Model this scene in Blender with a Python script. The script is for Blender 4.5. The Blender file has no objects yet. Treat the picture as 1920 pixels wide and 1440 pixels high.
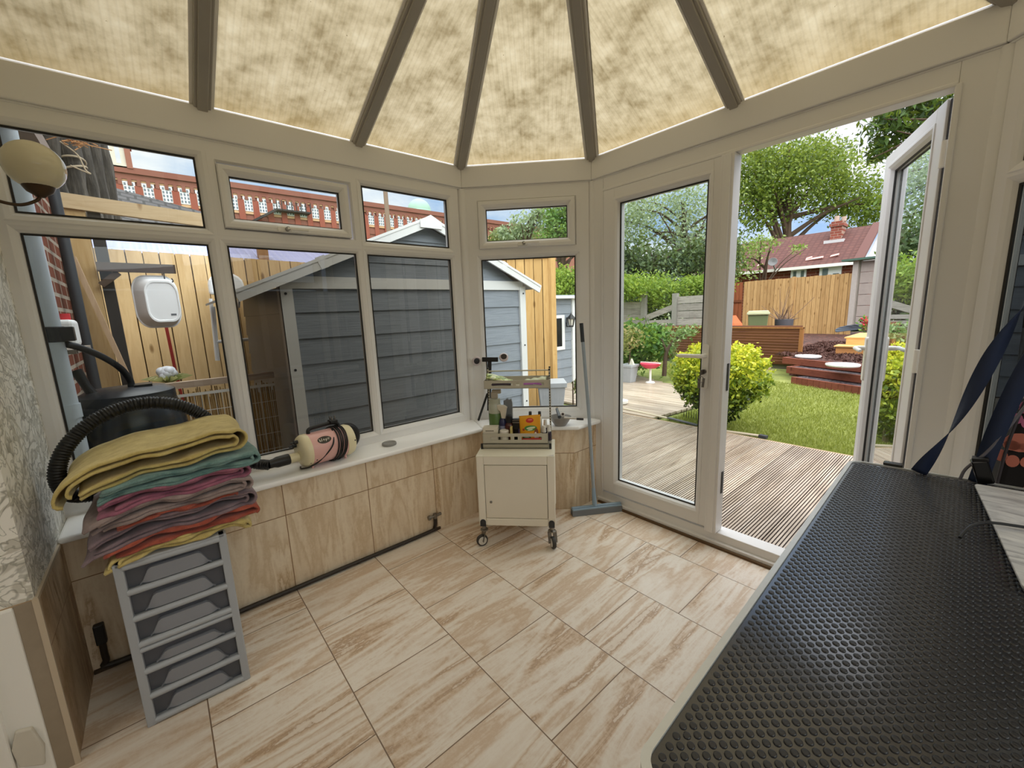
import bpy, bmesh, math, random
import numpy as np
from mathutils import Vector, Matrix
random.seed(7); RNG = np.random.default_rng(7)
SC = bpy.context.scene; COL = SC.collection
PI = math.pi
# ------------------------------------------------------------------ camera (surveyed from the room itself)
FPX, YAW, PIT, ROL = 772.08, 0.8632, 0.17368, -0.03788
CAM = np.array([2.2764, -1.58769, 1.30])
_d = np.array([-math.sin(YAW)*math.cos(PIT), math.cos(YAW)*math.cos(PIT), -math.sin(PIT)])
_r = np.cross(_d, [0, 0, 1]); _r /= np.linalg.norm(_r); _u = np.cross(_r, _d)
_c, _s = math.cos(ROL), math.sin(ROL)
_r, _u = _c*_r + _s*_u, -_s*_r + _c*_u
cam = bpy.data.cameras.new('camera'); camo = bpy.data.objects.new('camera', cam); COL.objects.link(camo)
camo.matrix_world = Matrix(((_r[0], _u[0], -_d[0], CAM[0]), (_r[1], _u[1], -_d[1], CAM[1]), (_r[2], _u[2], -_d[2], CAM[2]), (0, 0, 0, 1)))
cam.sensor_width = 36; cam.lens = FPX/1920*36; cam.clip_start = 0.02; cam.clip_end = 400
SC.camera = camo
# survey helpers: a sight line met with a real plane of the place
def _ray(u, v): return _d + _r*(u-960)/FPX - _u*(v-720)/FPX
def AX(u, v, x): w = _ray(u, v); return Vector(CAM + w*(x-CAM[0])/w[0])
def AY(u, v, y): w = _ray(u, v); return Vector(CAM + w*(y-CAM[1])/w[1])
def AZ(u, v, z): w = _ray(u, v); return Vector(CAM + w*(z-CAM[2])/w[2])
def AD(u, v, dep): return Vector(CAM + _ray(u, v)*dep)
def AP(u, v, q, n): w = _ray(u, v); q = np.array(q); n = np.array(n); return Vector(CAM + w*((q-CAM)@n)/(w@n))

# ------------------------------------------------------------------ materials
def lin(h):
    h = h.lstrip('#'); o = []
    for i in (0, 2, 4):
        c = int(h[i:i+2], 16)/255
        o.append(c/12.92 if c <= .04045 else ((c+.055)/1.055)**2.4)
    return (*o, 1)
class NT:
    def __init__(s, name):
        s.m = bpy.data.materials.new(name); s.m.use_nodes = True; s.t = s.m.node_tree; s.t.nodes.clear()
        s.out = s.t.nodes.new('ShaderNodeOutputMaterial')
    def n(s, typ, **kw):
        x = s.t.nodes.new(typ)
        for k, v in kw.items():
            if k.startswith('i_'):
                key = k[2:]; key = int(key) if key.isdigit() else key.replace('_', ' ')
                if hasattr(v, 'is_output') or isinstance(v, bpy.types.NodeSocket): s.t.links.new(v, x.inputs[key])
                else: x.inputs[key].default_value = v
            else: setattr(x, k, v)
        return x
    def l(s, a, b): s.t.links.new(a, b)
    def ramp(s, fac, stops, interp='LINEAR'):
        r = s.n('ShaderNodeValToRGB'); r.color_ramp.interpolation = interp
        e = r.color_ramp.elements
        while len(e) < len(stops): e.new(.5)
        for el, (p, c) in zip(e, stops):
            el.position = p; el.color = lin(c) if isinstance(c, str) else (c, c, c, 1)
        s.l(fac, r.inputs[0]); return r.outputs[0]
    def coord(s, scale=(1, 1, 1), kind='Object', rot=(0, 0, 0), loc=(0, 0, 0)):
        c = s.n('ShaderNodeTexCoord'); m = s.n('ShaderNodeMapping')
        m.inputs['Scale'].default_value = scale; m.inputs['Rotation'].default_value = rot; m.inputs['Location'].default_value = loc
        s.l(c.outputs[kind], m.inputs[0]); return m.outputs[0]
    def noise(s, vec, scale=5, detail=4, rough=.55, dist=0):
        x = s.n('ShaderNodeTexNoise'); x.inputs['Scale'].default_value = scale; x.inputs['Detail'].default_value = detail
        x.inputs['Roughness'].default_value = rough; x.inputs['Distortion'].default_value = dist
        s.l(vec, x.inputs['Vector']); return x.outputs['Fac']
    def mix(s, fac, a, b, mode='MIX'):
        x = s.n('ShaderNodeMix', data_type='RGBA', blend_type=mode)
        for key, v in ((0, fac), (6, a), (7, b)):
            if isinstance(v, bpy.types.NodeSocket): s.l(v, x.inputs[key])
            elif key == 0: x.inputs[0].default_value = v
            else: x.inputs[key].default_value = lin(v) if isinstance(v, str) else v
        return x.outputs[2]
    def math(s, op, a, b=0.0, c=None):
        x = s.n('ShaderNodeMath', operation=op)
        for i, v in enumerate((a, b) if c is None else (a, b, c)):
            if isinstance(v, bpy.types.NodeSocket): s.l(v, x.inputs[i])
            else: x.inputs[i].default_value = v
        return x.outputs[0]
    def bsdf(s, col, rough=.5, metal=0, spec=.5, bump=None, bs=.2, bd=.01, sheen=0, trans=None):
        p = s.n('ShaderNodeBsdfPrincipled')
        for k, v in (('Base Color', col), ('Roughness', rough), ('Metallic', metal), ('Specular IOR Level', spec), ('Sheen Weight', sheen)):
            if isinstance(v, bpy.types.NodeSocket): s.l(v, p.inputs[k])
            else: p.inputs[k].default_value = lin(v) if isinstance(v, str) else v
        if bump is not None:
            b = s.n('ShaderNodeBump'); b.inputs['Strength'].default_value = bs; b.inputs['Distance'].default_value = bd
            s.l(bump, b.inputs['Height']); s.l(b.outputs[0], p.inputs['Normal'])
        s.l(p.outputs[0], s.out.inputs[0]); s.p = p; return s.m
_cache = {}
def plain(c, rough=.5, metal=0, var=.06, scale=14, spec=.5, bump=0):
    key = (c, rough, metal, var, scale, spec, bump)
    if key in _cache: return _cache[key]
    t = NT('plain_'+c.strip('#')); nz = t.noise(t.coord(), scale)
    col = t.mix(t.math('MULTIPLY', nz, var*2), c, t.mix(.5, c, '#2a241c'))
    m = t.bsdf(col, rough, metal, spec, bump=nz if bump else None, bs=bump)
    _cache[key] = m; return m
def wood(a, b, grain=(14, 14, 1.2), rough=.75, knots=True, dark='#5d3f1e', bump=.25):
    key = ('wood', a, b, grain, rough, knots)
    if key in _cache: return _cache[key]
    t = NT('timber_'+a.strip('#')); v = t.coord(grain)
    g = t.noise(v, 2.2, 6, .6, .6); col = t.ramp(g, [(.3, a), (.55, b), (.75, a)])
    isl = t.n('ShaderNodeNewGeometry').outputs['Random Per Island']
    col = t.mix(t.math('MULTIPLY', isl, .6), col, t.mix(.55, col, dark))
    if knots:
        vo = t.n('ShaderNodeTexVoronoi'); vo.inputs['Scale'].default_value = 1; t.l(t.coord((7, 7, 2.6)), vo.inputs['Vector'])
        k = t.ramp(vo.outputs['Distance'], [(.0, 1.), (.09, .75), (.16, 0.)]); col = t.mix(k, col, dark)
    m = t.bsdf(col, rough, bump=g, bs=bump, spec=.3); _cache[key] = m; return m
def fabric(a, b, scale=40):
    key = ('fab', a, b)
    if key in _cache: return _cache[key]
    t = NT('terry_'+a.strip('#')); c = t.coord()
    f = t.noise(c, 420, 3, .7); g = t.noise(c, 26, 4, .6)
    col = t.ramp(t.math('ADD', t.math('MULTIPLY', f, .4), t.math('MULTIPLY', g, .6)), [(.35, b), (.62, a)])
    m = t.bsdf(col, .95, bump=t.math('ADD', f, g), bs=.6, bd=.004, spec=.1, sheen=.3); _cache[key] = m; return m
def leafm(a, b, c, tr=.35):
    key = ('leaf', a, b, c)
    if key in _cache: return _cache[key]
    t = NT('leaf_'+a.strip('#')); isl = t.n('ShaderNodeNewGeometry').outputs['Random Per Island']
    col = t.ramp(isl, [(0, a), (.55, b), (1, c)])
    p = t.n('ShaderNodeBsdfPrincipled'); t.l(col, p.inputs['Base Color']); p.inputs['Roughness'].default_value = .5; p.inputs['Specular IOR Level'].default_value = .3
    tl = t.n('ShaderNodeBsdfTranslucent'); t.l(t.mix(.3, col, '#c8d84a'), tl.inputs[0])
    mx = t.n('ShaderNodeMixShader'); mx.inputs[0].default_value = tr; t.l(p.outputs[0], mx.inputs[1]); t.l(tl.outputs[0], mx.inputs[2]); t.l(mx.outputs[0], t.out.inputs[0])
    _cache[key] = t.m; return t.m
def glassm(name, tint, refl=1.0, ior=1.5):
    t = NT(name); tr = t.n('ShaderNodeBsdfTransparent'); tr.inputs[0].default_value = lin(tint)
    gl = t.n('ShaderNodeBsdfGlossy'); gl.inputs['Roughness'].default_value = .0; gl.inputs[0].default_value = (.9, .95, 1, 1)
    fr = t.n('ShaderNodeFresnel'); fr.inputs[0].default_value = ior
    f = t.math('MULTIPLY', fr.outputs[0], refl)
    mx = t.n('ShaderNodeMixShader'); t.l(f, mx.inputs[0]); t.l(tr.outputs[0], mx.inputs[1]); t.l(gl.outputs[0], mx.inputs[2]); t.l(mx.outputs[0], t.out.inputs[0])
    return t.m
def brickm(name, c1, c2, mortar, bw=.225, bh=.075, axis='xz', rough=.85, ms=.012):
    t = NT(name); c = t.n('ShaderNodeTexCoord'); sp = t.n('ShaderNodeSeparateXYZ'); t.l(c.outputs['Object'], sp.inputs[0])
    cb = t.n('ShaderNodeCombineXYZ'); idx = {'x': 0, 'y': 1, 'z': 2}
    t.l(sp.outputs[idx[axis[0]]], cb.inputs[0]); t.l(sp.outputs[idx[axis[1]]], cb.inputs[1])
    b = t.n('ShaderNodeTexBrick'); t.l(cb.outputs[0], b.inputs[0]); b.inputs['Scale'].default_value = 1
    b.inputs['Brick Width'].default_value = bw; b.inputs['Row Height'].default_value = bh; b.inputs['Mortar Size'].default_value = ms
    b.inputs['Color1'].default_value = lin(c1); b.inputs['Color2'].default_value = lin(c2); b.inputs['Mortar'].default_value = lin(mortar)
    nz = t.noise(t.coord(), 9, 5); col = t.mix(t.math('MULTIPLY', nz, .5), b.outputs[0], '#3a221a')
    inv = t.math('SUBTRACT', 1, b.outputs['Fac'])
    return t.bsdf(col, rough, bump=t.math('ADD', inv, t.math('MULTIPLY', nz, .3)), bs=.5, bd=.01, spec=.2)
def stonem(name, plane, off, rowh=.392, bw=.39, base=('#e0d2c2', '#d0b89e', '#ebe3d8', '#b3967a'), grout='#7d6652', rough=.30, vein=True, ms=.0022):
    # polished stone-look tile laid half-bond; plane 'xy' floor, 'yz' / 'sz' wall
    t = NT(name); c = t.n('ShaderNodeTexCoord'); sp = t.n('ShaderNodeSeparateXYZ'); t.l(c.outputs['Object'], sp.inputs[0])
    X, Y, Z = sp.outputs
    if plane == 'xy': a, b = X, Y
    elif plane == 'yz': a, b = Y, Z
    elif plane == 'xz': a, b = X, Z
    else: a, b = t.math('MULTIPLY', t.math('ADD', X, Y), .7071), Z
    cb = t.n('ShaderNodeCombineXYZ'); t.l(t.math('ADD', a, off[0]), cb.inputs[0]); t.l(t.math('ADD', b, off[1]), cb.inputs[1])
    br = t.n('ShaderNodeTexBrick'); t.l(cb.outputs[0], br.inputs[0]); br.inputs['Scale'].default_value = 1; br.offset = .5 if plane == 'xy' else 0
    br.inputs['Brick Width'].default_value = bw; br.inputs['Row Height'].default_value = rowh; br.inputs['Mortar Size'].default_value = ms; br.inputs['Mortar Smooth'].default_value = .3
    br.inputs['Color1'].default_value = (0, 0, 0, 1); br.inputs['Color2'].default_value = (1, 1, 1, 1); br.inputs['Mortar'].default_value = (.5, .5, .5, 1)
    rnd = t.n('ShaderNodeSeparateColor'); t.l(br.outputs[0], rnd.inputs[0]); rv = rnd.outputs[0]
    # veins run along y on the floor, upright on the walls
    o = t.n('ShaderNodeCombineXYZ'); t.l(t.math('MULTIPLY', rv, 37.), o.inputs[0]); t.l(t.math('MULTIPLY', rv, 11.), o.inputs[2])
    base_v = t.n('ShaderNodeCombineXYZ'); t.l(t.math('MULTIPLY', a, 3.9), base_v.inputs[0]); t.l(t.math('MULTIPLY', b, .55), base_v.inputs[1])
    va = t.n('ShaderNodeVectorMath', operation='ADD'); t.l(base_v.outputs[0], va.inputs[0]); t.l(o.outputs[0], va.inputs[1])
    n1 = t.noise(va.outputs[0], 1.25, 4, .5, 1.1)
    n2 = t.noise(va.outputs[0], 4.5, 5, .6, 1.6)
    fine = t.noise(t.coord(), 55, 5, .7)
    f = t.math('ADD', t.math('MULTIPLY', n1, .72), t.math('ADD', t.math('MULTIPLY', n2, .20), t.math('MULTIPLY', fine, .08)))
    col = t.ramp(f, [(.30, base[0]), (.38, base[2]), (.43, base[0]), (.47, base[1]), (.495, base[0]), (.53, base[2]), (.56, base[0]), (.585, base[1]), (.605, base[3]), (.62, base[0]), (.70, base[2])])
    col = t.mix(t.math('MULTIPLY', rv, .16), col, base[3])
    col = t.mix(br.outputs['Fac'], col, grout)
    return t.bsdf(col, t.math('ADD', rough, t.math('MULTIPLY', fine, .2)), bump=t.math('SUBTRACT', 1, br.outputs['Fac']), bs=.3, bd=.003, spec=.45)

# ------------------------------------------------------------------ mesh builder
class MB:
    def __init__(s): s.v = []; s.f = []; s.uv = None
    def add(s, vs, fs):
        o = len(s.v); s.v += [Vector(p) for p in vs]; s.f += [tuple(i+o for i in f) for f in fs]; return s
    def obox(s, c, ex, ey, ez):
        c, ex, ey, ez = map(Vector, (c, ex, ey, ez))
        vs = [c+a*ex+b*ey+d*ez for d in (-1, 1) for b in (-1, 1) for a in (-1, 1)]
        fs = [(0, 2, 3, 1), (4, 5, 7, 6), (0, 1, 5, 4), (2, 6, 7, 3), (0, 4, 6, 2), (1, 3, 7, 5)]
        if ex.cross(ey).dot(ez) < 0: fs = [f[::-1] for f in fs]
        return s.add(vs, fs)
    def box(s, x0, x1, y0, y1, z0, z1):
        x0, x1 = sorted((x0, x1)); y0, y1 = sorted((y0, y1)); z0, z1 = sorted((z0, z1))
        return s.obox(((x0+x1)/2, (y0+y1)/2, (z0+z1)/2), ((x1-x0)/2, 0, 0), (0, (y1-y0)/2, 0), (0, 0, (z1-z0)/2))
    def bar(s, p, q, w, h, up=(0, 0, 1)):
        p, q = Vector(p), Vector(q); d = q-p; L = d.length; d.normalize(); up = Vector(up)
        sd = d.cross(up)
        if sd.length < 1e-5: sd = d.cross(Vector((1, 0, 0)))
        sd.normalize(); u2 = sd.cross(d)
        return s.obox((p+q)/2, d*(L/2), sd*(w/2), u2*(h/2))
    def tube(s, pts, r, n=10, cap=True, closed=False):
        pts = [Vector(p) for p in pts]; m = len(pts); rr = r if isinstance(r, (list, tuple)) else [r]*m
        tg = []
        for i in range(m):
            a = pts[(i-1) % m] if (closed or i > 0) else pts[i]; b = pts[(i+1) % m] if (closed or i < m-1) else pts[i]
            tg.append((b-a).normalized())
        ref = Vector((0, 0, 1)) if abs(tg[0].z) < .9 else Vector((1, 0, 0))
        nx = tg[0].cross(ref).normalized(); vs = []
        for i in range(m):
            nx = (nx-tg[i]*nx.dot(tg[i])).normalized(); ny = tg[i].cross(nx)
            vs += [pts[i]+(nx*math.cos(2*PI*k/n)+ny*math.sin(2*PI*k/n))*rr[i] for k in range(n)]
        fs = []
        for i in range(m if closed else m-1):
            j = (i+1) % m
            fs += [(i*n+k, i*n+(k+1) % n, j*n+(k+1) % n, j*n+k) for k in range(n)]
        if cap and not closed: fs += [tuple(range(n))[::-1], tuple((m-1)*n+k for k in range(n))]
        return s.add(vs, fs)
    def cyl(s, p, q, r, r2=None, n=20, cap=True): return s.tube([p, q], [r, r if r2 is None else r2], n, cap)
    def lathe(s, prof, n=24, c=(0, 0, 0), axis=(0, 0, 1), sx=1, sy=1):
        c = Vector(c); ax = Vector(axis).normalized(); ref = Vector((1, 0, 0)) if abs(ax.x) < .9 else Vector((0, 1, 0))
        e2 = ax.cross(ref).normalized(); e1 = e2.cross(ax)
        vs = [c+ax*z+(e1*math.cos(2*PI*k/n)*sx+e2*math.sin(2*PI*k/n)*sy)*r for r, z in prof for k in range(n)]
        m = len(prof)
        fs = [(i*n+k, i*n+(k+1) % n, (i+1)*n+(k+1) % n, (i+1)*n+k) for i in range(m-1) for k in range(n)]
        fs += [tuple(range(n))[::-1], tuple((m-1)*n+k for k in range(n))]
        return s.add(vs, fs)
    def ext(s, poly, vec):
        poly = [Vector(p) for p in poly]; vec = Vector(vec); n = len(poly)
        nrm = Vector((0, 0, 0))
        for i in range(n): nrm += poly[i].cross(poly[(i+1) % n])
        fs = [tuple(range(n))[::-1], tuple(range(n, 2*n))]+[(i, (i+1) % n, (i+1) % n+n, i+n) for i in range(n)]
        if nrm.dot(vec) < 0: fs = [f[::-1] for f in fs]
        return s.add(poly+[p+vec for p in poly], fs)
    def prism(s, p2, z0, z1): return s.ext([(x, y, z0) for x, y in p2], (0, 0, z1-z0))
    def grid(s, fn, nu, nv, flip=False):
        vs = [fn(i/nu, j/nv) for j in range(nv+1) for i in range(nu+1)]
        fs = [(j*(nu+1)+i, j*(nu+1)+i+1, (j+1)*(nu+1)+i+1, (j+1)*(nu+1)+i) for j in range(nv) for i in range(nu)]
        if flip: fs = [f[::-1] for f in fs]
        return s.add(vs, fs)
    def ball(s, c, r, n=16, m=10, sx=1, sy=1, sz=1):
        prof = [(max(1e-4, r*math.sin(PI*i/m)), -r*sz*math.cos(PI*i/m)) for i in range(m+1)]
        return s.lathe(prof, n, c, (0, 0, 1), sx, sy)
    def tf(s, M): s.v = [M @ p for p in s.v]; return s
    def build(s, name, mat, parent=None, smooth=False, bevel=0, seg=2, solid=0, world=False, sub=0, ang=40):
        me = bpy.data.meshes.new(name); vs = s.v; o = bpy.data.objects.new(name, me)
        if parent is None and vs:
            xs = [p.x for p in vs]; ys = [p.y for p in vs]; zs = [p.z for p in vs]
            base = Vector(((min(xs)+max(xs))/2, (min(ys)+max(ys))/2, min(zs))) if not getattr(s, 'keep', False) else Vector((0, 0, 0))
            vs = [p-base for p in vs]; o.location = base
        me.from_pydata([tuple(p) for p in vs], [], s.f); me.validate(); me.update()
        me.materials.append(mat); COL.objects.link(o)
        if smooth:
            me.polygons.foreach_set('use_smooth', [True]*len(me.polygons)); me.set_sharp_from_angle(angle=math.radians(ang))
        if parent is not None:
            o.parent = parent
            if world: o.matrix_parent_inverse = wmat(parent).inverted()
        if solid:
            md = o.modifiers.new('solid', 'SOLIDIFY'); md.thickness = solid; md.offset = 0
        if sub:
            md = o.modifiers.new('sub', 'SUBSURF'); md.levels = sub; md.render_levels = sub
        if bevel:
            md = o.modifiers.new('bevel', 'BEVEL'); md.width = bevel; md.segments = seg; md.limit_method = 'ANGLE'; md.angle_limit = math.radians(35)
        return o
def wmat(o):
    m = o.matrix_basis.copy()
    if o.parent: m = wmat(o.parent) @ o.matrix_parent_inverse @ m
    return m
def keep(mb): mb.keep = True; return mb
def tag(o, label=None, cat=None, group=None, kind=None):
    if label: o['label'] = label
    if cat: o['category'] = cat
    if group: o['group'] = group
    if kind: o['kind'] = kind
    return o
def thing(name, label, cat, loc=(0, 0, 0), rz=0, group=None):
    o = bpy.data.objects.new(name, None); COL.objects.link(o); o.empty_display_size = .1
    o.location = loc; o.rotation_euler = (0, 0, rz); return tag(o, label, cat, group)
def dup(root, loc=None, rz=None, label=None, group=None):
    def cp(o, par):
        c = o.copy(); COL.objects.link(c); c.parent = par
        for ch in [x for x in COL.objects if x.parent == o]: cp(ch, c)
        return c
    r = cp(root, None)
    if loc is not None: r.location = loc
    if rz is not None: r.rotation_euler = (0, 0, rz)
    if label: r['label'] = label
    if group: r['group'] = group
    return r
def struct(o): o['kind'] = 'structure'; return o
def arc(c, e1, e2, r, a0, a1, n): c, e1, e2 = Vector(c), Vector(e1), Vector(e2); return [c+(e1*math.cos(a0+(a1-a0)*i/n)+e2*math.sin(a0+(a1-a0)*i/n))*r for i in range(n+1)]
def spline(pts, n=8):
    pts = [Vector(p) for p in pts]; out = []
    P = [pts[0]*2-pts[1]]+pts+[pts[-1]*2-pts[-2]]
    for i in range(1, len(P)-2):
        a, b, c, d = P[i-1:i+3]
        for k in range(n):
            t = k/n; out.append(.5*((2*b)+(c-a)*t+(2*a-5*b+4*c-d)*t*t+(3*b-a-3*c+d)*t**3))
    return out+[pts[-1]]
def rrect(w, h, r, n=5):   # rounded rectangle outline, centred
    o = []
    for cx, cy, a in ((w/2-r, h/2-r, 0), (-w/2+r, h/2-r, PI/2), (-w/2+r, -h/2+r, PI), (w/2-r, -h/2+r, 1.5*PI)):
        o += [(cx+r*math.cos(a+PI/2*i/n), cy+r*math.sin(a+PI/2*i/n)) for i in range(n+1)]
    return o
def npmesh(name, V, F, mat, parent=None, world=True):
    me = bpy.data.meshes.new(name); V = np.asarray(V, np.float32); F = np.asarray(F, np.int32); k = F.shape[1]
    base = Vector((0, 0, 0))
    me.vertices.add(len(V)); me.vertices.foreach_set('co', V.ravel()); me.loops.add(F.size); me.loops.foreach_set('vertex_index', F.ravel())
    me.polygons.add(len(F)); me.polygons.foreach_set('loop_start', np.arange(len(F), dtype=np.int32)*k); me.update(calc_edges=True); me.validate()
    me.materials.append(mat); o = bpy.data.objects.new(name, me); COL.objects.link(o)
    if parent is not None:
        o.parent = parent
        if world: o.matrix_parent_inverse = wmat(parent).inverted()
    return o
def leaves(name, P, size, mat, parent=None, aspect=2.0, up=.3, rng=RNG):
    # P: (N,3) leaf positions; each leaf a folded kite of its own
    P = np.asarray(P); N = len(P); a = rng.normal(size=(N, 3)); a /= np.linalg.norm(a, axis=1)[:, None]
    b = rng.normal(size=(N, 3)); b[:, 2] += up*3; b -= (b*a).sum(1)[:, None]*a; b /= np.linalg.norm(b, axis=1)[:, None]
    sz = size*(.6+.8*rng.random(N))[:, None]; w = sz/aspect; c = np.cross(a, b)
    V = np.stack([P-a*sz*.5, P+b*w*.5+c*w*.12, P+a*sz*.5, P-b*w*.5+c*w*.12], 1).reshape(-1, 3)
    F = np.arange(4*N).reshape(N, 4); return npmesh(name, V, F, mat, parent)
def clumps(ells, n, rng=RNG, clump=.22, per=18, shell=.5):
    # leaf points in clumps inside a set of ellipsoids ((cx,cy,cz),(rx,ry,rz))
    out = []; vol = np.array([e[1][0]*e[1][1]*e[1][2] for e in ells])**(2/3); vol = vol/vol.sum()
    for (c, r), w in zip(ells, vol):
        m = max(1, int(n*w/per)); d = rng.normal(size=(m, 3)); d /= np.linalg.norm(d, axis=1)[:, None]
        rad = (shell+(1-shell)*rng.random(m))[:, None]
        cen = np.array(c)+d*rad*np.array(r)
        out.append((cen[:, None, :]+rng.normal(size=(m, per, 3))*np.array(r)*clump).reshape(-1, 3))
    return np.concatenate(out)
SKY, SUN, FILL, EXPO, GAM = 0.56, 3.8, 6, 1.12, 1.0
# ------------------------------------------------------------------ shared materials
PVC = plain('#e6e5e4', .35, var=.04, scale=3)
PVCW = plain('#f0eee8', .3, var=.03, scale=3)
SILLM = plain('#f6f6f6', .25, var=.03, scale=4)
BARM = plain('#a5a096', .45, var=.12, scale=12)
GASK = plain('#1d1b19', .6); BLACK = plain('#101012', .45); BLKG = plain('#0c0c0e', .25); DGREY = plain('#2b2c30', .5)
CHROME = plain('#c9c6c0', .22, 1); STEEL = plain('#8d8a85', .35, 1)
GLASS = glassm('pane_glass', '#eef3f0', .9); SHADE_TINT = glassm('pane_glass_shade_tint', '#a5a298', .75); DTINT = glassm('pane_glass_dark', '#6a6d69', .10)  # the second glass's tint stands in for shade on the shed front
FLOORM = stonem('stone_tile_floor', 'xy', (-.162+.39, 1.234+.392))
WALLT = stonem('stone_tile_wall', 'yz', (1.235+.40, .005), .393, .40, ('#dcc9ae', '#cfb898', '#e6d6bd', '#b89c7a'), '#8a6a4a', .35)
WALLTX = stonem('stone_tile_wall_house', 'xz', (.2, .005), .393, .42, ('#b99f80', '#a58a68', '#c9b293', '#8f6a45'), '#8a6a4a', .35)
WALLTS = stonem('stone_tile_wall_bay', 'sz', (.02, .005), .393, .40, ('#dcc9ae', '#cfb898', '#e6d6bd', '#b89c7a'), '#8a6a4a', .35)
def roofm():
    t = NT('stained_polycarbonate'); uv = t.coord((1, 1, 1), 'UV')
    b1 = t.noise(uv, 6.5, 3, .5, .2); b2 = t.noise(uv, 17, 4, .6); sp = t.noise(uv, 46, 3, .6)
    st = t.noise(t.coord((1, .10, 1), 'UV'), 60, 3, .6)
    f = t.math('ADD', t.math('MULTIPLY', b1, .46), t.math('ADD', t.math('MULTIPLY', b2, .40), t.math('MULTIPLY', st, .14)))
    col = t.ramp(f, [(.30, '#64583f'), (.40, '#786c52'), (.48, '#8b8066'), (.56, '#998e74'), (.68, '#a59c84')])
    col = t.mix(t.ramp(sp, [(.70, 0.), (.76, 1.)]), col, '#5b4c34')
    # flutes of the twin-wall sheet run up the slope
    sx = t.n('ShaderNodeSeparateXYZ'); t.l(uv, sx.inputs[0])
    fl = t.math('SINE', t.math('MULTIPLY', sx.outputs[0], 2*PI/.022)); flm = t.ramp(t.math('MULTIPLY_ADD', fl, .5, .5), [(.0, .92), (.35, 1.), (1., 1.)])
    # dirt gathers at the eaves
    ed = t.ramp(sx.outputs[1], [(0., 1.), (.10, .35), (.22, 0.)])
    col = t.mix(t.math('MULTIPLY', ed, .4), col, '#8f7a4e'); col = t.mix(1., col, flm, 'MULTIPLY')
    tl = t.n('ShaderNodeBsdfTranslucent'); t.l(col, tl.inputs[0])
    df = t.n('ShaderNodeBsdfDiffuse'); t.l(col, df.inputs[0])
    mx = t.n('ShaderNodeMixShader'); mx.inputs[0].default_value = .16; t.l(tl.outputs[0], mx.inputs[1]); t.l(df.outputs[0], mx.inputs[2])
    t.l(mx.outputs[0], t.out.inputs[0]); return t.m
ROOFM = roofm()
def paperm():
    t = NT('damask_wallpaper'); c = t.coord((1, 1, 1))
    n0 = t.noise(c, 5.5, 2, .5, 2.6); n1 = t.noise(c, 12, 2, .5, 2.2); n2 = t.noise(c, 60, 4)
    b = t.ramp(n0, [(.43, 0.), (.47, 1.), (.53, 1.), (.57, 0.)]); d = t.ramp(n1, [(.46, 0.), (.49, 1.), (.52, 1.), (.55, 0.)])
    col = t.mix(t.math('MULTIPLY', b, .55), '#f3f0e8', '#a5a08e'); col = t.mix(t.math('MULTIPLY', d, .5), col, '#77766b')
    return t.bsdf(col, .6, bump=t.math('ADD', b, t.math('MULTIPLY', d, .6)), bs=.35, bd=.004, spec=.35)
PAPER = paperm()
# ------------------------------------------------------------------ bay geometry
s2 = 2**-.5
H0 = Vector((0, -1.95, 0)); A = Vector((0, 0, 0)); Bp = Vector((.5748, .5748, 0)); Cp = Vector((2.2162, .5748, 0)); Dp = Vector((2.791, 0, 0)); Ep = Vector((2.791, -1.95, 0))
PATH = [H0, A, Bp, Cp, Dp, Ep]
def offs(d):   # the bay outline moved into the room by d
    out = []; n = len(PATH)
    ns = []
    for i in range(n-1):
        e = (PATH[i+1]-PATH[i]).normalized(); ns.append(Vector((e.y, -e.x, 0)))
    for i in range(n):
        if i == 0: out.append(PATH[0]+ns[0]*d)
        elif i == n-1: out.append(PATH[-1]+ns[-1]*d)
        else:
            a, b = ns[i-1], ns[i]; m = (a+b).normalized(); out.append(PATH[i]+m*(d/m.dot(a)))
    return out
def strip(mb, i, d0, d1, z0, z1):
    o0, o1 = offs(d0), offs(d1)
    return mb.prism([(p.x, p.y) for p in (o0[i], o0[i+1], o1[i+1], o1[i])], z0, z1)
class Plane:   # wall basis: s along, z up, d into the room
    def __init__(s, o, e): s.o = Vector(o); s.e = Vector(e).normalized(); s.n = Vector((s.e.y, -s.e.x, 0))
    def p(s, a, z, d=0): return s.o+s.e*a+Vector((0, 0, z))+s.n*d
    def box(s, mb, a0, a1, z0, z1, d0, d1):
        a0, a1 = sorted((a0, a1)); return mb.obox(s.p((a0+a1)/2, (z0+z1)/2, (d0+d1)/2), s.e*((a1-a0)/2), Vector((0, 0, (z1-z0)/2)), s.n*((d1-d0)/2))
    def ring(s, mb, a0, a1, z0, z1, prof):   # mitred moulding round an opening; prof = (outwards, depth)
        m = len(prof); vs = []
        for ca, cz, sa, sz in ((a0, z0, -1, -1), (a1, z0, 1, -1), (a1, z1, 1, 1), (a0, z1, -1, 1)):
            vs += [s.p(ca+sa*o, cz+sz*o, d) for o, d in prof]
        fs = [(k*m+j, k*m+(j+1) % m, ((k+1) % 4)*m+(j+1) % m, ((k+1) % 4)*m+j) for k in range(4) for j in range(m)]
        return mb.add(vs, fs)
BEAD = [(0, -.045), (0, -.016), (.012, -.004), (.026, .002), (.030, .002), (.030, -.045)]
GASP = [(-.005, -.020), (-.005, -.014), (.001, -.012), (.001, -.020)]
def pane(pl, a0, a1, z0, z1, parent, mat, d=-.028):
    mb = MB(); e = .004
    mb.add([pl.p(a0-e, z0-e, d), pl.p(a1+e, z0-e, d), pl.p(a1+e, z1+e, d), pl.p(a0-e, z1+e, d)], [(0, 1, 2, 3)])
    return mb.build('pane', mat, parent, world=True)
def gasket(pl, a0, a1, z0, z1, parent):
    mb = MB(); pl.ring(mb, a0, a1, z0, z1, GASP); return mb.build('gasket', GASK, parent, world=True)
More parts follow.
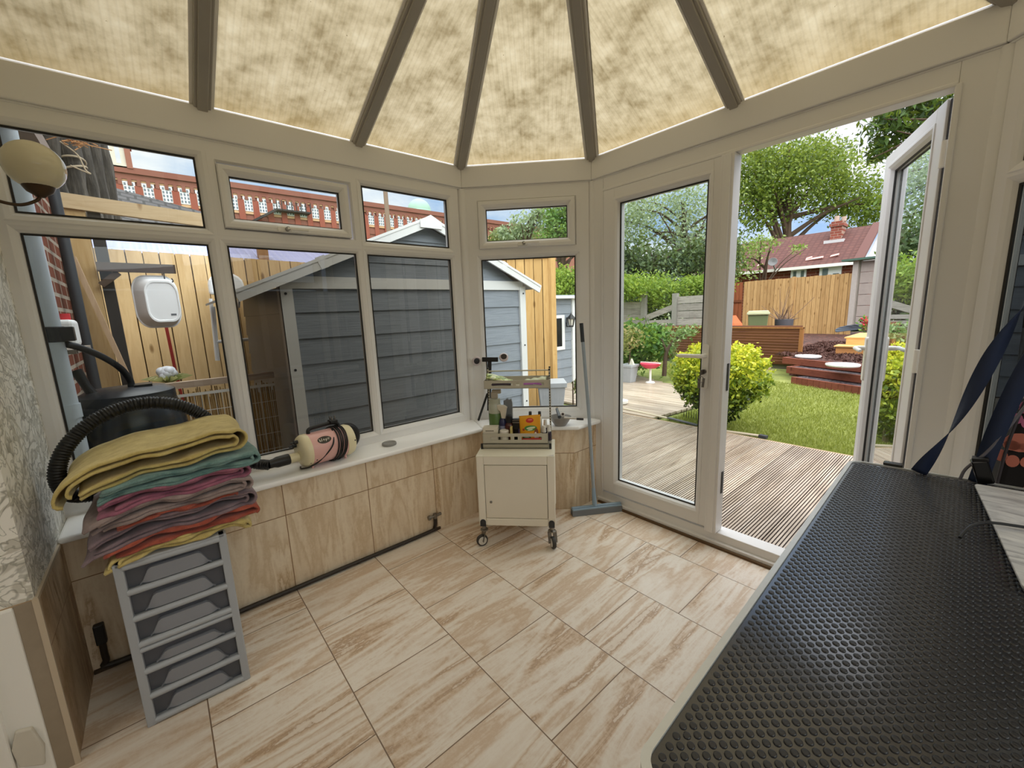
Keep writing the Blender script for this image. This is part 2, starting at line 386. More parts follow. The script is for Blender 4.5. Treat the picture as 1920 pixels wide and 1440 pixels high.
def openings_frame(pl, outer, ops, d0=-.06):
    # flat members round the openings: horizontal bands then uprights
    mb = MB(); a0, a1, z0, z1 = outer; rows = sorted({(o[2], o[3]) for o in ops})
    zz = z0
    for (b, t) in rows:
        pl.box(mb, a0, a1, zz, b-.028, d0, 0); zz = t+.028
        xs = sorted([o for o in ops if (o[2], o[3]) == (b, t)]); aa = a0
        for o in xs: pl.box(mb, aa, o[0]-.028, b-.028, t+.028, d0, 0); aa = o[1]+.028
        pl.box(mb, aa, a1, b-.028, t+.028, d0, 0)
    pl.box(mb, a0, a1, zz, z1, d0, 0)
    return mb
def window_handle(pl, a, z, parent, d=.012):
    mb = MB(); pl.box(mb, a-.045, a+.02, z-.012, z+.012, d, d+.012)
    mb.bar(pl.p(a-.01, z+.002, d+.028), pl.p(a+.09, z+.004, d+.022), .014, .014)
    h = mb.build('handle', PVCW, parent, world=True, bevel=.004)
    k = MB(); k.cyl(pl.p(a-.005, z, d), pl.p(a-.005, z, d+.034), .010, n=14); k.build('keyhole_boss', STEEL, h, world=True, smooth=True); return h
def sash(pl, o, g, hand, parent):
    mb = MB(); a0, a1, z0, z1 = o; b0, b1, y0, y1 = g; w = b0-a0
    prof = [(0, -.05), (0, -.004), (.012, .008), (w*.55, .014), (w-.004, .014), (w, .008), (w, -.05)]
    vs = []; m = len(prof); r = (y0-z0)/w
    for ca, cz, sa, sz in ((b0, y0, -1, -1), (b1, y0, 1, -1), (b1, y1, 1, 1), (b0, y1, -1, 1)): vs += [pl.p(ca+sa*q, cz+sz*q, d) for q, d in prof]
    mb.add(vs, [(k*m+j, k*m+(j+1) % m, ((k+1) % 4)*m+(j+1) % m, ((k+1) % 4)*m+j) for k in range(4) for j in range(m)])
    s = mb.build('sash', PVC, parent, world=True); pane(pl, b0, b1, y0, y1, s, GLASS, -.02); gasket(pl, b0, b1, y0, y1, s); window_handle(pl, *hand, s); return s
def window(name, pl, outer, ops, sashes, mats, label):
    mb = openings_frame(pl, outer, ops+[s[0] for s in sashes])
    for o in ops: pl.ring(mb, *o, BEAD)
    for s in sashes: pl.ring(mb, *s[0], [(-.004, -.05), (-.004, -.01), (.004, .001), (.030, .001), (.030, -.05)])
    w = struct(keep(mb).build(name, PVC)); w['label'] = label
    for o, m in zip(ops, mats): pane(pl, *o, w, m); gasket(pl, *o, w)
    for s in sashes: sash(pl, *s, w)
    return w
PL = Plane((0, 0, 0), (0, 1, 0)); PL.n = Vector((1, 0, 0))
PB = Plane((0, 0, 0), (s2, s2, 0)); PD = Plane(Bp, (1, 0, 0)); PR = Plane(Cp, (s2, -s2, 0)); PE = Plane(Dp, (0, -1, 0))
ZE, ZT = 2.07, 2.195
lo, up_ = (.648, 1.638), (1.709, 1.993)
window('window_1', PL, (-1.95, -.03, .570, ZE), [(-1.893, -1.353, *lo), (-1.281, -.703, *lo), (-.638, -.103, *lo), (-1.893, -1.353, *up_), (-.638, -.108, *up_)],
       [((-1.281, -.703, *up_), (-1.24, -.763, 1.756, 1.938), (-1.03, 1.727))], [GLASS, SHADE_TINT, SHADE_TINT, GLASS, GLASS], 'wide white plastic window of six panes over the long tiled wall')
window('window_2', PB, (.02, .793, .570, ZE), [(.105, .707, .654, 1.635)],
       [((.1, .712, 1.704, 1.99), (.147, .66, 1.747, 1.941), (.39, 1.722))], [GLASS], 'narrow white plastic window in the angled corner of the bay')
PRL = Plane(Dp, (-s2, s2, 0)); PRL.n = Vector((-s2, -s2, 0))
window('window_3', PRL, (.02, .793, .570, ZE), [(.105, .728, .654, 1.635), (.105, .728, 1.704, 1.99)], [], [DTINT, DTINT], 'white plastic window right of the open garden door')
PEL = Plane((2.791, 0, 0), (0, 1, 0)); PEL.n = Vector((-1, 0, 0))
window('window_4', PEL, (-1.95, -.03, .570, ZE), [(-1.893, -1.353, *lo), (-1.281, -.703, *lo), (-.638, -.103, *lo), (-1.893, -1.353, *up_), (-1.281, -.703, *up_), (-.638, -.108, *up_)], [], [GLASS]*6, 'white plastic window along the wall by the table')
# corner posts, eaves beams
mb = MB(); mb.cyl((-.02, .012, .57), (-.02, .012, ZE), .036); mb.box(-.06, -.012, -.06, .03, .57, ZE); struct(mb.build('trim_1', PVC, smooth=True))
mb = MB(); mb.cyl((.565, .60, 0), (.565, .60, ZE), .036); mb.box(.545, .6, .585, .64, 0, ZE); struct(mb.build('trim_2', PVC, smooth=True))
mb = MB(); mb.cyl((2.226, .60, 0), (2.226, .60, ZE), .036); mb.box(2.19, 2.246, .585, .64, 0, ZE); struct(mb.build('trim_3', PVC, smooth=True))
for i in range(5):
    mb = MB(); strip(mb, i, -.09, .014, ZE+.004, ZT); strip(mb, i, -.09, .004, ZE-.004, ZE+.006); strip(mb, i, -.12, -.004, ZT-.02, ZT+.016)
    struct(mb.build('trim_%d' % (4+i), PVC, bevel=.004))
# window boards
for k, m in ((0, 1), (1, -1)):
    X = lambda x: x if m == 1 else 2.791-x
    mb = MB(); mb.prism([(X(p), q) for p, q in ((-.02, -1.945), (.222, -1.945), (.222, -.0925), (.002, -.002), (-.02, 0))], .553, .578); struct(mb.build('sill_%s' % ('left' if m == 1 else 'right'), SILLM, bevel=.010, seg=3))
    mb = MB(); mb.prism([(X(p), q) for p, q in ((.002, .0), (.224, -.0905), (.652, .337), (.652, .565), (.58, .565))], .553, .578); struct(mb.build('sill_bay_%s' % ('left' if m == 1 else 'right'), SILLM, bevel=.010, seg=3))
# dwarf walls
mb = MB(); mb.prism([(-.12, -1.95), (.175, -1.95), (.175, -.0725), (-.12, .05)], 0, .553); struct(keep(mb).build('wall_left', WALLT))
mb = MB(); mb.prism([(-.12, .05), (.175, -.0725), (.60, .3525), (.60, .63), (.54, .66)], 0, .553); struct(keep(mb).build('wall_front', WALLTS))
mb = MB(); mb.prism([(2.911, -1.95), (2.616, -1.95), (2.616, -.0725), (2.911, .05)], 0, .553); struct(keep(mb).build('wall_right', WALLT))
mb = MB(); mb.prism([(2.911, .05), (2.616, -.0725), (2.191, .3525), (2.191, .63), (2.251, .66)], 0, .553); struct(keep(mb).build('wall_right_bay', WALLTS))
# floor
mb = MB(); mb.prism([(.0, -5.2), (4.2, -5.2), (4.2, -1.95), (2.85, -1.95), (2.85, 0), (2.2, .64), (.58, .64), (0, .06)], -.12, 0); struct(keep(mb).build('floor', FLOORM))
# ------------------------------------------------------------------ roof
APX = Vector((1.3955, -.64, 2.82)); zl = lambda x: ZT+.448*x
cT = 2.791
def panel(poly, e):   # sheet with u along the eaves, v up the slope
    me = bpy.data.meshes.new('ceiling'); poly = [Vector(p) for p in poly]; me.from_pydata([tuple(p) for p in poly], [], [tuple(range(len(poly)))])
    uv = me.uv_layers.new(name='UVMap'); e = Vector(e).normalized(); n = (poly[1]-poly[0]).cross(poly[2]-poly[0]).normalized(); f = n.cross(e)
    if f.z < 0: f = -f
    off = RNG.random()*9
    for i, p in enumerate(poly): uv.data[i].uv = ((p-poly[0]).dot(e)+math.floor(off), (p-poly[0]).dot(f))
    me.materials.append(ROOFM); o = bpy.data.objects.new('ceiling', me); COL.objects.link(o); return struct(o)
ZP = ZT+.012
L = lambda x, y: (x, y, zl(x)+.012); APU = APX+Vector((0, 0, .012))
panel([L(0, -2.0), L(0, -1.3), L(1.3955, -1.3), L(1.3955, -2.0)], (0, 1, 0)); panel([L(0, -1.3), L(0, -.64), APU, L(1.3955, -1.3)], (0, 1, 0)); panel([L(0, -.64), L(0, 0), APU], (0, 1, 0))
panel([(0, 0, ZP), (Bp.x, Bp.y, ZP), APU], (1, 1, 0)); panel([(Bp.x, Bp.y, ZP), (1.3955, Bp.y, ZP), APU], (1, 0, 0)); panel([(1.3955, Bp.y, ZP), (Cp.x, Cp.y, ZP), APU], (1, 0, 0))
Rr = lambda x, y: (cT-x, y, zl(x)+.012)
panel([(Cp.x, Cp.y, ZP), (cT, 0, ZP), APU], (1, -1, 0)); panel([Rr(0, 0), Rr(0, -.64), APU], (0, 1, 0)); panel([Rr(0, -.64), Rr(0, -1.3), Rr(1.3955, -1.3), APU], (0, 1, 0)); panel([Rr(0, -1.3), Rr(0, -2.0), Rr(1.3955, -2.0), Rr(1.3955, -1.3)], (0, 1, 0))
bars = [((0, -1.3, ZT), (1.3955, -1.3, 2.82)), ((0, -.64, ZT), APX), ((0, 0, ZT), APX), (tuple(Bp+Vector((0, 0, ZT))), APX), ((1.3955, .5748, ZT), APX), (tuple(Cp+Vector((0, 0, ZT))), APX), (tuple(Dp+Vector((0, 0, ZT))), APX), ((cT, -.64, ZT), APX), ((cT, -1.3, ZT), (1.3955, -1.3, 2.82)), ((1.3955, -2, 2.82), APX)]
for k, (p, q) in enumerate(bars):
    p, q = Vector(p), Vector(q); up = Vector((0, 0, 1)); w = .060
    mb = MB(); d = (q-p).normalized(); mb.bar(p-d*.02, q, w, .030, up); nn = d.cross(up).cross(d).normalized()
    mb.bar(p-nn*.016-d*.02, q-nn*.016, w*.62, .016, up)
    struct(mb.build('trim_%d' % (10+k), BARM, bevel=.004))
    # white seal strips each side of the bar
    mb = MB(); sd = d.cross(up).normalized()
    for sg in (-1, 1): mb.bar(p+sd*sg*(w/2+.006)+nn*.004, q+sd*sg*(w/2+.006)+nn*.004, .013, .006, up)
    struct(mb.build('trim_%d' % (20+k), PVCW))
# ------------------------------------------------------------------ garden doors
fr = MB(); PDb = PD
PD.n = Vector((0, -1, 0)); a = lambda x: x-Bp.x
PD.box(fr, a(.58), a(.660), 0, ZE, -.07, 0); PD.box(fr, a(2.116), a(2.211), 0, ZE, -.07, 0); PD.box(fr, a(.66), a(2.116), 2.0, ZE, -.07, 0); PD.box(fr, a(.66), a(2.116), 0, .075, -.09, .0); PD.box(fr, a(.62), a(2.19), 0, .03, -.02, .02)
PD.box(fr, a(.648), a(.664), .075, 2.0, -.03, .008); PD.box(fr, a(2.108), a(2.126), .075, 2.0, -.06, .008); PD.box(fr, a(.66), a(2.116), 1.990, 2.006, -.06, .008)
struct(keep(fr).build('trim_30', PVC, bevel=.004))
mb = MB(); PD.box(mb, a(.64), a(2.15), .0, .012, .02, .034); struct(mb.build('trim_31', plain('#6a5136', .9, var=.4, scale=30)))
def lever(pl, x, z, d, dirn, parent, mat=PVCW, keys=False):
    mb = MB(); pts = [pl.p(x+px_, z-.05+py_, d) for px_, py_ in rrect(.034, .235, .015)]
    mb.ext(pts, pl.n*.012 if d >= 0 else -pl.n*.012); sg = 1 if d >= 0 else -1
    h = mb.build('handle', mat, parent, world=True, bevel=.003)
    mb = MB(); dd = d+sg*.012
    mb.tube(spline([pl.p(x, z+.008, dd), pl.p(x, z+.008, dd+sg*.03), pl.p(x+dirn*.018, z+.009, dd+sg*.042), pl.p(x+dirn*.13, z+.006, dd+sg*.044)], 6), [.0125]*7+[.011]*6+[.010]*5+[.006], 12)
    mb.build('lever', mat, h, world=True, smooth=True)
    if keys:
        mb = MB(); mb.cyl(pl.p(x, z-.075, dd), pl.p(x, z-.075, dd+.012), .012, n=14); mb.obox(pl.p(x, z-.075, dd+.028), pl.e*.002, Vector((0, 0, .013)), pl.n*.016)
        mb.tube(arc(pl.p(x-.002, z-.112, dd+.034), pl.e, (0, 0, 1), .016, 0, 2*PI, 16)[:-1], .0016, 6, closed=True)
        mb.obox(pl.p(x-.012, z-.135, dd+.030), pl.e*.007, Vector((0, 0, .026)), pl.n*.0015); mb.obox(pl.p(x+.008, z-.13, dd+.026), pl.e*.006, Vector((.002, 0, .024)), pl.n*.0015)
        mb.build('keys', STEEL, h, world=True)
    return h
def leaf(name, pl, a0, a1, g0, g1, astr, label, over=False):
    mb = MB(); d0, d1 = -.062, .006
    z0, z1, y0, y1 = .088, 1.990, .182, 1.905
    pl.box(mb, a0, g0-.03, z0, z1, d0, d1); pl.box(mb, g1+.03, a1, z0, z1, d0, d1); pl.box(mb, g0-.03, g1+.03, z0, y0-.03, d0, d1); pl.box(mb, g0-.03, g1+.03, y1+.03, z1, d0, d1)
    pl.ring(mb, g0, g1, y0, y1, [(0, -.058), (0, -.016), (.010, .002), (.022, .010), (.034, .010), (.034, -.058)])
    if astr: pl.box(mb, astr[0], astr[1], z0-.008, z1-.004, -.05, .03); pl.box(mb, astr[0]+.014, astr[1]-.012, z0-.008, z1-.006, .03, .036)
    o = struct(keep(mb).build(name, PVC, bevel=.0025)); o['label'] = label
    pane(pl, g0, g1, y0, y1, o, GLASS); gasket(pl, g0, g1, y0, y1, o); return o
d1 = leaf('door_1', PD, a(.665), a(1.357), a(.772), a(1.284), (a(1.358), a(1.418)), 'closed white garden door leaf with a long glass pane')
lever(PD, a(1.318), 1.03, .007, -1, d1, keys=True)
hb = MB(); PD.box(hb, a(1.415), a(1.4215), .30, .42, -.03, -.01); PD.box(hb, a(1.415), a(1.4215), .86, 1.0, -.03, -.01); hb.build('lock_keep', DGREY, d1, world=True)
# second leaf, swung out into the garden
e2 = Vector((-.255, .667, 0)).normalized(); PO = Plane((2.092, .672, 0), e2); PO.n = Vector((-e2.y, e2.x, 0)); PO.n = -PO.n if PO.n.dot(Vector((-1, 0, 0))) < 0 else PO.n
d2 = leaf('door_2', PO, 0, .70, .115, .605, None, 'white garden door leaf standing open towards the garden')
lever(PO, .652, 1.03, .007, -1, d2); lever(PO, .652, 1.03, -.063, -1, d2)
mb = MB(); PO.box(mb, -.013, -.001, .09, 1.985, -.055, -.002); mb.build('hinge_strip', DGREY, d2, world=True)
mb = MB()
for z in (.3, 1.05, 1.8): mb.cyl(PO.p(-.022, z-.045, .004), PO.p(-.022, z+.045, .004), .011, n=12)
mb.build('hinges', PVCW, d2, world=True, smooth=True).name = 'hinge'
# ------------------------------------------------------------------ house wall behind the bay
mb = MB(); mb.box(-.6, .595, -2.25, -1.945, .555, 2.35); struct(keep(mb).build('wall_back', PAPER))
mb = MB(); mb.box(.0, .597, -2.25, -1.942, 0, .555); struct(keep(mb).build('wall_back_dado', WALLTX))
mb = MB(); mb.box(.174, .602, -1.947, -1.938, .549, .560); mb.box(.594, .603, -1.95, -1.937, 0, .556); struct(mb.build('trim_32', plain('#c3b39c', .5)))
mb = MB(); mb.box(.588, .601, -1.985, -1.944, .0, .553); struct(mb.build('trim_33', plain('#a39480', .8, var=.3, scale=20)))
mb = MB(); mb.box(.55, .606, -2.16, -1.985, 0, .552); mb.box(.55, .625, -2.16, -2.05, 0, 2.1); struct(mb.build('trim_34', PVCW, bevel=.006))
mb = MB(); mb.ext([(.606, -2.045, .09), (.606, -2.0, .06), (.606, -1.992, .12), (.606, -2.005, .19), (.606, -2.035, .20), (.606, -2.05, .15)], (.014, 0, 0)); struct(mb.build('trim_35', plain('#d8d2c4', .8, var=.2), bevel=.004))
mb = MB(); mb.box(.595, 2.35, -2.25, -1.99, 2.15, 3.0); mb.box(-.6, 3.5, -2.25, -2.0, 2.35, 3.1); mb.box(2.35, 3.5, -2.25, -1.945, 0, 3.0); struct(keep(mb).build('wall_back_upper', plain('#cfc9bc', .7)))
mb = MB(); mb.box(-.6, -.5, -5.2, -2.2, 0, 2.5); mb.box(3.5, 3.6, -5.2, -2.2, 0, 2.5); mb.box(-.6, 3.6, -5.3, -5.2, 0, 2.5); struct(keep(mb).build('wall_house', plain('#b9b2a4', .8)))
mb = MB(); mb.box(-.6, 3.6, -5.3, -2.2, 2.45, 2.55); struct(keep(mb).build('ceiling_house', plain('#d8d4ca', .8)))
# ================================================================== things in the room
# ---- drawer tower (front faces +x, local: front at x=0, y across, z up)
PLG = plain('#a9adb3', .35, var=.05); 
def frost():
    t = NT('frosted_drawer_plastic'); p = t.n('ShaderNodeBsdfPrincipled'); p.inputs['Base Color'].default_value = lin('#6a6c74'); p.inputs['Roughness'].default_value = .28
    tr = t.n('ShaderNodeBsdfTransparent'); tr.inputs[0].default_value = lin('#8d9096'); mx = t.n('ShaderNodeMixShader'); mx.inputs[0].default_value = .32
    t.l(p.outputs[0], mx.inputs[1]); t.l(tr.outputs[0], mx.inputs[2]); t.l(mx.outputs[0], t.out.inputs[0]); return t.m
FROST = frost()
dt = thing('drawer_tower', 'grey plastic tower of six clear-fronted drawers under the towel pile', 'drawers', (.612, -1.640, 0), -.04)
W2, DEP, HT = .1435, .37, .583
mb = MB()
for sg in (-1, 1):
    mb.obox((-.016, sg*(W2-.011), HT/2), (.016, 0, 0), (0, .012, 0), (0, 0, HT/2))
    mb.obox((-DEP+.016, sg*(W2-.011), HT/2), (.016, 0, 0), (0, .012, 0), (0, 0, HT/2))
    mb.obox((-DEP/2, sg*(W2-.006), HT/2), (DEP/2, 0, 0), (0, .003, 0), (0, 0, HT/2-.004))
mb.obox((-DEP/2, 0, HT-.006), (DEP/2, 0, 0), (0, W2-.003, 0), (0, 0, .006))
fr = mb.build('frame', PLG, dt, bevel=.006)
pitch = .0925; zs = [.012+k*pitch+(.006 if k > 2 else 0) for k in range(6)]
rl = MB()
for k, z in enumerate(zs+[HT-.016]):
    rl.cyl((-.006, -W2+.02, z), (-.006, W2-.02, z), .0105, n=12); rl.obox((-.02, 0, z), (.012, 0, 0), (0, W2-.02, 0), (0, 0, .006))
rl.cyl((-.006, -W2+.02, zs[3]-.02), (-.006, W2-.02, zs[3]-.02), .009, n=12)
rl.build('rail', PLG, dt, smooth=True)
for z in zs:
    mb = MB(); w = W2-.024; h0, h1 = z+.009, z+pitch-.010-(.018 if z == zs[2] else 0)
    mb.obox((-.022, 0, (h0+h1)/2), (.002, 0, 0), (0, w, 0), (0, 0, (h1-h0)/2)); mb.obox((-.19, 0, h0+.002), (.168, 0, 0), (0, w, 0), (0, 0, .002))
    for sg in (-1, 1): mb.obox((-.19, sg*w, (h0+h1)/2-.006), (.168, 0, 0), (0, .002, 0), (0, 0, (h1-h0)/2-.006))
    d_ = mb.build('drawer', FROST, dt)
    # scooped finger pull: a shallow arched lip standing out from the front
    hb = MB(); N = 22; vs = []; fs = []
    zt = h1-.020; zb = h0+.004
    for i in range(N+1):
        q = -1+2*i/N; y = q*w*.78; k = min(1, max(0, (1-abs(q))/.34)); k = k*k*(3-2*k); zz = zb+(zt-zb)*k
        vs += [(-.020, y, zz), (-.004-.010*(1-k), y, zz-.001), (-.004-.010*(1-k), y, zz-.004), (-.006-.012*(1-k), y, zb)]
    for i in range(N): fs += [(i*4+j, i*4+4+j, i*4+5+j, i*4+1+j) for j in range(3)]
    hb.add(vs, fs); hb.build('handle', plain('#8b8e96', .3, var=.05), d_, smooth=True, ang=50)
    bb = MB(); c = RNG.random(3)
    for q in range(3): bb.obox((-.12, -w*.6+q*w*.6, h0+.014+.004*q), (.06, 0, 0), (0, w*.22, 0), (0, 0, .010))
    bb.build('contents', plain(('#5b4f63', '#4a4a58', '#6a5a5a')[int(c[0]*3)], .7), d_)
# ---- towels: nested folds, fold at the right-hand (+y) end
def towel(label, ys, z0, th, col, rt, seed, x0=.255, x1=.605, droop=.03, nest=2, skew=0, lift=0, rd=0, roll=False):
    r = np.random.default_rng(seed); yl, yr = ys; th2 = th/2
    mb = MB(); NU = 34; NV = 12; ph = r.random(8)*6
    def surf(y, k, x):   # height of the pile's middle line at y
        q = (y-yl)/(yr-yl); dr = -.062*max(0, (-1.68-y)/.18)**1.5 - rd*max(0, (q-.86)/.14)**1.5 + lift*max(0, min(1, (q-.3)/.5))
        return dr+.004*math.sin(17*y+.6)+.002*math.sin(41*y)+.0015*math.sin(9*x)+.0008*math.sin(26*q+ph[1]+2*k)
    for lv in range(nest):
        rad = (th2-.003)*(1-lv*.46); yc = yr-th2-lv*.012
        prof = []
        yl2 = yl+r.random()*.035+lv*.012; yl3 = yl+r.random()*.045+lv*.01
        for i in range(NU): prof.append((yl2+(yc-yl2)*i/(NU-1), rad, 0))
        for i in range(1, 9): t_ = PI/2-PI*i/9; prof.append((yc+rad*1.15*math.cos(t_), rad*math.sin(t_), 1))
        for i in range(NU): prof.append((yc+(yl3-yc)*i/(NU-1), -rad, 2))
        if roll: n_l = 7; prof = [(yl2-rad*.9*math.sin(PI*i/n_l), rad*math.cos(PI*i/n_l)*.96+rad*.02, 0) for i in range(n_l-1, 0, -1)]+prof
        M = len(prof); vs = []; fs = []
        for j in range(NV+1):
            fx = j/NV; x = x0+(x1-x0)*fx+(.012*math.sin(ph[3]+lv) if j == NV else 0)
            for i, (y, z, w) in enumerate(prof):
                q = (y-yl)/(yr-yl)
                yy = y+skew*(fx-1)+.004*math.sin(7*fx+ph[4]+w)
                comp = 1-.25*max(0, .3-q)   # edges squash together
                nz = (.0012*math.sin(19*q+9*fx+ph[5]+lv*2+w)+.0006*math.sin(43*q+ph[6]-w*2))*(1 if lv else .4)
                xe = (.010*math.sin(13*q+ph[7]+w*1.9)+.006*math.sin(29*q+ph[1]+w))*fx**4
                vs.append((x+xe, yy, z0+th2+z*comp+nz+surf(y, w, fx)))
        for j in range(NV):
            for i in range(M-1): fs.append((j*M+i, j*M+i+1, (j+1)*M+i+1, (j+1)*M+i))
        mb.add(vs, fs)
    o = mb.build('towel', fabric(*col), None, smooth=True, solid=.0075, ang=80)
    return tag(o, label, 'towel', 'towels folded in a pile on the drawer tower')
YEL = ('#e0cd88', '#bda660'); TEA = ('#8aa8a4', '#567d7b'); PNK = ('#b9758b', '#92566c'); MAU = ('#9d888e', '#77666e'); GRB = ('#b09d9a', '#867470'); ORG = ('#c2654f', '#904337')
towel('bottom towel of the pile, mustard yellow with a rolled right end', (-1.80, -1.415), .586, .030, YEL, 1, 1, droop=.022, rd=.035, roll=True)
towel('orange-red towel just above the bottom yellow towel', (-1.80, -1.385), .617, .030, ORG, 1, 2, droop=.040, nest=1)
towel('thick brownish-mauve towel above the lower orange towel', (-1.850, -1.393), .648, .054, MAU, 1, 3, droop=.050, nest=2)
towel('thin orange towel showing as a sliver in mid pile', (-1.78, -1.44), .703, .014, ORG, 1, 4, droop=.04, nest=1)
towel('faded grey-mauve towel below the pink towel', (-1.83, -1.400), .718, .040, GRB, 1, 5, droop=.055, nest=2)
towel('dusky pink towel third from the top of the pile', (-1.80, -1.400), .759, .042, PNK, 1, 6, droop=.050, nest=2)
towel('teal green towel second from the top of the pile', (-1.800, -1.362), .802, .036, TEA, 1, 7, droop=.032)
towel('mustard yellow towel on top of the pile', (-1.842, -1.392), .840, .074, YEL, 1, 8, droop=.032, nest=2, lift=.016, roll=True)

# ---- grooming table: aluminium edge, black studded rubber top
TZ = .80; tq = math.atan2(.04, 1.27)
gt = thing('grooming_table', 'black studded rubber-topped grooming table with a thin metal edge', 'table', (2.36, -.62, 0))
ux = Vector((math.cos(-.0)*1, .115, 0)).normalized(); uy = Vector((-.031, 1, 0)).normalized()
org = Vector((2.066, -1.262, 0)); TLn = 1.28; TW = .605
def TP(a, b, z): return Vector((org.x+uy.x*b+ux.x*a, org.y+uy.y*b+ux.y*a, z))
def tout(inset, r, n=8):
    o = []
    for ca, cb, a0 in ((TW-inset-r, TLn-inset-r, 0), (inset+r, TLn-inset-r, PI/2), (inset+r, inset+r, PI), (TW-inset-r, inset+r, 1.5*PI)):
        o += [(ca+r*math.cos(a0+PI/2*i/n), cb+r*math.sin(a0+PI/2*i/n)) for i in range(n+1)]
    return o
mb = MB(); mb.ext([TP(p, q, TZ-.028) for p, q in tout(.006, .03)], (0, 0, .024)); mb.build('board', plain('#3a3833', .7), gt, world=True)
mb = MB(); outr, inr = tout(0, .036), tout(.010, .028); n_ = len(outr)
vs = [TP(*p, TZ-.03) for p in outr]+[TP(*p, TZ+.002) for p in outr]+[TP(*p, TZ+.003) for p in inr]+[TP(*p, TZ-.01) for p in inr]
mb.add(vs, [(k*n_+i, k*n_+(i+1) % n_, (k+1)*n_+(i+1) % n_, (k+1)*n_+i) for k in range(3) for i in range(n_)])
mb.build('edge_trim', plain('#e2e4e4', .34, .3, var=.12, scale=60), gt, world=True, smooth=True)
t = NT('black_rubber'); nz = t.noise(t.coord(), 160, 4); RUB = t.bsdf(t.mix(t.math('MULTIPLY', nz, .4), '#24252b', '#303138'), t.math('MULTIPLY_ADD', nz, .10, .14), bump=nz, bs=.06, bd=.002, spec=.8); t.p.inputs['Coat Weight'].default_value = .8; t.p.inputs['Coat Roughness'].default_value = .22; t.p.inputs['Coat IOR'].default_value = 1.6
mb = MB(); mb.ext([TP(p, q, TZ-.004) for p, q in tout(.010, .028)], (0, 0, .004)); mat_ = mb.build('rubber_mat', RUB, gt, world=True)
pit = .0168; pts = []
for i in range(int(TW/pit)+1):
    for j in range(int(TLn/pit)+1):
        for oo in (0, .5):
            p_, q_ = .012+(i+oo)*pit, .012+(j+oo)*pit
            if .018 < p_ < TW-.018 and .018 < q_ < TLn-.018: pts.append((p_, q_))
cen = np.array([tuple(TP(p_, q_, TZ)) for p_, q_ in pts]); K = 12; ang = np.arange(K)*2*PI/K
rings = [(.0046, .0000), (.0042, .0013), (.0034, .0017), (.0014, .0013)]
loc = np.concatenate([np.stack([np.cos(ang)*r, np.sin(ang)*r, np.full(K, z)], 1) for r, z in rings])
V = (cen[:, None, :]+loc[None]).reshape(-1, 3)
base_f = np.array([(k*K+i, k*K+(i+1) % K, (k+1)*K+(i+1) % K, (k+1)*K+i) for k in range(3) for i in range(K)]+[(3*K+i, 3*K+i+1, 3*K+K-2-i, 3*K+K-1-i) for i in range(0, K//2-1)])
F = (np.arange(len(cen))[:, None, None]*(K*4)+base_f[None]).reshape(-1, 4)
STUD = plain('#202127', .36, spec=.7)
o = npmesh('studs', V, F, STUD, mat_); o.data.polygons.foreach_set('use_smooth', [True]*len(o.data.polygons)); o.data.set_sharp_from_angle(angle=math.radians(70)); tag(o, kind='stuff')
for p_, q_ in ((.06, .16), (TW-.14, .16), (.06, TLn-.34), (TW-.14, TLn-.34)):
    mb = MB(); a_ = TP(p_, q_, 0); mb.bar(a_+Vector((0, 0, .005)), a_+Vector((0, 0, TZ-.03)), .03, .03, (1, 0, 0)); l_ = mb.build('leg', STEEL, gt, world=True, bevel=.003)
    mb = MB(); mb.cyl(a_, a_+Vector((0, 0, .012)), .022, n=14); mb.build('rubber_foot', BLACK, l_, world=True)
# ---- marble-look board lying on the table with a black cable over it
t = NT('marbled_laminate'); nn = t.noise(t.coord((3, 14, 3), rot=(0, 0, .6)), 3, 7, .65, 1.2); MRB = t.bsdf(t.ramp(nn, [(.3, '#8f9095'), (.48, '#c7c8cb'), (.7, '#e4e4e4')]), .4)
bt = thing('marbled_slab', 'closed flat grey marbled slab lying on the black table at the right edge', 'board', (2.45, -.3, TZ))
bo = [AZ(1826, 908, TZ+.012), AZ(1918, 1105, TZ+.012)]
e_ = (bo[1]-bo[0]).normalized(); f_ = Vector((-e_.y, e_.x, 0)); f_ = f_ if f_.x > 0 else -f_; LB = (bo[1]-bo[0]).length
def slab(z0, z1, ins, nm, m, pr=None):
    o = []; w_ = .235; r_ = .012
    for ca, cb, a0 in ((LB-ins-r_, w_-ins-r_, 0), (ins+r_, w_-ins-r_, PI/2), (ins+r_, ins+r_, PI), (LB-ins-r_, ins+r_, 1.5*PI)): o += [(ca+r_*math.cos(a0+PI/2*i/4), cb+r_*math.sin(a0+PI/2*i/4)) for i in range(5)]
    b = MB(); b.ext([bo[0]+e_*p_+f_*q_+Vector((0, 0, z0-TZ-.012)) for p_, q_ in o], (0, 0, z1-z0)); return b.build(nm, m, pr, world=True, bevel=.0015)
slab(TZ+.002, TZ+.009, .003, 'base', plain('#6f7072', .4), bt); slab(TZ+.0095, TZ+.015, 0, 'lid', MRB, bt)
mb = MB(); mb.tube(spline([AZ(1800, 1008, TZ+.008), AZ(1806, 1000, TZ+.014), AZ(1824, 985, TZ+.026), AZ(1856, 980, TZ+.028), AZ(1905, 986, TZ+.024), AZ(1960, 995, TZ+.02)], 8), .0032, 8)
tag(mb.build('cable', BLACK, smooth=True), 'black cable curling over the marbled slab on the table', 'cable')
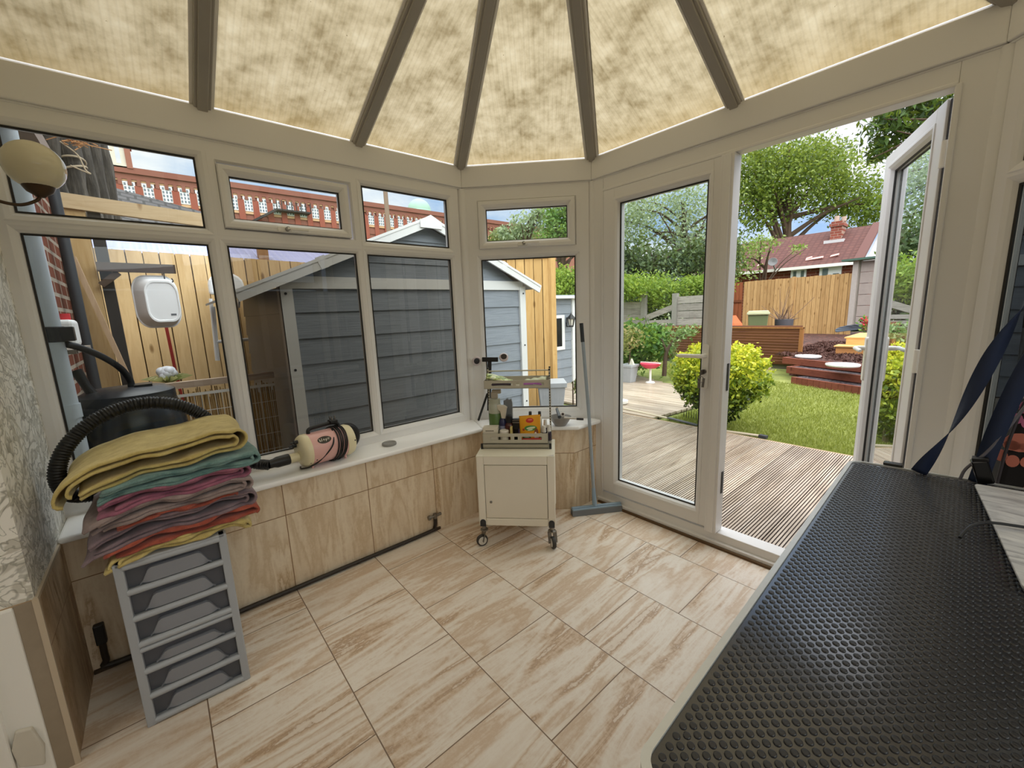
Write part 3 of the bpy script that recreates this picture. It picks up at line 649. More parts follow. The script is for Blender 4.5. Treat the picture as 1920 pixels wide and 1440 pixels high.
# ---- twisted navy straps, lead, clamp and paw-print bag beyond the table's far edge
NAVY = plain('#1d2c4c', .7, var=.15, scale=60)
def strap(pts, w, tw, nm, lab):
    P_ = spline(pts, 14); n = len(P_); mb = MB(); vs = []
    for i, p in enumerate(P_):
        d = (P_[min(i+1, n-1)]-P_[max(i-1, 0)]).normalized(); s_ = d.cross(Vector((.5, .86, 0))).normalized(); u_ = d.cross(s_)
        a_ = tw[0]+(tw[1]-tw[0])*i/(n-1); v_ = s_*math.cos(a_)+u_*math.sin(a_); vs += [p-v_*w/2, p+v_*w/2]
    mb.add(vs, [(2*i, 2*i+1, 2*i+3, 2*i+2) for i in range(n-1)]); return tag(mb.build(nm, NAVY, solid=.0016, smooth=True), lab, 'strap')
FP = (2.5, .045, 0); FN = (-.115, 1, 0)
strap([AP(1722, 886, FP, FN), AP(1790, 795, FP, FN), AP(1868, 655, FP, FN), AP(1945, 540, FP, FN), AP(2050, 430, FP, FN)], .034, (.55, .55+2.25*PI), 'strap', 'long twisted navy webbing strap rising right from the table corner')
strap([AP(1832, 905, FP, FN), AP(1872, 800, FP, FN), AP(1925, 690, FP, FN), AP(2010, 560, FP, FN)], .036, (.2, .9), 'strap', 'second navy webbing strap, behind the bag at the right edge')
mb = MB(); mb.obox(TP(.10, TLn+.008, TZ-.004), ux*.022, uy*.008, (0, 0, .014)); mb.obox(TP(.10, TLn+.006, TZ+.008), ux*.022, uy*.012, (0, 0, .003)); tag(mb.build('strap_clip', BLKG, bevel=.003), 'small black clip at the foot of the long navy strap', 'clip')
mb = MB(); mb.tube(spline([AP(1800, 898, FP, FN), AP(1812, 878, FP, FN), AP(1850, 848, FP, FN), AP(1892, 800, FP, FN), AP(1940, 740, FP, FN)], 8), .0035, 8)
tag(mb.build('lead', plain('#77747e', .6, var=.2, scale=90), smooth=True), 'thin grey lead slanting up from the table past the black clamp', 'lead')
cl = thing('clamp', 'black angular clamp standing at the far edge of the table', 'clamp', tuple(TP(.27, TLn+.012, TZ)))
c0 = AP(1848, 905, FP, FN); c1 = AP(1835, 862, FP, FN); mb = MB(); mb.bar(c0, c1, .030, .032); mb.build('body', BLKG, cl, world=True, bevel=.004)
mb = MB(); mb.bar(c1+Vector((-.012, 0, .0)), c1+Vector((.018, 0, .006)), .03, .01); mb.build('jaw', BLACK, cl, world=True, bevel=.002)
bag = thing('bag', 'black fabric bag printed with coral and pink paw prints at right edge', 'bag', (2.47, .12, .81))
BGM = plain('#221f22', .85, var=.2, scale=70); FB = (2.5, .075, 0)
q = [AP(u, v, FB, FN) for u, v in ((1866, 918), (1888, 838), (1915, 768), (1940, 720), (2050, 700), (2060, 930))]
mb = MB(); mb.ext(q, Vector((-.02, .07, 0))); bb = mb.build('body', BGM, bag, world=True, bevel=.012, seg=3)
mb = MB(); mb.tube([p+Vector((0, -.003, 0)) for p in spline([q[0], q[1], q[2], q[3]], 6)], .0035, 8); mb.build('piping', plain('#4a454a', .7), bb, world=True, smooth=True)
def paw(u, v, sc, c):
    ctr = AP(u, v, (2.5, .0735, 0), FN); e = Vector((1, .115, 0)).normalized(); mb = MB()
    def blob(a, b, ra, rb, rot=0):
        ps = []
        for k in range(16):
            t_ = 2*PI*k/16; x_, y_ = ra*math.cos(t_), rb*math.sin(t_); ps.append(ctr+e*(a+x_*math.cos(rot)-y_*math.sin(rot))*sc+Vector((0, 0, 1))*(b+x_*math.sin(rot)+y_*math.cos(rot))*sc)
        mb.ext(ps, Vector((.0, -.002, 0)))
    blob(0, .012, .030, .026); blob(-.014, .002, .016, .014); blob(.014, .002, .016, .014)
    for a, b, rr in ((-.030, -.030, .2), (-.008, -.042, 0), (.018, -.038, -.3)): blob(a, b, .0125, .017, rr)
    mb.build('paw_print', plain(c, .7, var=.05), bb, world=True)
paw(1912, 838, .95, '#d9816d'); paw(1938, 770, .8, '#d97aa0'); paw(1985, 850, .9, '#d9816d'); paw(1962, 905, .8, '#d98e6d')
mb = MB(); mb.cyl(AP(1917, 742, (2.5, .068, 0), FN), AP(1935, 748, (2.5, .068, 0), FN), .006, n=10); mb.build('metal_clip', CHROME, bag, world=True, smooth=True)
# ---- opal globe wall lamp
lp = thing('wall_lamp', 'opal glass globe lamp on a curved brass arm at top left', 'lamp', (.36, -1.944, 1.70))
LC = AY(64, 311, -1.80); mb = MB(); RR = .073
mb.ball(LC, RR, 28, 18)
t = NT('opal_glass'); OPAL = t.bsdf('#d6cfb4', .12, spec=.6); mb.build('glass_globe', OPAL, lp, world=True, smooth=True)
BRS = plain('#4a3826', .4, .6, var=.2); bt_ = LC+Vector((0, 0, -RR))
mb = MB(); mb.lathe([(.010, -.022), (.016, -.016), (.030, -.006), (.038, .008), (.040, .018), (.034, .018)], 24, bt_); mb.build('gallery', BRS, lp, world=True, smooth=True)
wl = Vector((LC.x+.115, -1.944, LC.z-.075)); mb = MB(); mb.tube(spline([bt_+Vector((0, 0, -.015)), bt_+Vector((.006, -.012, -.035)), bt_+Vector((.035, -.05, -.058)), bt_+Vector((.075, -.10, -.050)), wl], 8), .0048, 10); mb.build('arm', BRS, lp, world=True, smooth=True)
mb = MB(); mb.cyl(wl, wl+Vector((0, .012, 0)), .036, n=24); mb.build('wall_plate', BRS, lp, world=True, bevel=.003)
# ---- pet dryer on the window board
CRM = plain('#e6dcb8', .35, var=.06); PKM = plain('#e3b3ad', .35, var=.05); SZ = .578
dy = thing('pet_dryer', 'pink and cream pet hair dryer with wound black flex on the sill', 'dryer', (.12, -.99, SZ))
ax0 = Vector((.128, -1.130, SZ+.087)); axd = Vector((-.036, .25, .0)).normalized(); R_ = .079; LN = .268
P0 = lambda t_: ax0+axd*t_
def lat(prof, nm, m, par=dy): b = MB(); b.lathe(prof, 36, ax0, axd); return b.build(nm, m, par, world=True, smooth=True)
body = lat([(R_, .035), (R_+.001, .04), (R_+.001, LN-.06), (R_, LN-.055)], 'body', PKM)
lat([(.020, -.006), (R_*.72, -.004), (R_*.93, .004), (R_+.002, .018), (R_+.002, .036)], 'nozzle_cap', CRM)
lat([(R_+.002, LN-.056), (R_+.003, LN-.03), (R_*.95, LN-.012), (R_*.55, LN), (.01, LN+.002)], 'rear_cap', CRM)
noz = P0(-.004)+Vector((-.01, 0, -.024)); b = MB(); b.lathe([(.023, 0), (.023, .055), (.019, .062)], 20, noz, -axd); nz_ = b.build('outlet', CRM, dy, world=True, smooth=True)
b = MB(); b.lathe([(.025, .045), (.026, .05), (.026, .10), (.021, .115), (.020, .135)], 20, noz, -axd); hcf = b.build('hose_cuff', BLACK, dy, world=True, smooth=True)
side = axd.cross(Vector((0, 0, 1))).normalized()
b = MB()
for sx_, zz in ((.0, .052), (-.02, .03)):
    c_ = P0(-.004)+side*sx_+Vector((0, 0, zz)); b.cyl(c_, c_-axd*.018, .009, n=12); b.cyl(c_-axd*.018, c_-axd*.034, .004, n=8)
b.build('switch', BLACK, dy, world=True)
hp = [P0(.05)+Vector((0, 0, R_)), P0(.055)+Vector((0, 0, R_+.020)), P0(.09)+Vector((0, 0, R_+.026)), P0(.17)+Vector((0, 0, R_+.028)), P0(.20)+Vector((0, 0, R_+.018)), P0(.205)+Vector((0, 0, R_-.004))]
b = MB(); b.tube(spline(hp, 5), .0095, 10); b.build('handle', BLACK, dy, world=True, smooth=True)
b = MB()
for k in range(5):
    t_ = .150+k*.011; tilt = axd*.0+Vector((0, 0, 0))
    b.tube([P0(t_+.016*math.sin(a_+.5))+(side*math.cos(a_)+Vector((0, 0, 1))*math.sin(a_))*(R_+.005+.003*(k % 2)) for a_ in np.linspace(0, 2*PI, 30)[:-1]], .0038, 7, closed=True)
fwd = -side if (-side).x > 0 else side
b.tube(spline([P0(.165)+Vector((0, 0, R_+.008))+fwd*.01, P0(.13)+fwd*(R_+.004)+Vector((0, 0, .02)), P0(.07)+fwd*(R_*.8)+Vector((0, 0, -.048)), P0(.02)+fwd*(R_*.62)+Vector((0, 0, -.072)), P0(-.012)+fwd*.03+Vector((0, 0, -.076)), P0(-.005)+Vector((0, 0, -.076))], 8), .0038, 7)
b.build('power_cord', BLACK, dy, world=True, smooth=True)
pg = P0(.178)+Vector((0, 0, R_+.034)); b = MB(); b.obox(pg, axd*.020, side*.020, (0, 0, .010)); plug = b.build('plug', BLACK, dy, world=True, bevel=.005)
b = MB()
for p_, q_ in ((.012, 0), (-.008, .011), (-.008, -.011)): b.obox(pg+axd*p_+side*q_+Vector((0, 0, .018)), axd*.0025, side*.0025, (0, 0, .009))
b.build('pin', STEEL, plug, world=True)
# oval dark badge with pale lettering on the room side
bc = P0(.098)+(fwd*.80+Vector((0, 0, 1))*.60).normalized()*(R_+.0016); bn = (fwd*.80+Vector((0, 0, 1))*.60).normalized(); bu = axd.cross(bn); bu = bu if bu.z > 0 else -bu
b = MB(); vs = []; 
def onb(a_, h_, o_=0): th_ = math.atan2(.60, .80)+h_/R_; return P0(.098+a_)+(fwd*math.cos(th_)+Vector((0, 0, 1))*math.sin(th_))*(R_+.0018+o_)
vs = [onb(0, 0)]+[onb(.034*math.cos(2*PI*k/28), .019*math.sin(2*PI*k/28)) for k in range(28)]; b.add(vs, [(0, 1+k, 1+(k+1) % 28) for k in range(28)]); bdg = b.build('badge', plain('#3a352f', .4), body, world=True)
b = MB()
for pts_ in ([(-.024, .008), (-.024, -.006), (-.019, -.006), (-.018, -.001), (-.024, 0)], [(-.013, .009), (-.013, -.006)], [(-.006, 0), (-.003, .004), (.001, 0), (-.003, -.005), (-.006, 0)], [(.006, -.010), (.006, .003), (.011, .002), (.012, -.003), (.006, -.005)], [(.016, .006), (.020, -.005), (.024, .006)]):
    b.tube([onb(p_, q_, .0006) for p_, q_ in pts_], .0013, 5)
b.build('lettering', plain('#e9e4d6', .5), bdg, world=True)
for t_, a_ in ((.022, -.7), (.05, -.55), (LN-.02, .1), (.05, -1.1)): b = MB(); c_ = P0(t_)+(fwd*math.cos(a_)+Vector((0, 0, 1))*math.sin(a_))*R_; b.ball(c_, .0038, 8, 6); b.build('screw', DGREY, body, world=True)
for t_, sg in ((.04, 1), (.04, -1), (LN-.06, 1), (LN-.06, -1)): b = MB(); c_ = P0(t_)+side*sg*.035; b.cyl((c_.x, c_.y, SZ), (c_.x, c_.y, SZ+.026), .006, n=10); b.build('foot', PKM, dy, world=True)
# dryer's corrugated hose: a dark loop behind the dryer, and the long loop behind the towels
def corrugated(pts, r, nm, parent=None, per=6.0):
    P_ = spline(pts, 60); out = [P_[0]]; acc = 0
    step = .0026
    for p, q in zip(P_, P_[1:]):
        d = (q-p).length
        while acc+d >= step:
            t_ = (step-acc)/d; p = p+(q-p)*t_; out.append(p.copy()); d = (q-p).length; acc = 0
        acc += d
    b = MB(); b.tube(out, [r*(1+.085*math.sin(2*PI*i/3.4)) for i in range(len(out))], 16); return b.build(nm, BLACK, parent, world=bool(parent), smooth=True, ang=80)
lc = P0(LN+.012)+Vector((-.055, -.02, -.004))
b = MB(); b.tube(arc(lc, axd, Vector((0, 0, 1)), .058, -2.2, 1.9, 26), .020, 12); b.build('hose_end', BLACK, dy, world=True, smooth=True)
b = MB(); b.ball(P0(LN+.006)+Vector((.0, 0, -.01)), .016, 14, 8); b.build('inlet_grille', plain('#b9bdc2', .4), dy, world=True, smooth=True)
HX = .235
hpx = [(505, 872, .14), (470, 868, .10), (430, 850, HX-.02), (402, 800, HX), (370, 773, HX), (320, 757, HX), (262, 757, HX), (205, 774, HX+.02), (155, 805, HX+.04), (120, 845, HX+.06), (107, 890, HX+.07), (122, 922, HX+.05), (150, 930, HX), (200, 925, HX-.02)]
ho = corrugated([AX(u, v, x) for u, v, x in hpx], .0225, 'corrugated_hose')
tag(ho, 'black corrugated hose arching up behind the towel pile', 'hose')
# navy case lying on the sill behind the pile
mb = MB(); c0, c1 = AX(235, 842, .11), AX(352, 822, .10); c0.z = c1.z = 0; mb.bar(c0+Vector((0, 0, .68)), c1+Vector((0, 0, .70)), .10, .10)
mb.bar(c0+Vector((0, 0, .60)), c1+Vector((0, 0, .60)), .12, .045)
tag(mb.build('case', plain('#272a52', .6), bevel=.02, seg=3), 'dark navy blue soft case on the sill behind the towels', 'case')
# ---- round grey lid lying on the sill
mb = MB(); mb.lathe([(.034, 0), (.040, .002), (.0405, .013), (.037, .015), (.034, .0125), (.001, .0115)], 32, tuple(AZ(730, 834, SZ)))
tag(mb.build('lid', plain('#8c8a86', .4, .3), smooth=True), 'round grey lid lying alone on the white sill', 'lid')
# ---- copper-black heating pipe along the foot of the tiled wall
PIPM = plain('#2a211b', .5, var=.3, scale=20)
pp = thing('heating_pipe', 'dark pipe running along the floor at the foot of the tiled wall', 'pipe', (.19, -1.0, 0))
mb = MB(); mb.tube(spline([(.190, -1.90, .14), (.190, -1.90, .05), (.192, -1.885, .020), (.192, -1.6, .016), (.191, -.9, .014), (.190, -.50, .014), (.190, -.462, .03), (.190, -.455, .085)], 6), .0105, 10); mb.build('pipe', PIPM, pp, world=True, smooth=True)
mb = MB(); mb.box(.180, .205, -1.915, -1.885, .12, .20); mb.build('elbow', BLACK, pp, world=True, bevel=.004)
mb = MB(); mb.cyl((.190, -.455, .085), (.190, -.455, .115), .012, n=12); mb.cyl((.190, -.49, .100), (.190, -.415, .102), .009, n=12); mb.cyl((.190, -.50, .1), (.190, -.487, .1), .014, n=12); mb.build('valve', STEEL, pp, world=True, smooth=True)
mb = MB(); mb.box(.176, .186, -1.94, -.42, 0, .014); struct(mb.build('baseboard_left', plain('#4b3a2b', .8, var=.3, scale=20)))
# ---- blue-grey broom leaning in the corner
bm_ = thing('broom', 'blue-grey rubber broom leaning in the corner by the garden door', 'broom', (.735, .41, 0))
h0, h1 = Vector((.640, .275, .0)), Vector((.815, .555, .0)); hd = (h1-h0).normalized(); hn = Vector((hd.y, -hd.x, 0)); mid = (h0+h1)/2
BLU = plain('#8fa6ba', .5, var=.1)
mb = MB(); mb.bar(h0+Vector((0, 0, .041)), h1+Vector((0, 0, .041)), .042, .012); mb.bar(h0+Vector((0, 0, .050)), h1+Vector((0, 0, .050)), .022, .008); hd_ = mb.build('head', BLU, bm_, world=True, bevel=.004)
mb = MB()
for k in range(58):
    p_ = h0+(h1-h0)*((k+.5)/58)
    for j in range(4): c_ = p_+hn*(-.018+.012*j); mb.bar(c_+Vector((0, 0, .036)), c_+hn*(.003*(j-1.5))+Vector((0, 0, 0.001)), .0042, .0075, hd)
mb.build('bristles', plain('#83888f', .7), bm_, world=True)['kind'] = 'stuff'
top = AP(1090, 606, (.60, .43, 0), (s2, -s2, 0)); foot = mid-hd*.012+Vector((0, 0, .05))
mb = MB(); mb.cyl(foot, foot+(top-foot)*.10, .015, .0115, n=14); mb.build('socket', BLU, bm_, world=True, smooth=True)
mb = MB(); mb.tube([foot+(top-foot)*.06, foot+(top-foot)*.5+Vector((.004, .004, 0)), top], .0105, 12); mb.build('pole', plain('#9aa5ae', .4, .1), bm_, world=True, smooth=True)
mb = MB(); mb.cyl(top+(foot-top)*.1, top, .0118, n=14); mb.build('grip', plain('#2b3136', .6), bm_, world=True, smooth=True)
# ---- white metal trolley cabinet on castors
TRM = plain('#e6dfd0', .35, var=.03); tr = thing('trolley_cabinet', 'small cream metal cabinet on four castors under the organizer rack', 'cabinet', (.5166, -.3613, 0), math.atan2(.6806, .7327))
# local: x along the front, y back into the corner, z up
TWd, TDp, Z0_, Z1_ = .425, .30, .130, .535
mb = MB()
for x_ in (0, TWd-.040):
    mb.box(x_, x_+.040, 0, .03, Z0_, Z1_); mb.box(x_, x_+.040, TDp-.03, TDp, Z0_, Z1_)
for x_ in (.004, TWd-.012): mb.box(x_, x_+.008, .02, TDp-.02, Z0_+.005, Z1_-.004)
mb.box(.04, TWd-.04, 0, .02, Z1_-.050, Z1_-.001); mb.box(.04, TWd-.04, 0, .02, Z0_, Z0_+.042); mb.box(.03, TWd-.03, TDp-.012, TDp-.004, Z0_, Z1_-.005); mb.box(.02, TWd-.02, .01, TDp-.01, Z0_+.004, Z0_+.014)
mb.build('body', TRM, tr, bevel=.004)
mb = MB(); mb.box(-.001, TWd+.001, -.001, TDp, Z1_-.004, Z1_); mb.build('top', plain('#ded8c4', .3, var=.02), tr, bevel=.0018)
mb = MB(); mb.box(.0425, TWd-.0425, .003, .012, Z0_+.045, Z1_-.053); dr_ = mb.build('door', plain('#e0d8c8', .35, var=.02), tr, bevel=.0015)
mb = MB(); mb.box(.0405, TWd-.0405, .012, .014, Z0_+.043, Z1_-.051); mb.build('shadow_gap', GASK, dr_)
mb = MB(); mb.lathe([(.007, 0), (.007, .004), (.004, .006), (.001, .006)], 16, (.072, .003, .27), (0, -1, 0)); mb.build('lock', STEEL, dr_, smooth=True)
for x_, y_, rz in ((.022, .022, .5), (TWd-.022, .022, 1.9), (.022, TDp-.022, 1.2), (TWd-.022, TDp-.022, .3)):
    c = MB(); c.lathe([(.014, .0), (.022, .004), (.022, .010), (.012, .014)], 16, (x_, y_, .088)); c.lathe([(.012, .10), (.012, .130)], 12, (x_, y_, 0))
    dx, dy_ = math.cos(rz), math.sin(rz); cx, cy = x_-dx*.016, y_-dy_*.016
    for sg in (-1, 1): c.bar((x_-dy_*.015*sg, y_+dx*.015*sg, .092), (cx-dy_*.015*sg, cy+dx*.015*sg, .030), .022, .003, (dx, dy_, 0))
    ca = c.build('castor', STEEL, tr, smooth=True, ang=30)
    wv = Vector((-dy_, dx, 0)); w = MB(); w.lathe([(.016, -.011), (.031, -.010), (.033, -.005), (.033, .005), (.031, .010), (.016, .011)], 26, (cx, cy, .033), wv); wh = w.build('wheel', plain('#3c3a38', .6), ca, smooth=True)
    w = MB(); w.lathe([(.020, -.0125), (.024, -.0115), (.024, .0115), (.020, .0125)], 22, (cx, cy, .033), wv); w.build('rim', plain('#d5d2ca', .4), wh, smooth=True)
    if y_ < .1: p = MB(); p.lathe([(.016, 0), (.016, .003), (.008, .005), (.001, .005)], 16, (x_, -.001, .152), (0, -1, 0)); p.obox((x_, -.002, .140), (.016, 0, 0), (0, .002, 0), (0, 0, .014)); p.build('bracket', DGREY, ca)
# ---- two tier organizer rack on the trolley (same local frame)
RKM = plain('#b9b3a2', .35, var=.03); rk_o = Vector((.441, -.257, .535)); ra = math.atan2(.6806, .7327)
rk = thing('organizer_rack', 'beige metal two-tier organizer rack standing on the trolley cabinet', 'rack', tuple(rk_o), ra)
RW, RD = .386, .165
def tray(mb, z, h, x0, x1, y0, y1, slots):
    mb.box(x0, x1, y0, y1, z, z+.003); mb.box(x0, x1, y1-.003, y1, z, z+h); mb.box(x0, x0+.003, y0, y1, z, z+h); mb.box(x1-.003, x1, y0, y1, z, z+h)
    zs0, zs1 = z+h*.36, z+h*.68; mb.box(x0, x1, y0, y0+.003, z, zs0); mb.box(x0, x1, y0, y0+.003, zs1, z+h); xx = x0
    for a_, b_ in slots: mb.box(xx, x0+a_, y0, y0+.003, zs0, zs1); xx = x0+b_
    mb.box(xx, x1, y0, y0+.003, zs0, zs1)
SL = [(.045, .160), (.180, .200), (.222, .335)]
mb = MB(); tray(mb, .030, .058, .004, RW-.012, 0, RD, SL); mb.build('lower_tray', RKM, rk)
mb = MB(); mb.box(-.002, RW-.002, -.008, RD, .006, .026); mb.build('base', plain('#a29c8c', .3, .3), rk, bevel=.003)
for x_ in (-.008, RW-.006):
    for y_ in (-.010, RD-.008): mb = MB(); mb.box(x_, x_+.013, y_, y_+.013, .0, .030); mb.build('corner_foot', BLACK, rk)
mb = MB(); tray(mb, .345, .046, .024, RW+.004, .006, RD, SL); mb.build('upper_tray', RKM, rk)
for x_, y_ in ((RW+.002, .05), (RW+.002, RD-.02), (.026, RD-.02)):
    mb = MB(); mb.box(x_-.004, x_+.004, y_-.004, y_+.004, .01, .440); po = mb.build('post', RKM, rk); mb = MB()
    for k in range(26): mb.box(x_-.0025, x_+.0025, y_-.0046, y_-.0040, .03+k*.0155, .038+k*.0155)
    mb.build('slot', BLACK, po); mb = MB(); mb.box(x_-.005, x_+.005, y_-.005, y_+.005, .438, .446); mb.build('end_cap', BLACK, po)
mb = MB(); mb.cyl((.026, RD-.02, .425), (RW+.002, RD-.02, .425), .004, n=10); mb.build('guard_rail', RKM, rk, smooth=True)
def RK(x, y, z): c_, s_ = math.cos(ra), math.sin(ra); return (rk_o.x+c_*x-s_*y, rk_o.y+s_*x+c_*y, rk_o.z+z)
ZL, ZU = .0335, .3485
def rthing(nm, lab, cat, x, y, z, rz=0, group=None): return thing(nm, lab, cat, RK(x, y, z), ra+rz, group)
# spray bottle, tall, half full of green liquid
sb = rthing('spray_bottle', 'tall clear spray bottle half full of green liquid on the rack', 'bottle', .065, .105, ZL)
mb = MB(); mb.lathe([(.034, 0), (.038, .004), (.038, .150), (.037, .152)], 24); mb.build('liquid', plain('#5f7a45', .25, var=.15), sb, smooth=True)
mb = MB(); mb.lathe([(.037, .152), (.038, .155), (.038, .197), (.034, .203), (.033, .215), (.033, .235), (.020, .238), (.001, .238)], 24); mb.build('bottle', plain('#b4b6a4', .25, var=.1), sb, smooth=True)
mb = MB(); mb.box(-.020, .020, -.013, .013, .236, .275); mb.box(-.014, .040, -.011, .011, .265, .290); mb.build('spray_head', plain('#b5ab98', .4), sb, bevel=.006)
s3 = rthing('spray_bottle', 'navy labelled bottle with a cream trigger spray head', 'bottle', .112, .080, ZL)
mb = MB(); mb.lathe([(.020, 0), (.023, .003), (.023, .095), (.018, .115), (.012, .125)], 20); bo_ = mb.build('bottle', plain('#24274c', .35), s3, smooth=True)
mb = MB(); mb.lathe([(.0234, .03), (.0234, .082)], 20); mb.build('paper_label', plain('#8b8fa6', .5), bo_, smooth=True)
mb = MB(); mb.ext([(-.032, -.011, .205), (-.028, -.011, .178), (-.012, -.011, .165), (-.006, -.011, .122), (.016, -.011, .122), (.026, -.011, .178), (.030, -.011, .190), (.012, -.011, .202)], (0, .022, 0)); mb.build('trigger_head', plain('#cfc6b4', .4), s3, bevel=.004)
s4 = rthing('clipper_case', 'grey plastic clipper guard case standing behind the trigger spray', 'case', .138, .135, ZL)
mb = MB(); mb.ext([(x_, -.012, z_) for x_, z_ in ((-.026, 0), (.026, 0), (.028, .20), (.022, .228), (.008, .222), (.0, .232), (-.012, .222), (-.024, .218))], (0, .024, 0)); mb.build('body', plain('#7c7f82', .45), s4, bevel=.004)
b5 = rthing('bottle', 'small dark brown bottle with a black cap behind the white tub', 'bottle', .152, .066, ZL)
mb = MB(); mb.lathe([(.024, 0), (.027, .004), (.027, .086), (.020, .100), (.015, .104)], 22); mb.build('bottle', plain('#4a231c', .25), b5, smooth=True)
mb = MB(); mb.lathe([(.019, .102), (.019, .140), (.016, .143), (.001, .143)], 20); mb.build('cap', BLACK, b5, smooth=True)
y6 = rthing('carton', 'narrow yellow carton squeezed beside the white tub', 'carton', .166, .034, ZL); mb = MB(); mb.box(-.006, .006, -.018, .018, 0, .086); tag(y6); mb.build('box', plain('#d3c27a', .6), y6, bevel=.001); mb = MB(); mb.box(-.0065, .0065, -.0185, .0185, .0, .04); mb.build('yellow_panel', plain('#d7b62e', .6), y6)
bx = rthing('cardboard_box', 'small white cardboard box at the left front of the rack', 'box', .048, .034, ZL)
mb = MB(); mb.box(-.042, .042, -.026, .026, 0, .088); bxx = mb.build('box', plain('#cfc8b6', .6), bx, bevel=.0015)
mb = MB(); mb.box(-.028, .020, -.0280, -.0268, .066, .072); mb.build('printing', plain('#8a8478', .6), bxx)
mb = MB(); mb.box(-.043, .043, -.027, .027, .062, .0885); mb.build('lid_flap', plain('#ddd6c6', .6), bxx, bevel=.001)
tb = rthing('tub', 'white round plastic tub with a ribbed lid, front of the rack', 'tub', .124, .032, ZL)
mb = MB(); mb.lathe([(.021, 0), (.024, .003), (.024, .046), (.023, .048)], 26); mb.build('tub', plain('#d9d2c2', .4), tb, smooth=True)
mb = MB(); mb.lathe([(.026, .044), (.027, .047), (.026, .050), (.027, .053), (.026, .056), (.027, .059), (.026, .064), (.023, .067), (.001, .067)], 26); mb.build('lid', plain('#e8e2d6', .4), tb, smooth=True)
ck = rthing('hair_clipper', 'black hair clipper standing upright in the rack', 'clipper', .194, .058, ZL)
mb = MB(); mb.ext([(x_, -.014, z_) for x_, z_ in ((-.020, 0), (.020, 0), (.021, .06), (.026, .118), (.024, .128), (-.022, .126), (-.026, .116), (-.019, .06))], (0, .028, 0)); cb = mb.build('body', BLKG, ck, bevel=.005)
mb = MB(); mb.box(-.022, .022, -.016, -.012, .104, .110); mb.box(-.022, .022, -.016, -.012, .117, .121); mb.build('blade', STEEL, cb); mb = MB(); mb.box(.012, .020, -.0155, -.012, .01, .07); mb.build('side_grip', plain('#4b3f68', .5), cb)
# treat pouch: orange foil bag, words left as blurred shapes like the photo's
po = rthing('treat_pouch', 'orange foil pouch of pet treats with a green band and red badge', 'pouch', .272, .040, ZL)
mb = MB()
def pf(i, j):
    x_ = -.058+.116*i; b_ = math.sin(PI*i)**.6*(.022*(1-j)**.7+.001); return Vector((x_*(1+.04*j), -b_, .150*j+.008*(i-.5)*j))
mb.grid(pf, 16, 14); mb.grid(lambda i, j: Vector((pf(i, j).x, -pf(i, j).y*.8, pf(i, j).z)), 16, 14, True); pb = mb.build('foil', plain('#e9a31f', .38, var=.1), po, smooth=True, solid=.0006)
def onp(x_, z_, off=.0012): i = (x_/(1+.04*z_/.15)+.058)/.116; j = z_/.15; q_ = pf(min(1, max(0, i)), j); return Vector((x_, q_.y-off, z_+.008*(i-.5)*j))
def patch(nm, c, cx, cz, rx, rz, par=pb, n=18, off=.0012, rot=0):
    b = MB(); ring_ = [onp(cx+rx*math.cos(2*PI*k/n)*math.cos(rot)-rz*math.sin(2*PI*k/n)*math.sin(rot), cz+rx*math.cos(2*PI*k/n)*math.sin(rot)+rz*math.sin(2*PI*k/n)*math.cos(rot), off) for k in range(n)]
    b.add([onp(cx, cz, off)]+ring_, [(0, 1+k, 1+(k+1) % n) for k in range(n)]); return b.build(nm, plain(c, .45), par)
patch('badge', '#c8322a', 0, .122, .022, .014); patch('badge_shine', '#e27f6d', .002, .126, .013, .004, off=.002)
patch('green_band', '#4f8a3c', .004, .078, .036, .016); patch('band_lettering', '#d5e2c0', .006, .080, .026, .006, off=.002, rot=.12); patch('band_lettering', '#d5e2c0', .002, .069, .016, .004, off=.002, rot=.12)
patch('red_spot', '#b4482a', -.036, .070, .007, .007); patch('lower_panel', '#3f6b3a', -.018, .022, .024, .020); patch('panel_lettering', '#9ab089', -.018, .026, .016, .004, off=.002)
patch('dog_picture', '#8a4c24', .036, .046, .012, .030); patch('dog_picture', '#efe6da', .038, .028, .012, .018, off=.002); patch('dog_picture', '#f2ede4', .032, .044, .006, .012, off=.0022)
# little spray bottles, one built and copied
def mini(nm, lab, x, y, h):
    b = rthing(nm, lab, 'bottle', x, y, ZL, 0, 'little spray bottles at the right end of the rack')
    m_ = MB(); m_.lathe([(.012, 0), (.0145, .003), (.0145, h*.52), (.010, h*.60)], 18); m_.build('bottle', plain('#2a2030', .25), b, smooth=True)
    m_ = MB(); m_.lathe([(.0115, h*.58), (.0115, h*.66), (.009, h*.98), (.001, h)], 18); m_.build('cap', plain('#d9d4cc', .4), b, smooth=True); return b
mini('mini_spray_bottle', 'little dark bottle with white cap nearest the orange pouch', .352, .030, .092)
mini('mini_spray_bottle', 'little dark bottle with white cap by the rack post at the far right', .372, .085, .094).location = RK(.379, .046, ZL)
mini('mini_spray_bottle', 'taller white-capped bottle standing behind the other two little bottles', .358, .075, .118)
for x_, lab in ((.27, 'black-topped slim bottle behind the pouch, left of the two'), (.325, 'black-topped slim bottle behind the pouch, right of the two')):
    b = rthing('slim_bottle', lab, 'bottle', x_, .120, ZL, 0, 'slim bottles behind the orange pouch'); m_ = MB(); m_.lathe([(.012, 0), (.014, .003), (.014, .115), (.008, .125)], 16); m_.build('bottle', plain('#dad6cc', .3), b, smooth=True); m_ = MB(); m_.lathe([(.009, .122), (.009, .150), (.006, .153), (.001, .153)], 14); m_.build('cap', plain('#2c3036', .4), b, smooth=True)
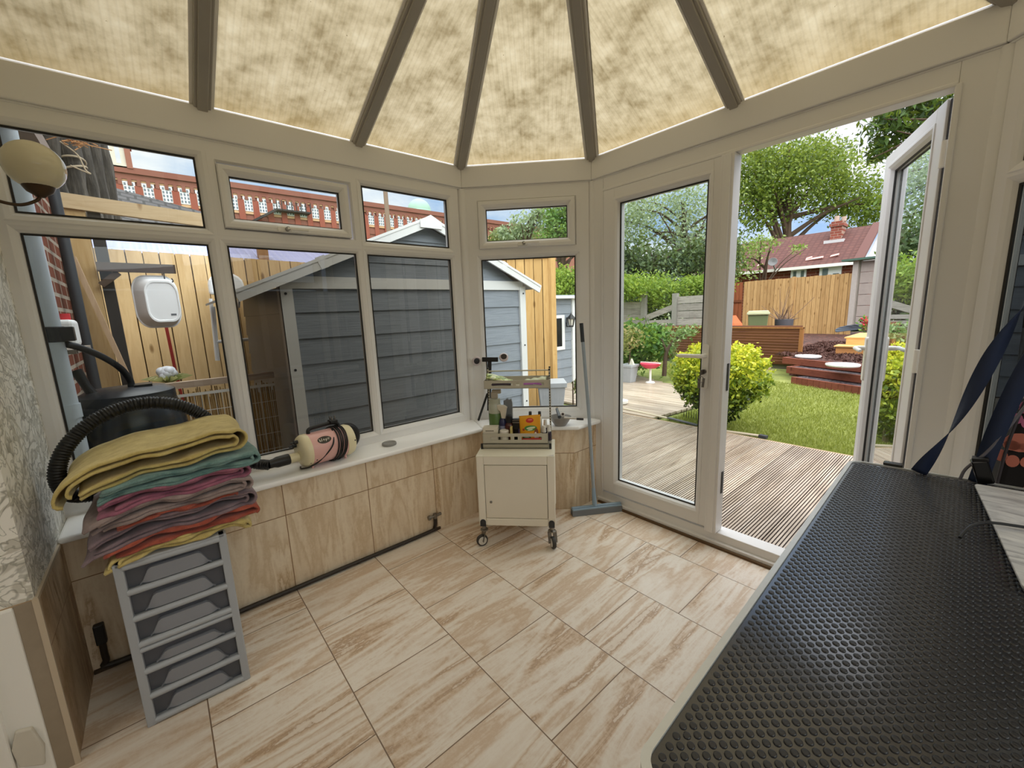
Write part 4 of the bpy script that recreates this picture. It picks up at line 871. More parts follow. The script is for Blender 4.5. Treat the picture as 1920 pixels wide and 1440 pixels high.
# things lying in the trays, seen over the rim and through the slots
mb = MB(); mb.tube(spline([RK(.225, .02, ZL+.012), RK(.30, .016, ZL+.015), RK(.345, .020, ZL+.013)], 5), [.008]*11, 10); tag(mb.build('red_comb', plain('#b3302c', .4), smooth=True), 'red handled tool lying in the lower tray', 'tool')
mb = MB()
def lf(i, j): return Vector(RK(.035+.135*i+.006*math.sin(9*j), .020+.09*j, ZU+.055-.040*i**1.4+.014*math.sin(PI*j)+.004*math.sin(14*i)*math.sin(9*j)))
mb.grid(lf, 16, 10); tag(mb.build('wipes_packet', (lambda t: t.bsdf(t.ramp(t.noise(t.coord(), 40, 3), [(.35, '#5f7f3a'), (.48, '#c9d98a'), (.6, '#eef2d8'), (.72, '#8aa85a')]), .4))(NT('leafy_print_film')), smooth=True, solid=.012), 'crumpled pale green printed packet lying in the upper tray', 'packet')
mb = MB(); mb.grid(lambda i, j: Vector(RK(.25+.12*i, .03+.08*j, ZU+.020+.018*i+.010*math.sin(PI*j)+.003*math.sin(18*i))), 12, 8); tag(mb.build('wipes_packet', plain('#d7dcb4', .4, var=.3, scale=60), smooth=True, solid=.010), 'flat cream and green packet at the right of the upper tray', 'packet')
mb = MB(); mb.tube(spline([RK(.065, .012, ZU+.020), RK(.12, .014, ZU+.022), RK(.175, .012, ZU+.020)], 5), .007, 8); mb.tube([RK(.07, .02, ZU+.03), RK(.16, .02, ZU+.028)], .007, 8); tag(mb.build('scissors', plain('#2c1c30', .4), smooth=True), 'dark purple handled scissors seen through the upper tray slot', 'scissors')
mb = MB(); mb.tube([RK(.245, .013, ZU+.022), RK(.30, .014, ZU+.022)], .007, 8); mb.tube([RK(.30, .014, ZU+.022), RK(.345, .014, ZU+.028)], .004, 8); mb.tube([RK(.30, .014, ZU+.022), RK(.345, .014, ZU+.016)], .004, 8)
tag(mb.build('nail_tool', plain('#b96fc0', .4), smooth=True), 'small white and purple tool behind the upper tray slot', 'tool')
# ---- black T-shaped light stand on the sill behind the rack
ts = thing('light_stand', 'black T-shaped tripod stand holding two round white-rimmed lamps', 'stand', tuple(AZ(903, 791, SZ)))
tp = np.array(AZ(903, 791, SZ)); nv = np.array([.7071, -.7071, 0])
def TQ(u, v): return AP(u, v, tp, nv)
mb = MB(); mb.bar(TQ(904, 674), TQ(934, 674), .016, .030); hbar = mb.build('cross_bar', BLACK, ts, world=True, bevel=.003)
mb = MB(); mb.bar(TQ(918, 678), TQ(917, 770), .020, .020, (1, 0, 0)); mb.build('pole', BLACK, ts, world=True, bevel=.003)
for u0, v0, u1, v1 in ((914, 738, 897, 788), (919, 745, 933, 778), (917, 750, 915, 780)):
    mb = MB(); q1 = AZ(u1, v1, SZ+.003) if u1 == 897 else Vector((TQ(917, 770).x+(.035 if u1 > 920 else -.02), TQ(917, 770).y+(.05 if u1 > 920 else .02), SZ+.004)); mb.bar(TQ(u0, v0), q1, .009, .012, (1, 0, 0)); mb.build('leg', BLACK, ts, world=True)
for u_, v_, tl in ((893.5, 677, (0.9, -.43, .05)), (944.5, 670, (.62, -.50, .60))):
    c_ = TQ(u_, v_); a_ = Vector(tl).normalized(); mb = MB(); mb.lathe([(.018, -.012), (.029, -.008), (.031, .002), (.029, .007), (.022, .010), (.0205, .006)], 30, c_, a_); la = mb.build('lamp_head', plain('#cdc1c4', .4), ts, world=True, smooth=True)
    mb = MB(); mb.lathe([(.0185, .004), (.0185, .0105), (.001, .011)], 26, c_, a_); mb.build('lens', plain('#1d1416', .3), la, world=True, smooth=True)
# ---- bowl with brush on the bay sill
bw = thing('bowl', 'wide grey bowl on the sill beside the rack', 'bowl', (.545, .285, SZ))
mb = MB(); mb.lathe([(.032, 0), (.036, .002), (.056, .030), (.068, .056), (.0695, .058), (.066, .056), (.053, .030), (.034, .006), (.001, .005)], 34); mb.build('bowl', plain('#8f8d8a', .4, var=.05), bw, smooth=True)
ZB = SZ+.058
br = thing('brush', 'white handled brush lying across the grey bowl', 'brush', (.54, .28, ZB+.004))
mb = MB(); mb.tube([AZ(1058, 783, ZB+.012), AZ(1080, 785, ZB+.010), AZ(1093, 786, ZB+.008)], [.007, .005, .006], 10); mb.build('handle', plain('#c9c4bd', .4), br, world=True, smooth=True)
mb = MB(); mb.tube([AZ(1081, 785.5, ZB+.011), AZ(1094, 786, ZB+.009)], .0068, 10); mb.build('grip', BLACK, br, world=True, smooth=True)
mb = MB(); c_ = AZ(1055, 777, ZB+.02); mb.lathe([(.012, -.006), (.015, 0), (.012, .007), (.001, .008)], 20, c_, (.7, -.6, .4)); mb.build('head', plain('#d0cbc6', .4), br, world=True, smooth=True)
mb = MB(); mb.lathe([(.008, .007), (.008, .0095), (.001, .010)], 16, c_, (.7, -.6, .4)); mb.build('dark_pad', plain('#3a2a24', .6), br, world=True, smooth=True)
tm = thing('trimmer', 'small dark and silver trimmer propped upright in the bowl', 'trimmer', (.52, .27, ZB)); p0_, p1_ = AZ(1049, 782, ZB+.004), AZ(1044, 767, ZB+.03)
mb = MB(); mb.tube([p0_, p1_], [.011, .009], 12); mb.build('body', plain('#4a4d50', .4), tm, world=True, smooth=True); mb = MB(); mb.bar(p1_, p1_+Vector((-.001, 0, .012)), .016, .008); mb.build('blade', CHROME, tm, world=True)
# ================================================================== outside
GZ = -.10
DECKW = wood('#9c8467', '#bba588', (9, 1.0, 9), .7, False, '#5e4a36'); DECKW2 = wood('#a08b70', '#c2ae92', (1.0, 9, 9), .7, False, '#655039')
def wetdeck(dirn):
    key = ('deck', dirn)
    t = NT('decking_timber_'+dirn); v = t.coord((10, .9, 10) if dirn == 'y' else (.9, 10, 10)); g = t.noise(v, 2, 6, .6, .4); big = t.noise(t.coord(), 1.1, 4)
    isl = t.n('ShaderNodeNewGeometry').outputs['Random Per Island']
    col = t.ramp(g, [(.25, '#8a7968'), (.45, '#b7a692'), (.62, '#cdbfae'), (.8, '#a08f7d')]); col = t.mix(t.math('MULTIPLY', isl, .4), col, '#6b5a48'); col = t.mix(t.ramp(big, [(.45, 0.), (.62, .5)]), col, '#877b6e')
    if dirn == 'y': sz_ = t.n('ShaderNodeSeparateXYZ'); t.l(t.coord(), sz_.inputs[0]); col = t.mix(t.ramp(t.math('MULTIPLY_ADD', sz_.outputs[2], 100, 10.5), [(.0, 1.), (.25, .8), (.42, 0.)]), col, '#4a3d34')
    return t.bsdf(col, t.math('MULTIPLY_ADD', big, .5, .15), bump=g, bs=.15, spec=.5)
def plank_profile(w, ng, gd=.0075):
    # ridged decking board, profile across its width
    p = [(0, -.028), (0, -.002), (.003, 0)]; st = (w-.008)/ng
    for k in range(ng):
        a0 = .004+k*st; p += [(a0+st*.30, 0), (a0+st*.38, -gd), (a0+st*.62, -gd), (a0+st*.70, 0)]
    return p+[(w-.003, 0), (w, -.002), (w, -.028)]
mb = MB(); x = -1.05; W_ = .122
while x < 5.6:
    pr = plank_profile(W_, 6); y0, y1 = .66, 3.02+.0*x; zj = RNG.normal()*.0008
    n_ = len(pr); vs = [(x+a_, y0, GZ+b_+zj) for a_, b_ in pr]+[(x+a_, y1, GZ+b_+zj) for a_, b_ in pr]
    mb.add(vs, [(i, i+1, n_+i+1, n_+i) for i in range(n_-1)]+[tuple(range(n_))[::-1], tuple(range(n_, 2*n_))]); x += W_+.006
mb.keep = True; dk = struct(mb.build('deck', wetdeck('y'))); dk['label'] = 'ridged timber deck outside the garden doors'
mb = MB(); mb.box(-1.05, 5.6, 3.02, 3.05, GZ-.12, GZ-.002); struct(mb.build('trim_40', wood('#8f7c66', '#b09a80', (1, 9, 9), .8, False)))
poly2 = [(-6, 3.07), (-.44, 3.07), (-.33, 4.05), (-1.30, 5.3), (-3.2, 6.25), (-6, 6.6)]
def xr(y):
    xs = []
    for i in range(len(poly2)):
        (ax_, ay_), (bx_, by_) = poly2[i], poly2[(i+1) % len(poly2)]
        if (ay_-y)*(by_-y) < 0: xs.append(ax_+(bx_-ax_)*(y-ay_)/(by_-ay_))
    return (min(xs), max(xs)) if len(xs) > 1 else None
mb = MB(); y = 3.08
while y < 6.5:
    r_ = xr(y+.06)
    if r_: mb.box(r_[0], r_[1], y, y+.118, GZ-.03, GZ+RNG.normal()*.001)
    y += .124
mb.keep = True; struct(mb.build('deck_far', wetdeck('x')))['label'] = 'second timber deck stretching left past the potted plants'
for k, (u0, v0, u1, v1) in enumerate(((1170, 766, 1252, 784), (1252, 783, 1307, 797), (1345, 806, 1432, 818))):
    mb = MB(); a_, b_ = AZ(u0, v0, GZ+.004), AZ(u1, v1, GZ+.004); mb.bar(a_, b_, .05, .012); struct(mb.build('trim_%d' % (41+k), plain('#b3a78f', .6) if k != 1 else plain('#4b4d50', .5)))
mb = MB(); a_, b_ = AZ(1424, 817, GZ+.012), AZ(1438, 820, GZ+.012); mb.bar(a_, b_, .05, .03); tag(mb.build('bracket', plain('#34363a', .5)), 'dark metal plate on the outer edge of the near deck', 'bracket')
# lawn
t = NT('lawn_turf'); nz = t.noise(t.coord(), 3, 4); nz2 = t.noise(t.coord(), 60, 3); LAWN = t.bsdf(t.ramp(t.math('ADD', t.math('MULTIPLY', nz, .6), t.math('MULTIPLY', nz2, .4)), [(.35, '#5f6a2c'), (.55, '#868f46'), (.7, '#9da25c')]), .9, bump=nz2, bs=.6, bd=.02)
mb = MB(); mb.box(-9, 14, 2.9, 9.2, -.4, -.145); mb.keep = True; struct(mb.build('ground_lawn', LAWN))
mb = MB(); mb.box(-9, 0, -8, 3.0, -.4, -.135); mb.box(2.75, 14, -8, 3.0, -.4, -.135); mb.box(-.2, 3, .60, 3.0, -.4, -.16); mb.keep = True; struct(mb.build('ground_yard', plain('#8d877c', .9, var=.25, scale=6)))
s0 = AZ(1483, 716, -.12); N = 70000; gx = RNG.uniform(-.5, 3.0, N); gy = 3.07+(RNG.random(N)**1.5)*5.2; 
def xedge(y): return np.where(y < 4.05, -.30, np.where(y < 8, -.36-(y-4.05)*.72, -3))
gx = xedge(gy)+(3.2-xedge(gy))*RNG.random(N)
ok = (gx-s0.x)*.397+(gy-s0.y)*.918 < -.06; gx, gy = gx[ok], gy[ok]; N = len(gx); h = RNG.uniform(.028, .055, N); a_ = RNG.uniform(0, 2*PI, N); w = RNG.uniform(.0025, .005, N)*(1+gy*.12); le = RNG.normal(size=(N, 2))*.016
P0_ = np.stack([gx, gy, np.full(N, -.15)], 1); dw = np.stack([np.cos(a_)*w, np.sin(a_)*w, np.zeros(N)], 1); tp_ = P0_+np.stack([le[:, 0], le[:, 1], h], 1)
Vg = np.stack([P0_-dw, P0_+dw, tp_], 1).reshape(-1, 3); gr = npmesh('grass', Vg, np.arange(3*N).reshape(N, 3), leafm('#66702f', '#8a9346', '#b0b56e', .35)); tag(gr, 'short green lawn grass beyond the deck', 'grass', kind='stuff')
mb = MB(); mb.box(-140, 140, 15.9, 160, -.5, -.2); mb.box(-140, -8.9, -60, 15.9, -.5, -.2); mb.box(13.9, 140, -60, 15.9, -.5, -.2); mb.keep = True; struct(mb.build('ground_far', plain('#6f7a52', .95, var=.2, scale=1)))
# ---- clipped round shrub
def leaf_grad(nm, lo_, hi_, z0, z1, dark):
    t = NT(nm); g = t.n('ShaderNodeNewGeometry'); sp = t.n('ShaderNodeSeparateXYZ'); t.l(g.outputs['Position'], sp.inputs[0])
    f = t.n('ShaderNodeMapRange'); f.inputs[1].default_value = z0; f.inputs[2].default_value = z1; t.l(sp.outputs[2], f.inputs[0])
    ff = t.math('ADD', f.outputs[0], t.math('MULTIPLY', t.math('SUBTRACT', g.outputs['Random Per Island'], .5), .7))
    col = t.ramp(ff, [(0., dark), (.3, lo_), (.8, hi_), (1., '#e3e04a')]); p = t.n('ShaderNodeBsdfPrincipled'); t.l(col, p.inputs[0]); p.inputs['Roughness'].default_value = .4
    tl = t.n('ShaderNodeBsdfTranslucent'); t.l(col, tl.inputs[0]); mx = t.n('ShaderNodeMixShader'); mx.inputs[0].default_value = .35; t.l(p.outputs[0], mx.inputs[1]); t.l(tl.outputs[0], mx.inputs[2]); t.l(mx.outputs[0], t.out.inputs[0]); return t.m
BARK = plain('#4b3a2a', .9, var=.3, scale=20)
tb_ = AZ(1357, 803, GZ-.03); depth_ = float((np.array(tb_)-CAM)@_d)
shr = thing('round_shrub', 'clipped round shrub with yellow-green leaves at the lawn edge', 'shrub', tuple(tb_))
ctr = AD(1346, 708, depth_); sc_ = depth_/FPX
ells = [((ctr.x-.14, ctr.y-.02, ctr.z+.03), (.36, .36, .36)), ((ctr.x+.16, ctr.y+.02, ctr.z+.04), (.36, .36, .35)), ((ctr.x, ctr.y, ctr.z-.05), (.42, .42, .36)), ((ctr.x+.03, ctr.y, ctr.z-.30), (.24, .24, .26))]
P_ = clumps(ells, 17000, clump=.07, per=12, shell=.80)
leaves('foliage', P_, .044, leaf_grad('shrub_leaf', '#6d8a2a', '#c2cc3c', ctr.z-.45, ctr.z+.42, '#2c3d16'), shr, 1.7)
mb = MB(); mb.tube(spline([tb_, tb_+(ctr-tb_)*.35+Vector((.02, 0, 0)), ctr], 5), [.03]*4+[.022]*7, 8)
for q in range(5): mb.tube([tb_+(ctr-tb_)*.3, ctr+Vector((.22*math.cos(q*1.3), .22*math.sin(q*1.3), -.1))], [.016, .008], 6)
mb.build('trunk', BARK, shr, world=True, smooth=True)
# small dark spikes at the deck edge
mb = MB()
for k in range(7): p_ = AZ(1282+k*4.6, 783+k*1.2, GZ-.04); mb.cyl(p_, p_+Vector((0, 0, .10+.03*(k % 2))), .006, .002, n=6)
tag(mb.build('edging', plain('#2d3a22', .7)), 'row of short dark garden edging spikes by the round shrub', 'edging')
# ---- slatted red-brown screen panel
RBW = wood('#583422', '#6c4529', (1.2, 10, 10), .7, False, '#3e2416')
YS = 8.55; pl_ = AY(1240, 622, YS); pr_ = AY(1505, 615, YS); zt_ = pr_.z; zb_ = -.02
sp_ = thing('fence_panel', 'low red-brown slatted fence panel behind the round shrub', 'fence', ((pl_.x+pr_.x)/2, YS, -.145))
mb = MB(); k = 0; z = zb_
while z < zt_-.03: mb.obox(((pl_.x+pr_.x)/2, YS, z+.034), ((pr_.x-pl_.x)/2, 0, 0), (0, .008, .014), (0, -.008, .036)); z += .061
mb.build('slats', RBW, sp_, world=True)
PW = wood('#8a5c34', '#a3713f', (10, 10, 1.2), .7, False)
for xx in (pr_.x, (pl_.x+pr_.x)/2-.1, pl_.x+.1): mb = MB(); mb.box(xx-.045, xx+.02, YS-.02, YS+.05, -.145, zt_+.01); mb.build('post', PW, sp_, world=True)
mb = MB(); mb.box(pl_.x, pr_.x+.02, YS-.03, YS+.05, zt_-.015, zt_+.02); mb.build('cap_rail', PW, sp_, world=True)
mb = MB(); mb.box(pl_.x, pr_.x, YS+.07, YS+.5, -.3, -.01); mb.keep = False; tag(mb.build('kerb', plain('#6b6a58', .9, var=.4, scale=14)), 'mossy stone kerb under the red-brown fence panel', 'kerb')
for u_, v_, r_, c_, lab in ((1440, 690, .05, '#c9b9a0', 'pale round stone ball by the foot of the fence panel'), ):
    mb = MB(); p_ = AY(u_, v_, YS-.25); mb.box(p_.x-.10, p_.x+.10, p_.y-.08, p_.y+.08, -.145, p_.z-.04); mb.ball((p_.x, p_.y, p_.z), .06, 16, 10); tag(mb.build('stone_ornament', plain(c_, .8, var=.2)), lab, 'ornament')
# ---- timber steps up to the bark garden
SLP = wood('#6b3a2a', '#7f4836', (1.2, 10, 10), .75, True, '#4d2418')
es = Vector((.918, -.397, 0)); en = Vector((.397, .918, 0)); s0 = AZ(1483, 716, -.12); s0 = Vector((s0.x, s0.y, -.145))
t = NT('slate_chips'); vo = t.n('ShaderNodeTexVoronoi'); vo.inputs['Scale'].default_value = 26; t.l(t.coord(), vo.inputs['Vector']); SLATE = t.bsdf(t.ramp(t.math('MULTIPLY', vo.outputs['Distance'], 1.6), [(.0, '#8d8386'), (.5, '#5b5258'), (.9, '#2d282b')]), .6, bump=vo.outputs['Distance'], bs=.8, bd=.03)
st = thing('garden_steps', 'three reddish timber steps filled with slate chips', 'steps', tuple(s0))
mb = MB(); mb2 = MB()
for k in range(3):
    o_ = s0+en*(k*.30)+es*(.02-.34*k); L_ = 2.6+.3*k; zz = .122*(k+1)
    if k == 0:
        for j in range(26): c_ = o_+es*(.05+j*.1); mb.obox(c_+Vector((0, 0, zz/2)), es*.0485, en*.03, (0, 0, zz/2))
    else: mb.obox(o_+es*(L_/2)+Vector((0, 0, zz-.060)), es*(L_/2), en*.035, (0, 0, .060)); mb.obox(o_+en*.35+Vector((0, 0, zz-.060)), es*.03, en*.35, (0, 0, .060))
    mb2.obox(o_+es*(L_/2)+en*.17+Vector((0, 0, zz-.065)), es*(L_/2), en*.14, (0, 0, .055))
mb.build('riser', SLP, st, world=True, bevel=.004); mb2.build('slate_infill', SLATE, st, world=True)['kind'] = 'stuff'
# ---- raised bark garden
BZ = .22; t = NT('bark_ground'); vo = t.n('ShaderNodeTexVoronoi'); vo.inputs['Scale'].default_value = 16; t.l(t.coord(), vo.inputs['Vector'])
BKM = t.bsdf(t.ramp(vo.outputs['Color'], [(.1, '#2a1713'), (.5, '#4a2a23'), (.9, '#6b4438')]), .8, bump=vo.outputs['Distance'], bs=1, bd=.04)
b0_ = s0+en*.70-es*.62; mb = MB(); mb.prism([(-9, YS+.5), (pr_.x+.03, YS+.5), (pr_.x+.03, b0_.y+.02), (b0_.x+.05, b0_.y), (b0_.x+6*es.x, b0_.y+6*es.y), (9, 16), (-9, 16)], -.3, BZ); mb.keep = True; struct(mb.build('ground_bark', BKM))
M_ = 9000; cx_ = RNG.uniform(-.6, 2.6, M_); cy_ = RNG.uniform(7.2, 11.6, M_); ok = (cy_ > b0_.y+(cx_-b0_.x)*(-.43)+.1); cx_, cy_ = cx_[ok], cy_[ok]
lp_ = np.stack([cx_, cy_, np.full(len(cx_), BZ+.012)], 1); tag(leaves('bark_chips', lp_, .085, plain('#5d3a31', .8, var=.5, scale=9), None, 2.2, -.1), 'reddish brown bark chippings on the raised garden', 'bark', kind='stuff')
for u_, v_, rx, lab in ((1515, 668, .21, 'round white stepping stone nearer the fence panel'), (1580, 684, .23, 'round white stepping stone at the top of the steps')):
    p_ = AZ(u_, v_, BZ+.03); mb = MB(); mb.lathe([(rx*.95, -.02), (rx, 0), (rx*.98, .015), (.01, .018)], 28, p_); tag(mb.build('stepping_stone', plain('#e6e6e8', .7, var=.1)), lab, 'paving stone', 'white stepping stones on the bark')
NWD = wood('#d0a464', '#dfb877', (1.2, 10, 10), .7, True, '#a87a3c')
pf_ = thing('timber_platform', 'new pale timber platform with a low step on the bark', 'platform', tuple(AZ(1600, 655, BZ)))
q0, q1, q2 = AZ(1572, 636+14, BZ), AZ(1660, 655, BZ), AZ(1613, 630, BZ)
ex_ = Vector((1, 0, 0)); ey_ = Vector((0, 1, 0)); o_ = AZ(1566, 664, BZ)
mb = MB(); mb.obox(o_+ex_*.9+ey_*.18+Vector((0, 0, .075)), ex_*.9, ey_*.18, (0, 0, .075)); lo_ = mb.build('step', wood('#b97f4c', '#c98f58', (1.2, 10, 10), .7, False), pf_, world=True)
mb = MB(); mb.obox(o_+ex_*1.0+ey_*1.0+Vector((0, 0, .15)), ex_*.9, ey_*.72, (0, 0, .15)); mb.build('deck_box', NWD, pf_, world=True)
mb = MB()
for k in range(10): mb.obox(o_+ex_*1.0+ey_*(.34+k*.148)+Vector((0, 0, .31)), ex_*.93, ey_*.07, (0, 0, .012))
mb.build('boards', NWD, pf_, world=True); mb = MB(); mb.obox(o_+ex_*.9+ey_*.16+Vector((0, 0, .16)), ex_*.93, ey_*.2, (0, 0, .012)); mb.build('tread', NWD, lo_, world=True)
# ---- far close-board fence, gate, concrete panels
FW = wood('#b08a58', '#c9a570', (9, 9, 1.1), .8, True, '#7a562c')
fr_ = AZ(1590, 627, BZ); dR = float((np.array(fr_)-CAM)@_d); fT = AD(1590, 513, dR).z
fl_ = AD(1396, 530, .75*FPX/ (38+0.0)*1.0); fl_ = Vector((fl_.x, fl_.y, BZ)); fe = (fl_-fr_); 
SHADE_BACK = plain('#4a3116', .9)  # dark sheet added behind the boards to paint shadow lines at their joints
def boardfence(nm, lab, p, q, z0, z1, bw, m, post=None, rails=True, cap=False, jit=.01, zf=None):
    p, q = Vector((p[0], p[1], 0)), Vector((q[0], q[1], 0)); e = (q-p); L_ = e.length; e.normalize(); nn_ = Vector((e.y, -e.x, 0))
    if (Vector(CAM)-p).dot(nn_) < 0: nn_ = -nn_
    th = thing(nm, lab, 'fence', tuple((p+q)/2+Vector((0, 0, z0)))); mb = MB(); n_ = max(1, int(L_/bw)); bw = L_/n_
    for k in range(n_):
        a_ = p+e*(bw*(k+.5)); zt = (z1 if zf is None else zf((k+.5)/n_))+RNG.normal()*jit*.5
        mb.obox(a_+Vector((0, 0, (z0+zt)/2))+nn_*(.006*(k % 2)), e*(bw*.462), nn_*.007, (0, 0, (zt-z0)/2))
    mb.build('boards', m, th, world=True)
    mb = MB()
    mb.bar(p+Vector((0, 0, (z0+z1)/2))-nn_*.012, q+Vector((0, 0, (z0+z1)/2))-nn_*.012, .006, z1-z0-.03)
    mb.build('shade_backing', SHADE_BACK, th, world=True); mb = MB()
    for zz in (z0+.3, (z0+z1)/2, z1-.25): mb.bar(p+Vector((0, 0, zz))-nn_*.035, q+Vector((0, 0, zz))-nn_*.035, .05, .06)
    mb.build('rails', m, th, world=True)
    for t_ in (post or []):
        a_ = p+e*(L_*t_); mb = MB(); mb.box(a_.x-.045, a_.x+.045, a_.y-.045, a_.y+.045, z0, z1+.03); mb.build('post', m, th, world=True)
    if cap: mb = MB(); mb.bar(p+Vector((0, 0, z1+.01)), q+Vector((0, 0, z1+.01)), .07, .03); mb.build('cap_rail', m, th, world=True)
    return th
boardfence('garden_fence', 'tall honey-coloured close-board fence across the back of the garden', fr_, fl_, BZ-.05, fT, .115, FW, [0, .5])
e_f = (fl_-fr_).normalized(); gl_ = fl_+e_f*1.05
boardfence('garden_gate', 'reddish brown boarded gate at the left end of the back fence', fl_+e_f*.05, gl_, BZ-.05, fT-.02, .12, wood('#8a4a2e', '#9c5a3a', (9, 9, 1.1), .8, False), None)['category'] = 'gate'
mb = MB(); a_, b_ = fl_+e_f*.1+Vector((0, 0, .1)), gl_+Vector((0, 0, 1.0)); nn_ = Vector((-e_f.y, e_f.x, 0)); nn_ = nn_ if (Vector(CAM)-fl_).dot(nn_) > 0 else -nn_
mb.bar(a_+nn_*.03, b_+nn_*.03, .03, .09); 
for zz in (.25, 1.15): mb.bar(fl_+e_f*.06+nn_*.03+Vector((0, 0, zz)), gl_+nn_*.03+Vector((0, 0, zz)), .03, .09)
gt_ = [o for o in COL.objects if o.name.startswith('garden_gate')][0]; mb.build('brace', wood('#6d3822', '#7c4630', (1, 9, 9), .8, False), gt_, world=True)
CON = plain('#b0a49c', .9, var=.25, scale=8, bump=.2); cw = thing('concrete_wall', 'grey-pink concrete panel wall right of the back fence', 'wall', tuple(fr_))
w0 = fr_-e_f*.05; w1 = AD(1650, 498, dR*.93); w1 = Vector((w1.x, w1.y, BZ)); we = (w1-w0).normalized(); w1 = w0+we*5; mb = MB(); zt = AD(1600, 505, dR).z-.02
for k in range(6): z0 = BZ+k*(zt-BZ)/6; mb.bar(w0+we*.12+Vector((0, 0, z0+(zt-BZ)/12)), w1+Vector((0, 0, z0+(zt-BZ)/12)), .05, (zt-BZ)/6-.012)
mb.build('panels', CON, cw, world=True); mb = MB(); mb.bar(w0+Vector((0, 0, BZ)), w0+Vector((0, 0, zt+.03)), .16, .14, we); mb.build('post', plain('#bdb5ad', .9, var=.2), cw, world=True)
mb = MB(); mb.bar(w0-we*.3+Vector((0, 0, zt+.05)), w1+Vector((0, 0, zt+.05)), .5, .06); mb.build('roof_edge', plain('#4c6a5c', .6), cw, world=True)
# folded grey parasol canopy lying on the bark, flowers, bin, planter of twigs
pc = AZ(1600, 628, BZ); gs = MB(); dC = float((np.array(pc)-CAM)@_d)-.45; c_ = AD(1620, 618, dC)
vs = [c_+Vector((0, .1, .02))]; n_ = 14
for k in range(n_+1): a_ = PI*.92+PI*.75*k/n_; r_ = .80; q_ = AD(1620+54*math.cos(a_)*(1 if k else 1), 620-10*math.sin(a_)*-1.2, dC-.015*(k % 2)); vs.append(q_)
gs.add(vs, [(0, k+1, k+2) for k in range(n_)]); tag(gs.build('parasol', plain('#5c6672', .7), solid=.02), 'grey folded parasol canopy lying at the foot of the concrete wall', 'parasol')
fp = AD(1622, 604, dC-.4); mb = MB(); fl = thing('flowers', 'small bunch of red and green flowers by the open door edge', 'flowers', (fp.x, fp.y, BZ)); leaves('petals', np.array(fp)+RNG.normal(size=(60, 3))*[.05, .05, .08], .07, plain('#c9363c', .6), fl, 1.3); leaves('leaf', np.array(fp)+RNG.normal(size=(70, 3))*[.06, .06, .09]-[0, 0, .05], .09, leafm('#4d7a33', '#6d9a44', '#c9d060'), fl, 2)
mb = MB(); mb.cyl((fp.x, fp.y, BZ), tuple(fp), .008); mb.build('stem', plain('#4d6a35', .7), fl, world=True)
db = 11.2; wb = thing('wheelie_bin', 'sage green wheeled bin with a pale lid behind the fence panel', 'bin', tuple(AD(1421, 640, db)))
bz = BZ; b_c = AD(1421, 600, db); fwd_ = Vector((CAM[0]-b_c.x, CAM[1]-b_c.y, 0)).normalized(); rt_ = Vector((-fwd_.y, fwd_.x, 0)); rt_ = rt_ if rt_.dot(Vector(_r)) > 0 else -rt_; zt = AD(1421, 590, db).z; wd = 38*db/FPX*.5*.86
b_c = Vector((b_c.x, b_c.y, 0)); mb = MB(); v_ = []
for zz, k in ((bz, .78), (zt, 1)):
    for a_, c2 in ((-1, -1), (1, -1), (1, 1), (-1, 1)): v_.append(b_c+rt_*wd*k*a_-fwd_*.28*k*c2*-1+Vector((0, 0, zz)))
mb.add(v_, [(0, 1, 2, 3), (7, 6, 5, 4), (0, 4, 5, 1), (1, 5, 6, 2), (2, 6, 7, 3), (3, 7, 4, 0)]); GRB_ = plain('#6a7650', .5); bd_ = mb.build('body', GRB_, wb, world=True, bevel=.02)
mb = MB(); mb.obox(b_c+Vector((0, 0, zt+.035)), rt_*wd*1.12, fwd_*.33, (0, 0, .035)); mb.obox(b_c+Vector((0, 0, zt+.085)), rt_*wd*1.02, fwd_*.28, (0, 0, .02)); mb.build('lid', plain('#b9bd94', .5), wb, world=True, bevel=.02)
mb = MB(); mb.obox(b_c+fwd_*.29+Vector((0, 0, zt-.36)), rt_*.06, fwd_*.004, (0, 0, .07)); mb.build('faded_mark', plain('#9da588', .6), bd_, world=True)
for sg in (-1, 1): mb = MB(); c_ = b_c+rt_*wd*.8*sg-fwd_*.25+Vector((0, 0, bz+.1)); mb.cyl(c_-rt_*.03, c_+rt_*.03, .1); mb.build('wheel', BLACK, wb, world=True)
tw = thing('tub_of_twigs', 'dark tub stuffed with dry twigs in front of the back fence', 'planter', tuple(AD(1470, 640, db))); c_ = AD(1470, 604, db); mb = MB(); c0 = Vector((c_.x, c_.y, BZ)); mb.lathe([(.14, 0), (.20, .05), (.22, c_.z+.08-BZ), (.19, c_.z+.08-BZ)], 18, c0); mb.build('tub', plain('#4b4a50', .6), tw, world=True, smooth=True)
mb = MB()
for k in range(46): a_ = RNG.uniform(0, 2*PI); p_ = c0+Vector((.1*math.cos(a_), .1*math.sin(a_), c_.z+.02-BZ)); mb.tube([p_, p_+Vector((RNG.normal()*.22, RNG.normal()*.2, RNG.uniform(.05, .5 if k % 6 else .95)))], [.010, .004], 5)
mb.build('twigs', plain('#7a6353', .9), tw, world=True)
mb = MB(); og = [AD(u, v, 10.2) for u, v in ((1350, 660), (1366, 592), (1372, 601), (1377, 607), (1388, 660))]; mb.add(og+[p+Vector((.1, .2, 0)) for p in og], [(0, 1, 2, 3, 4), (9, 8, 7, 6, 5), (1, 6, 7, 2), (2, 7, 8, 3), (3, 8, 9, 4), (0, 4, 9, 5), (0, 5, 6, 1)]); tag(mb.build('orange_cloth', plain('#e06a3c', .7)), 'bright orange cloth thing poking above the fence panel by the gate', 'cloth')
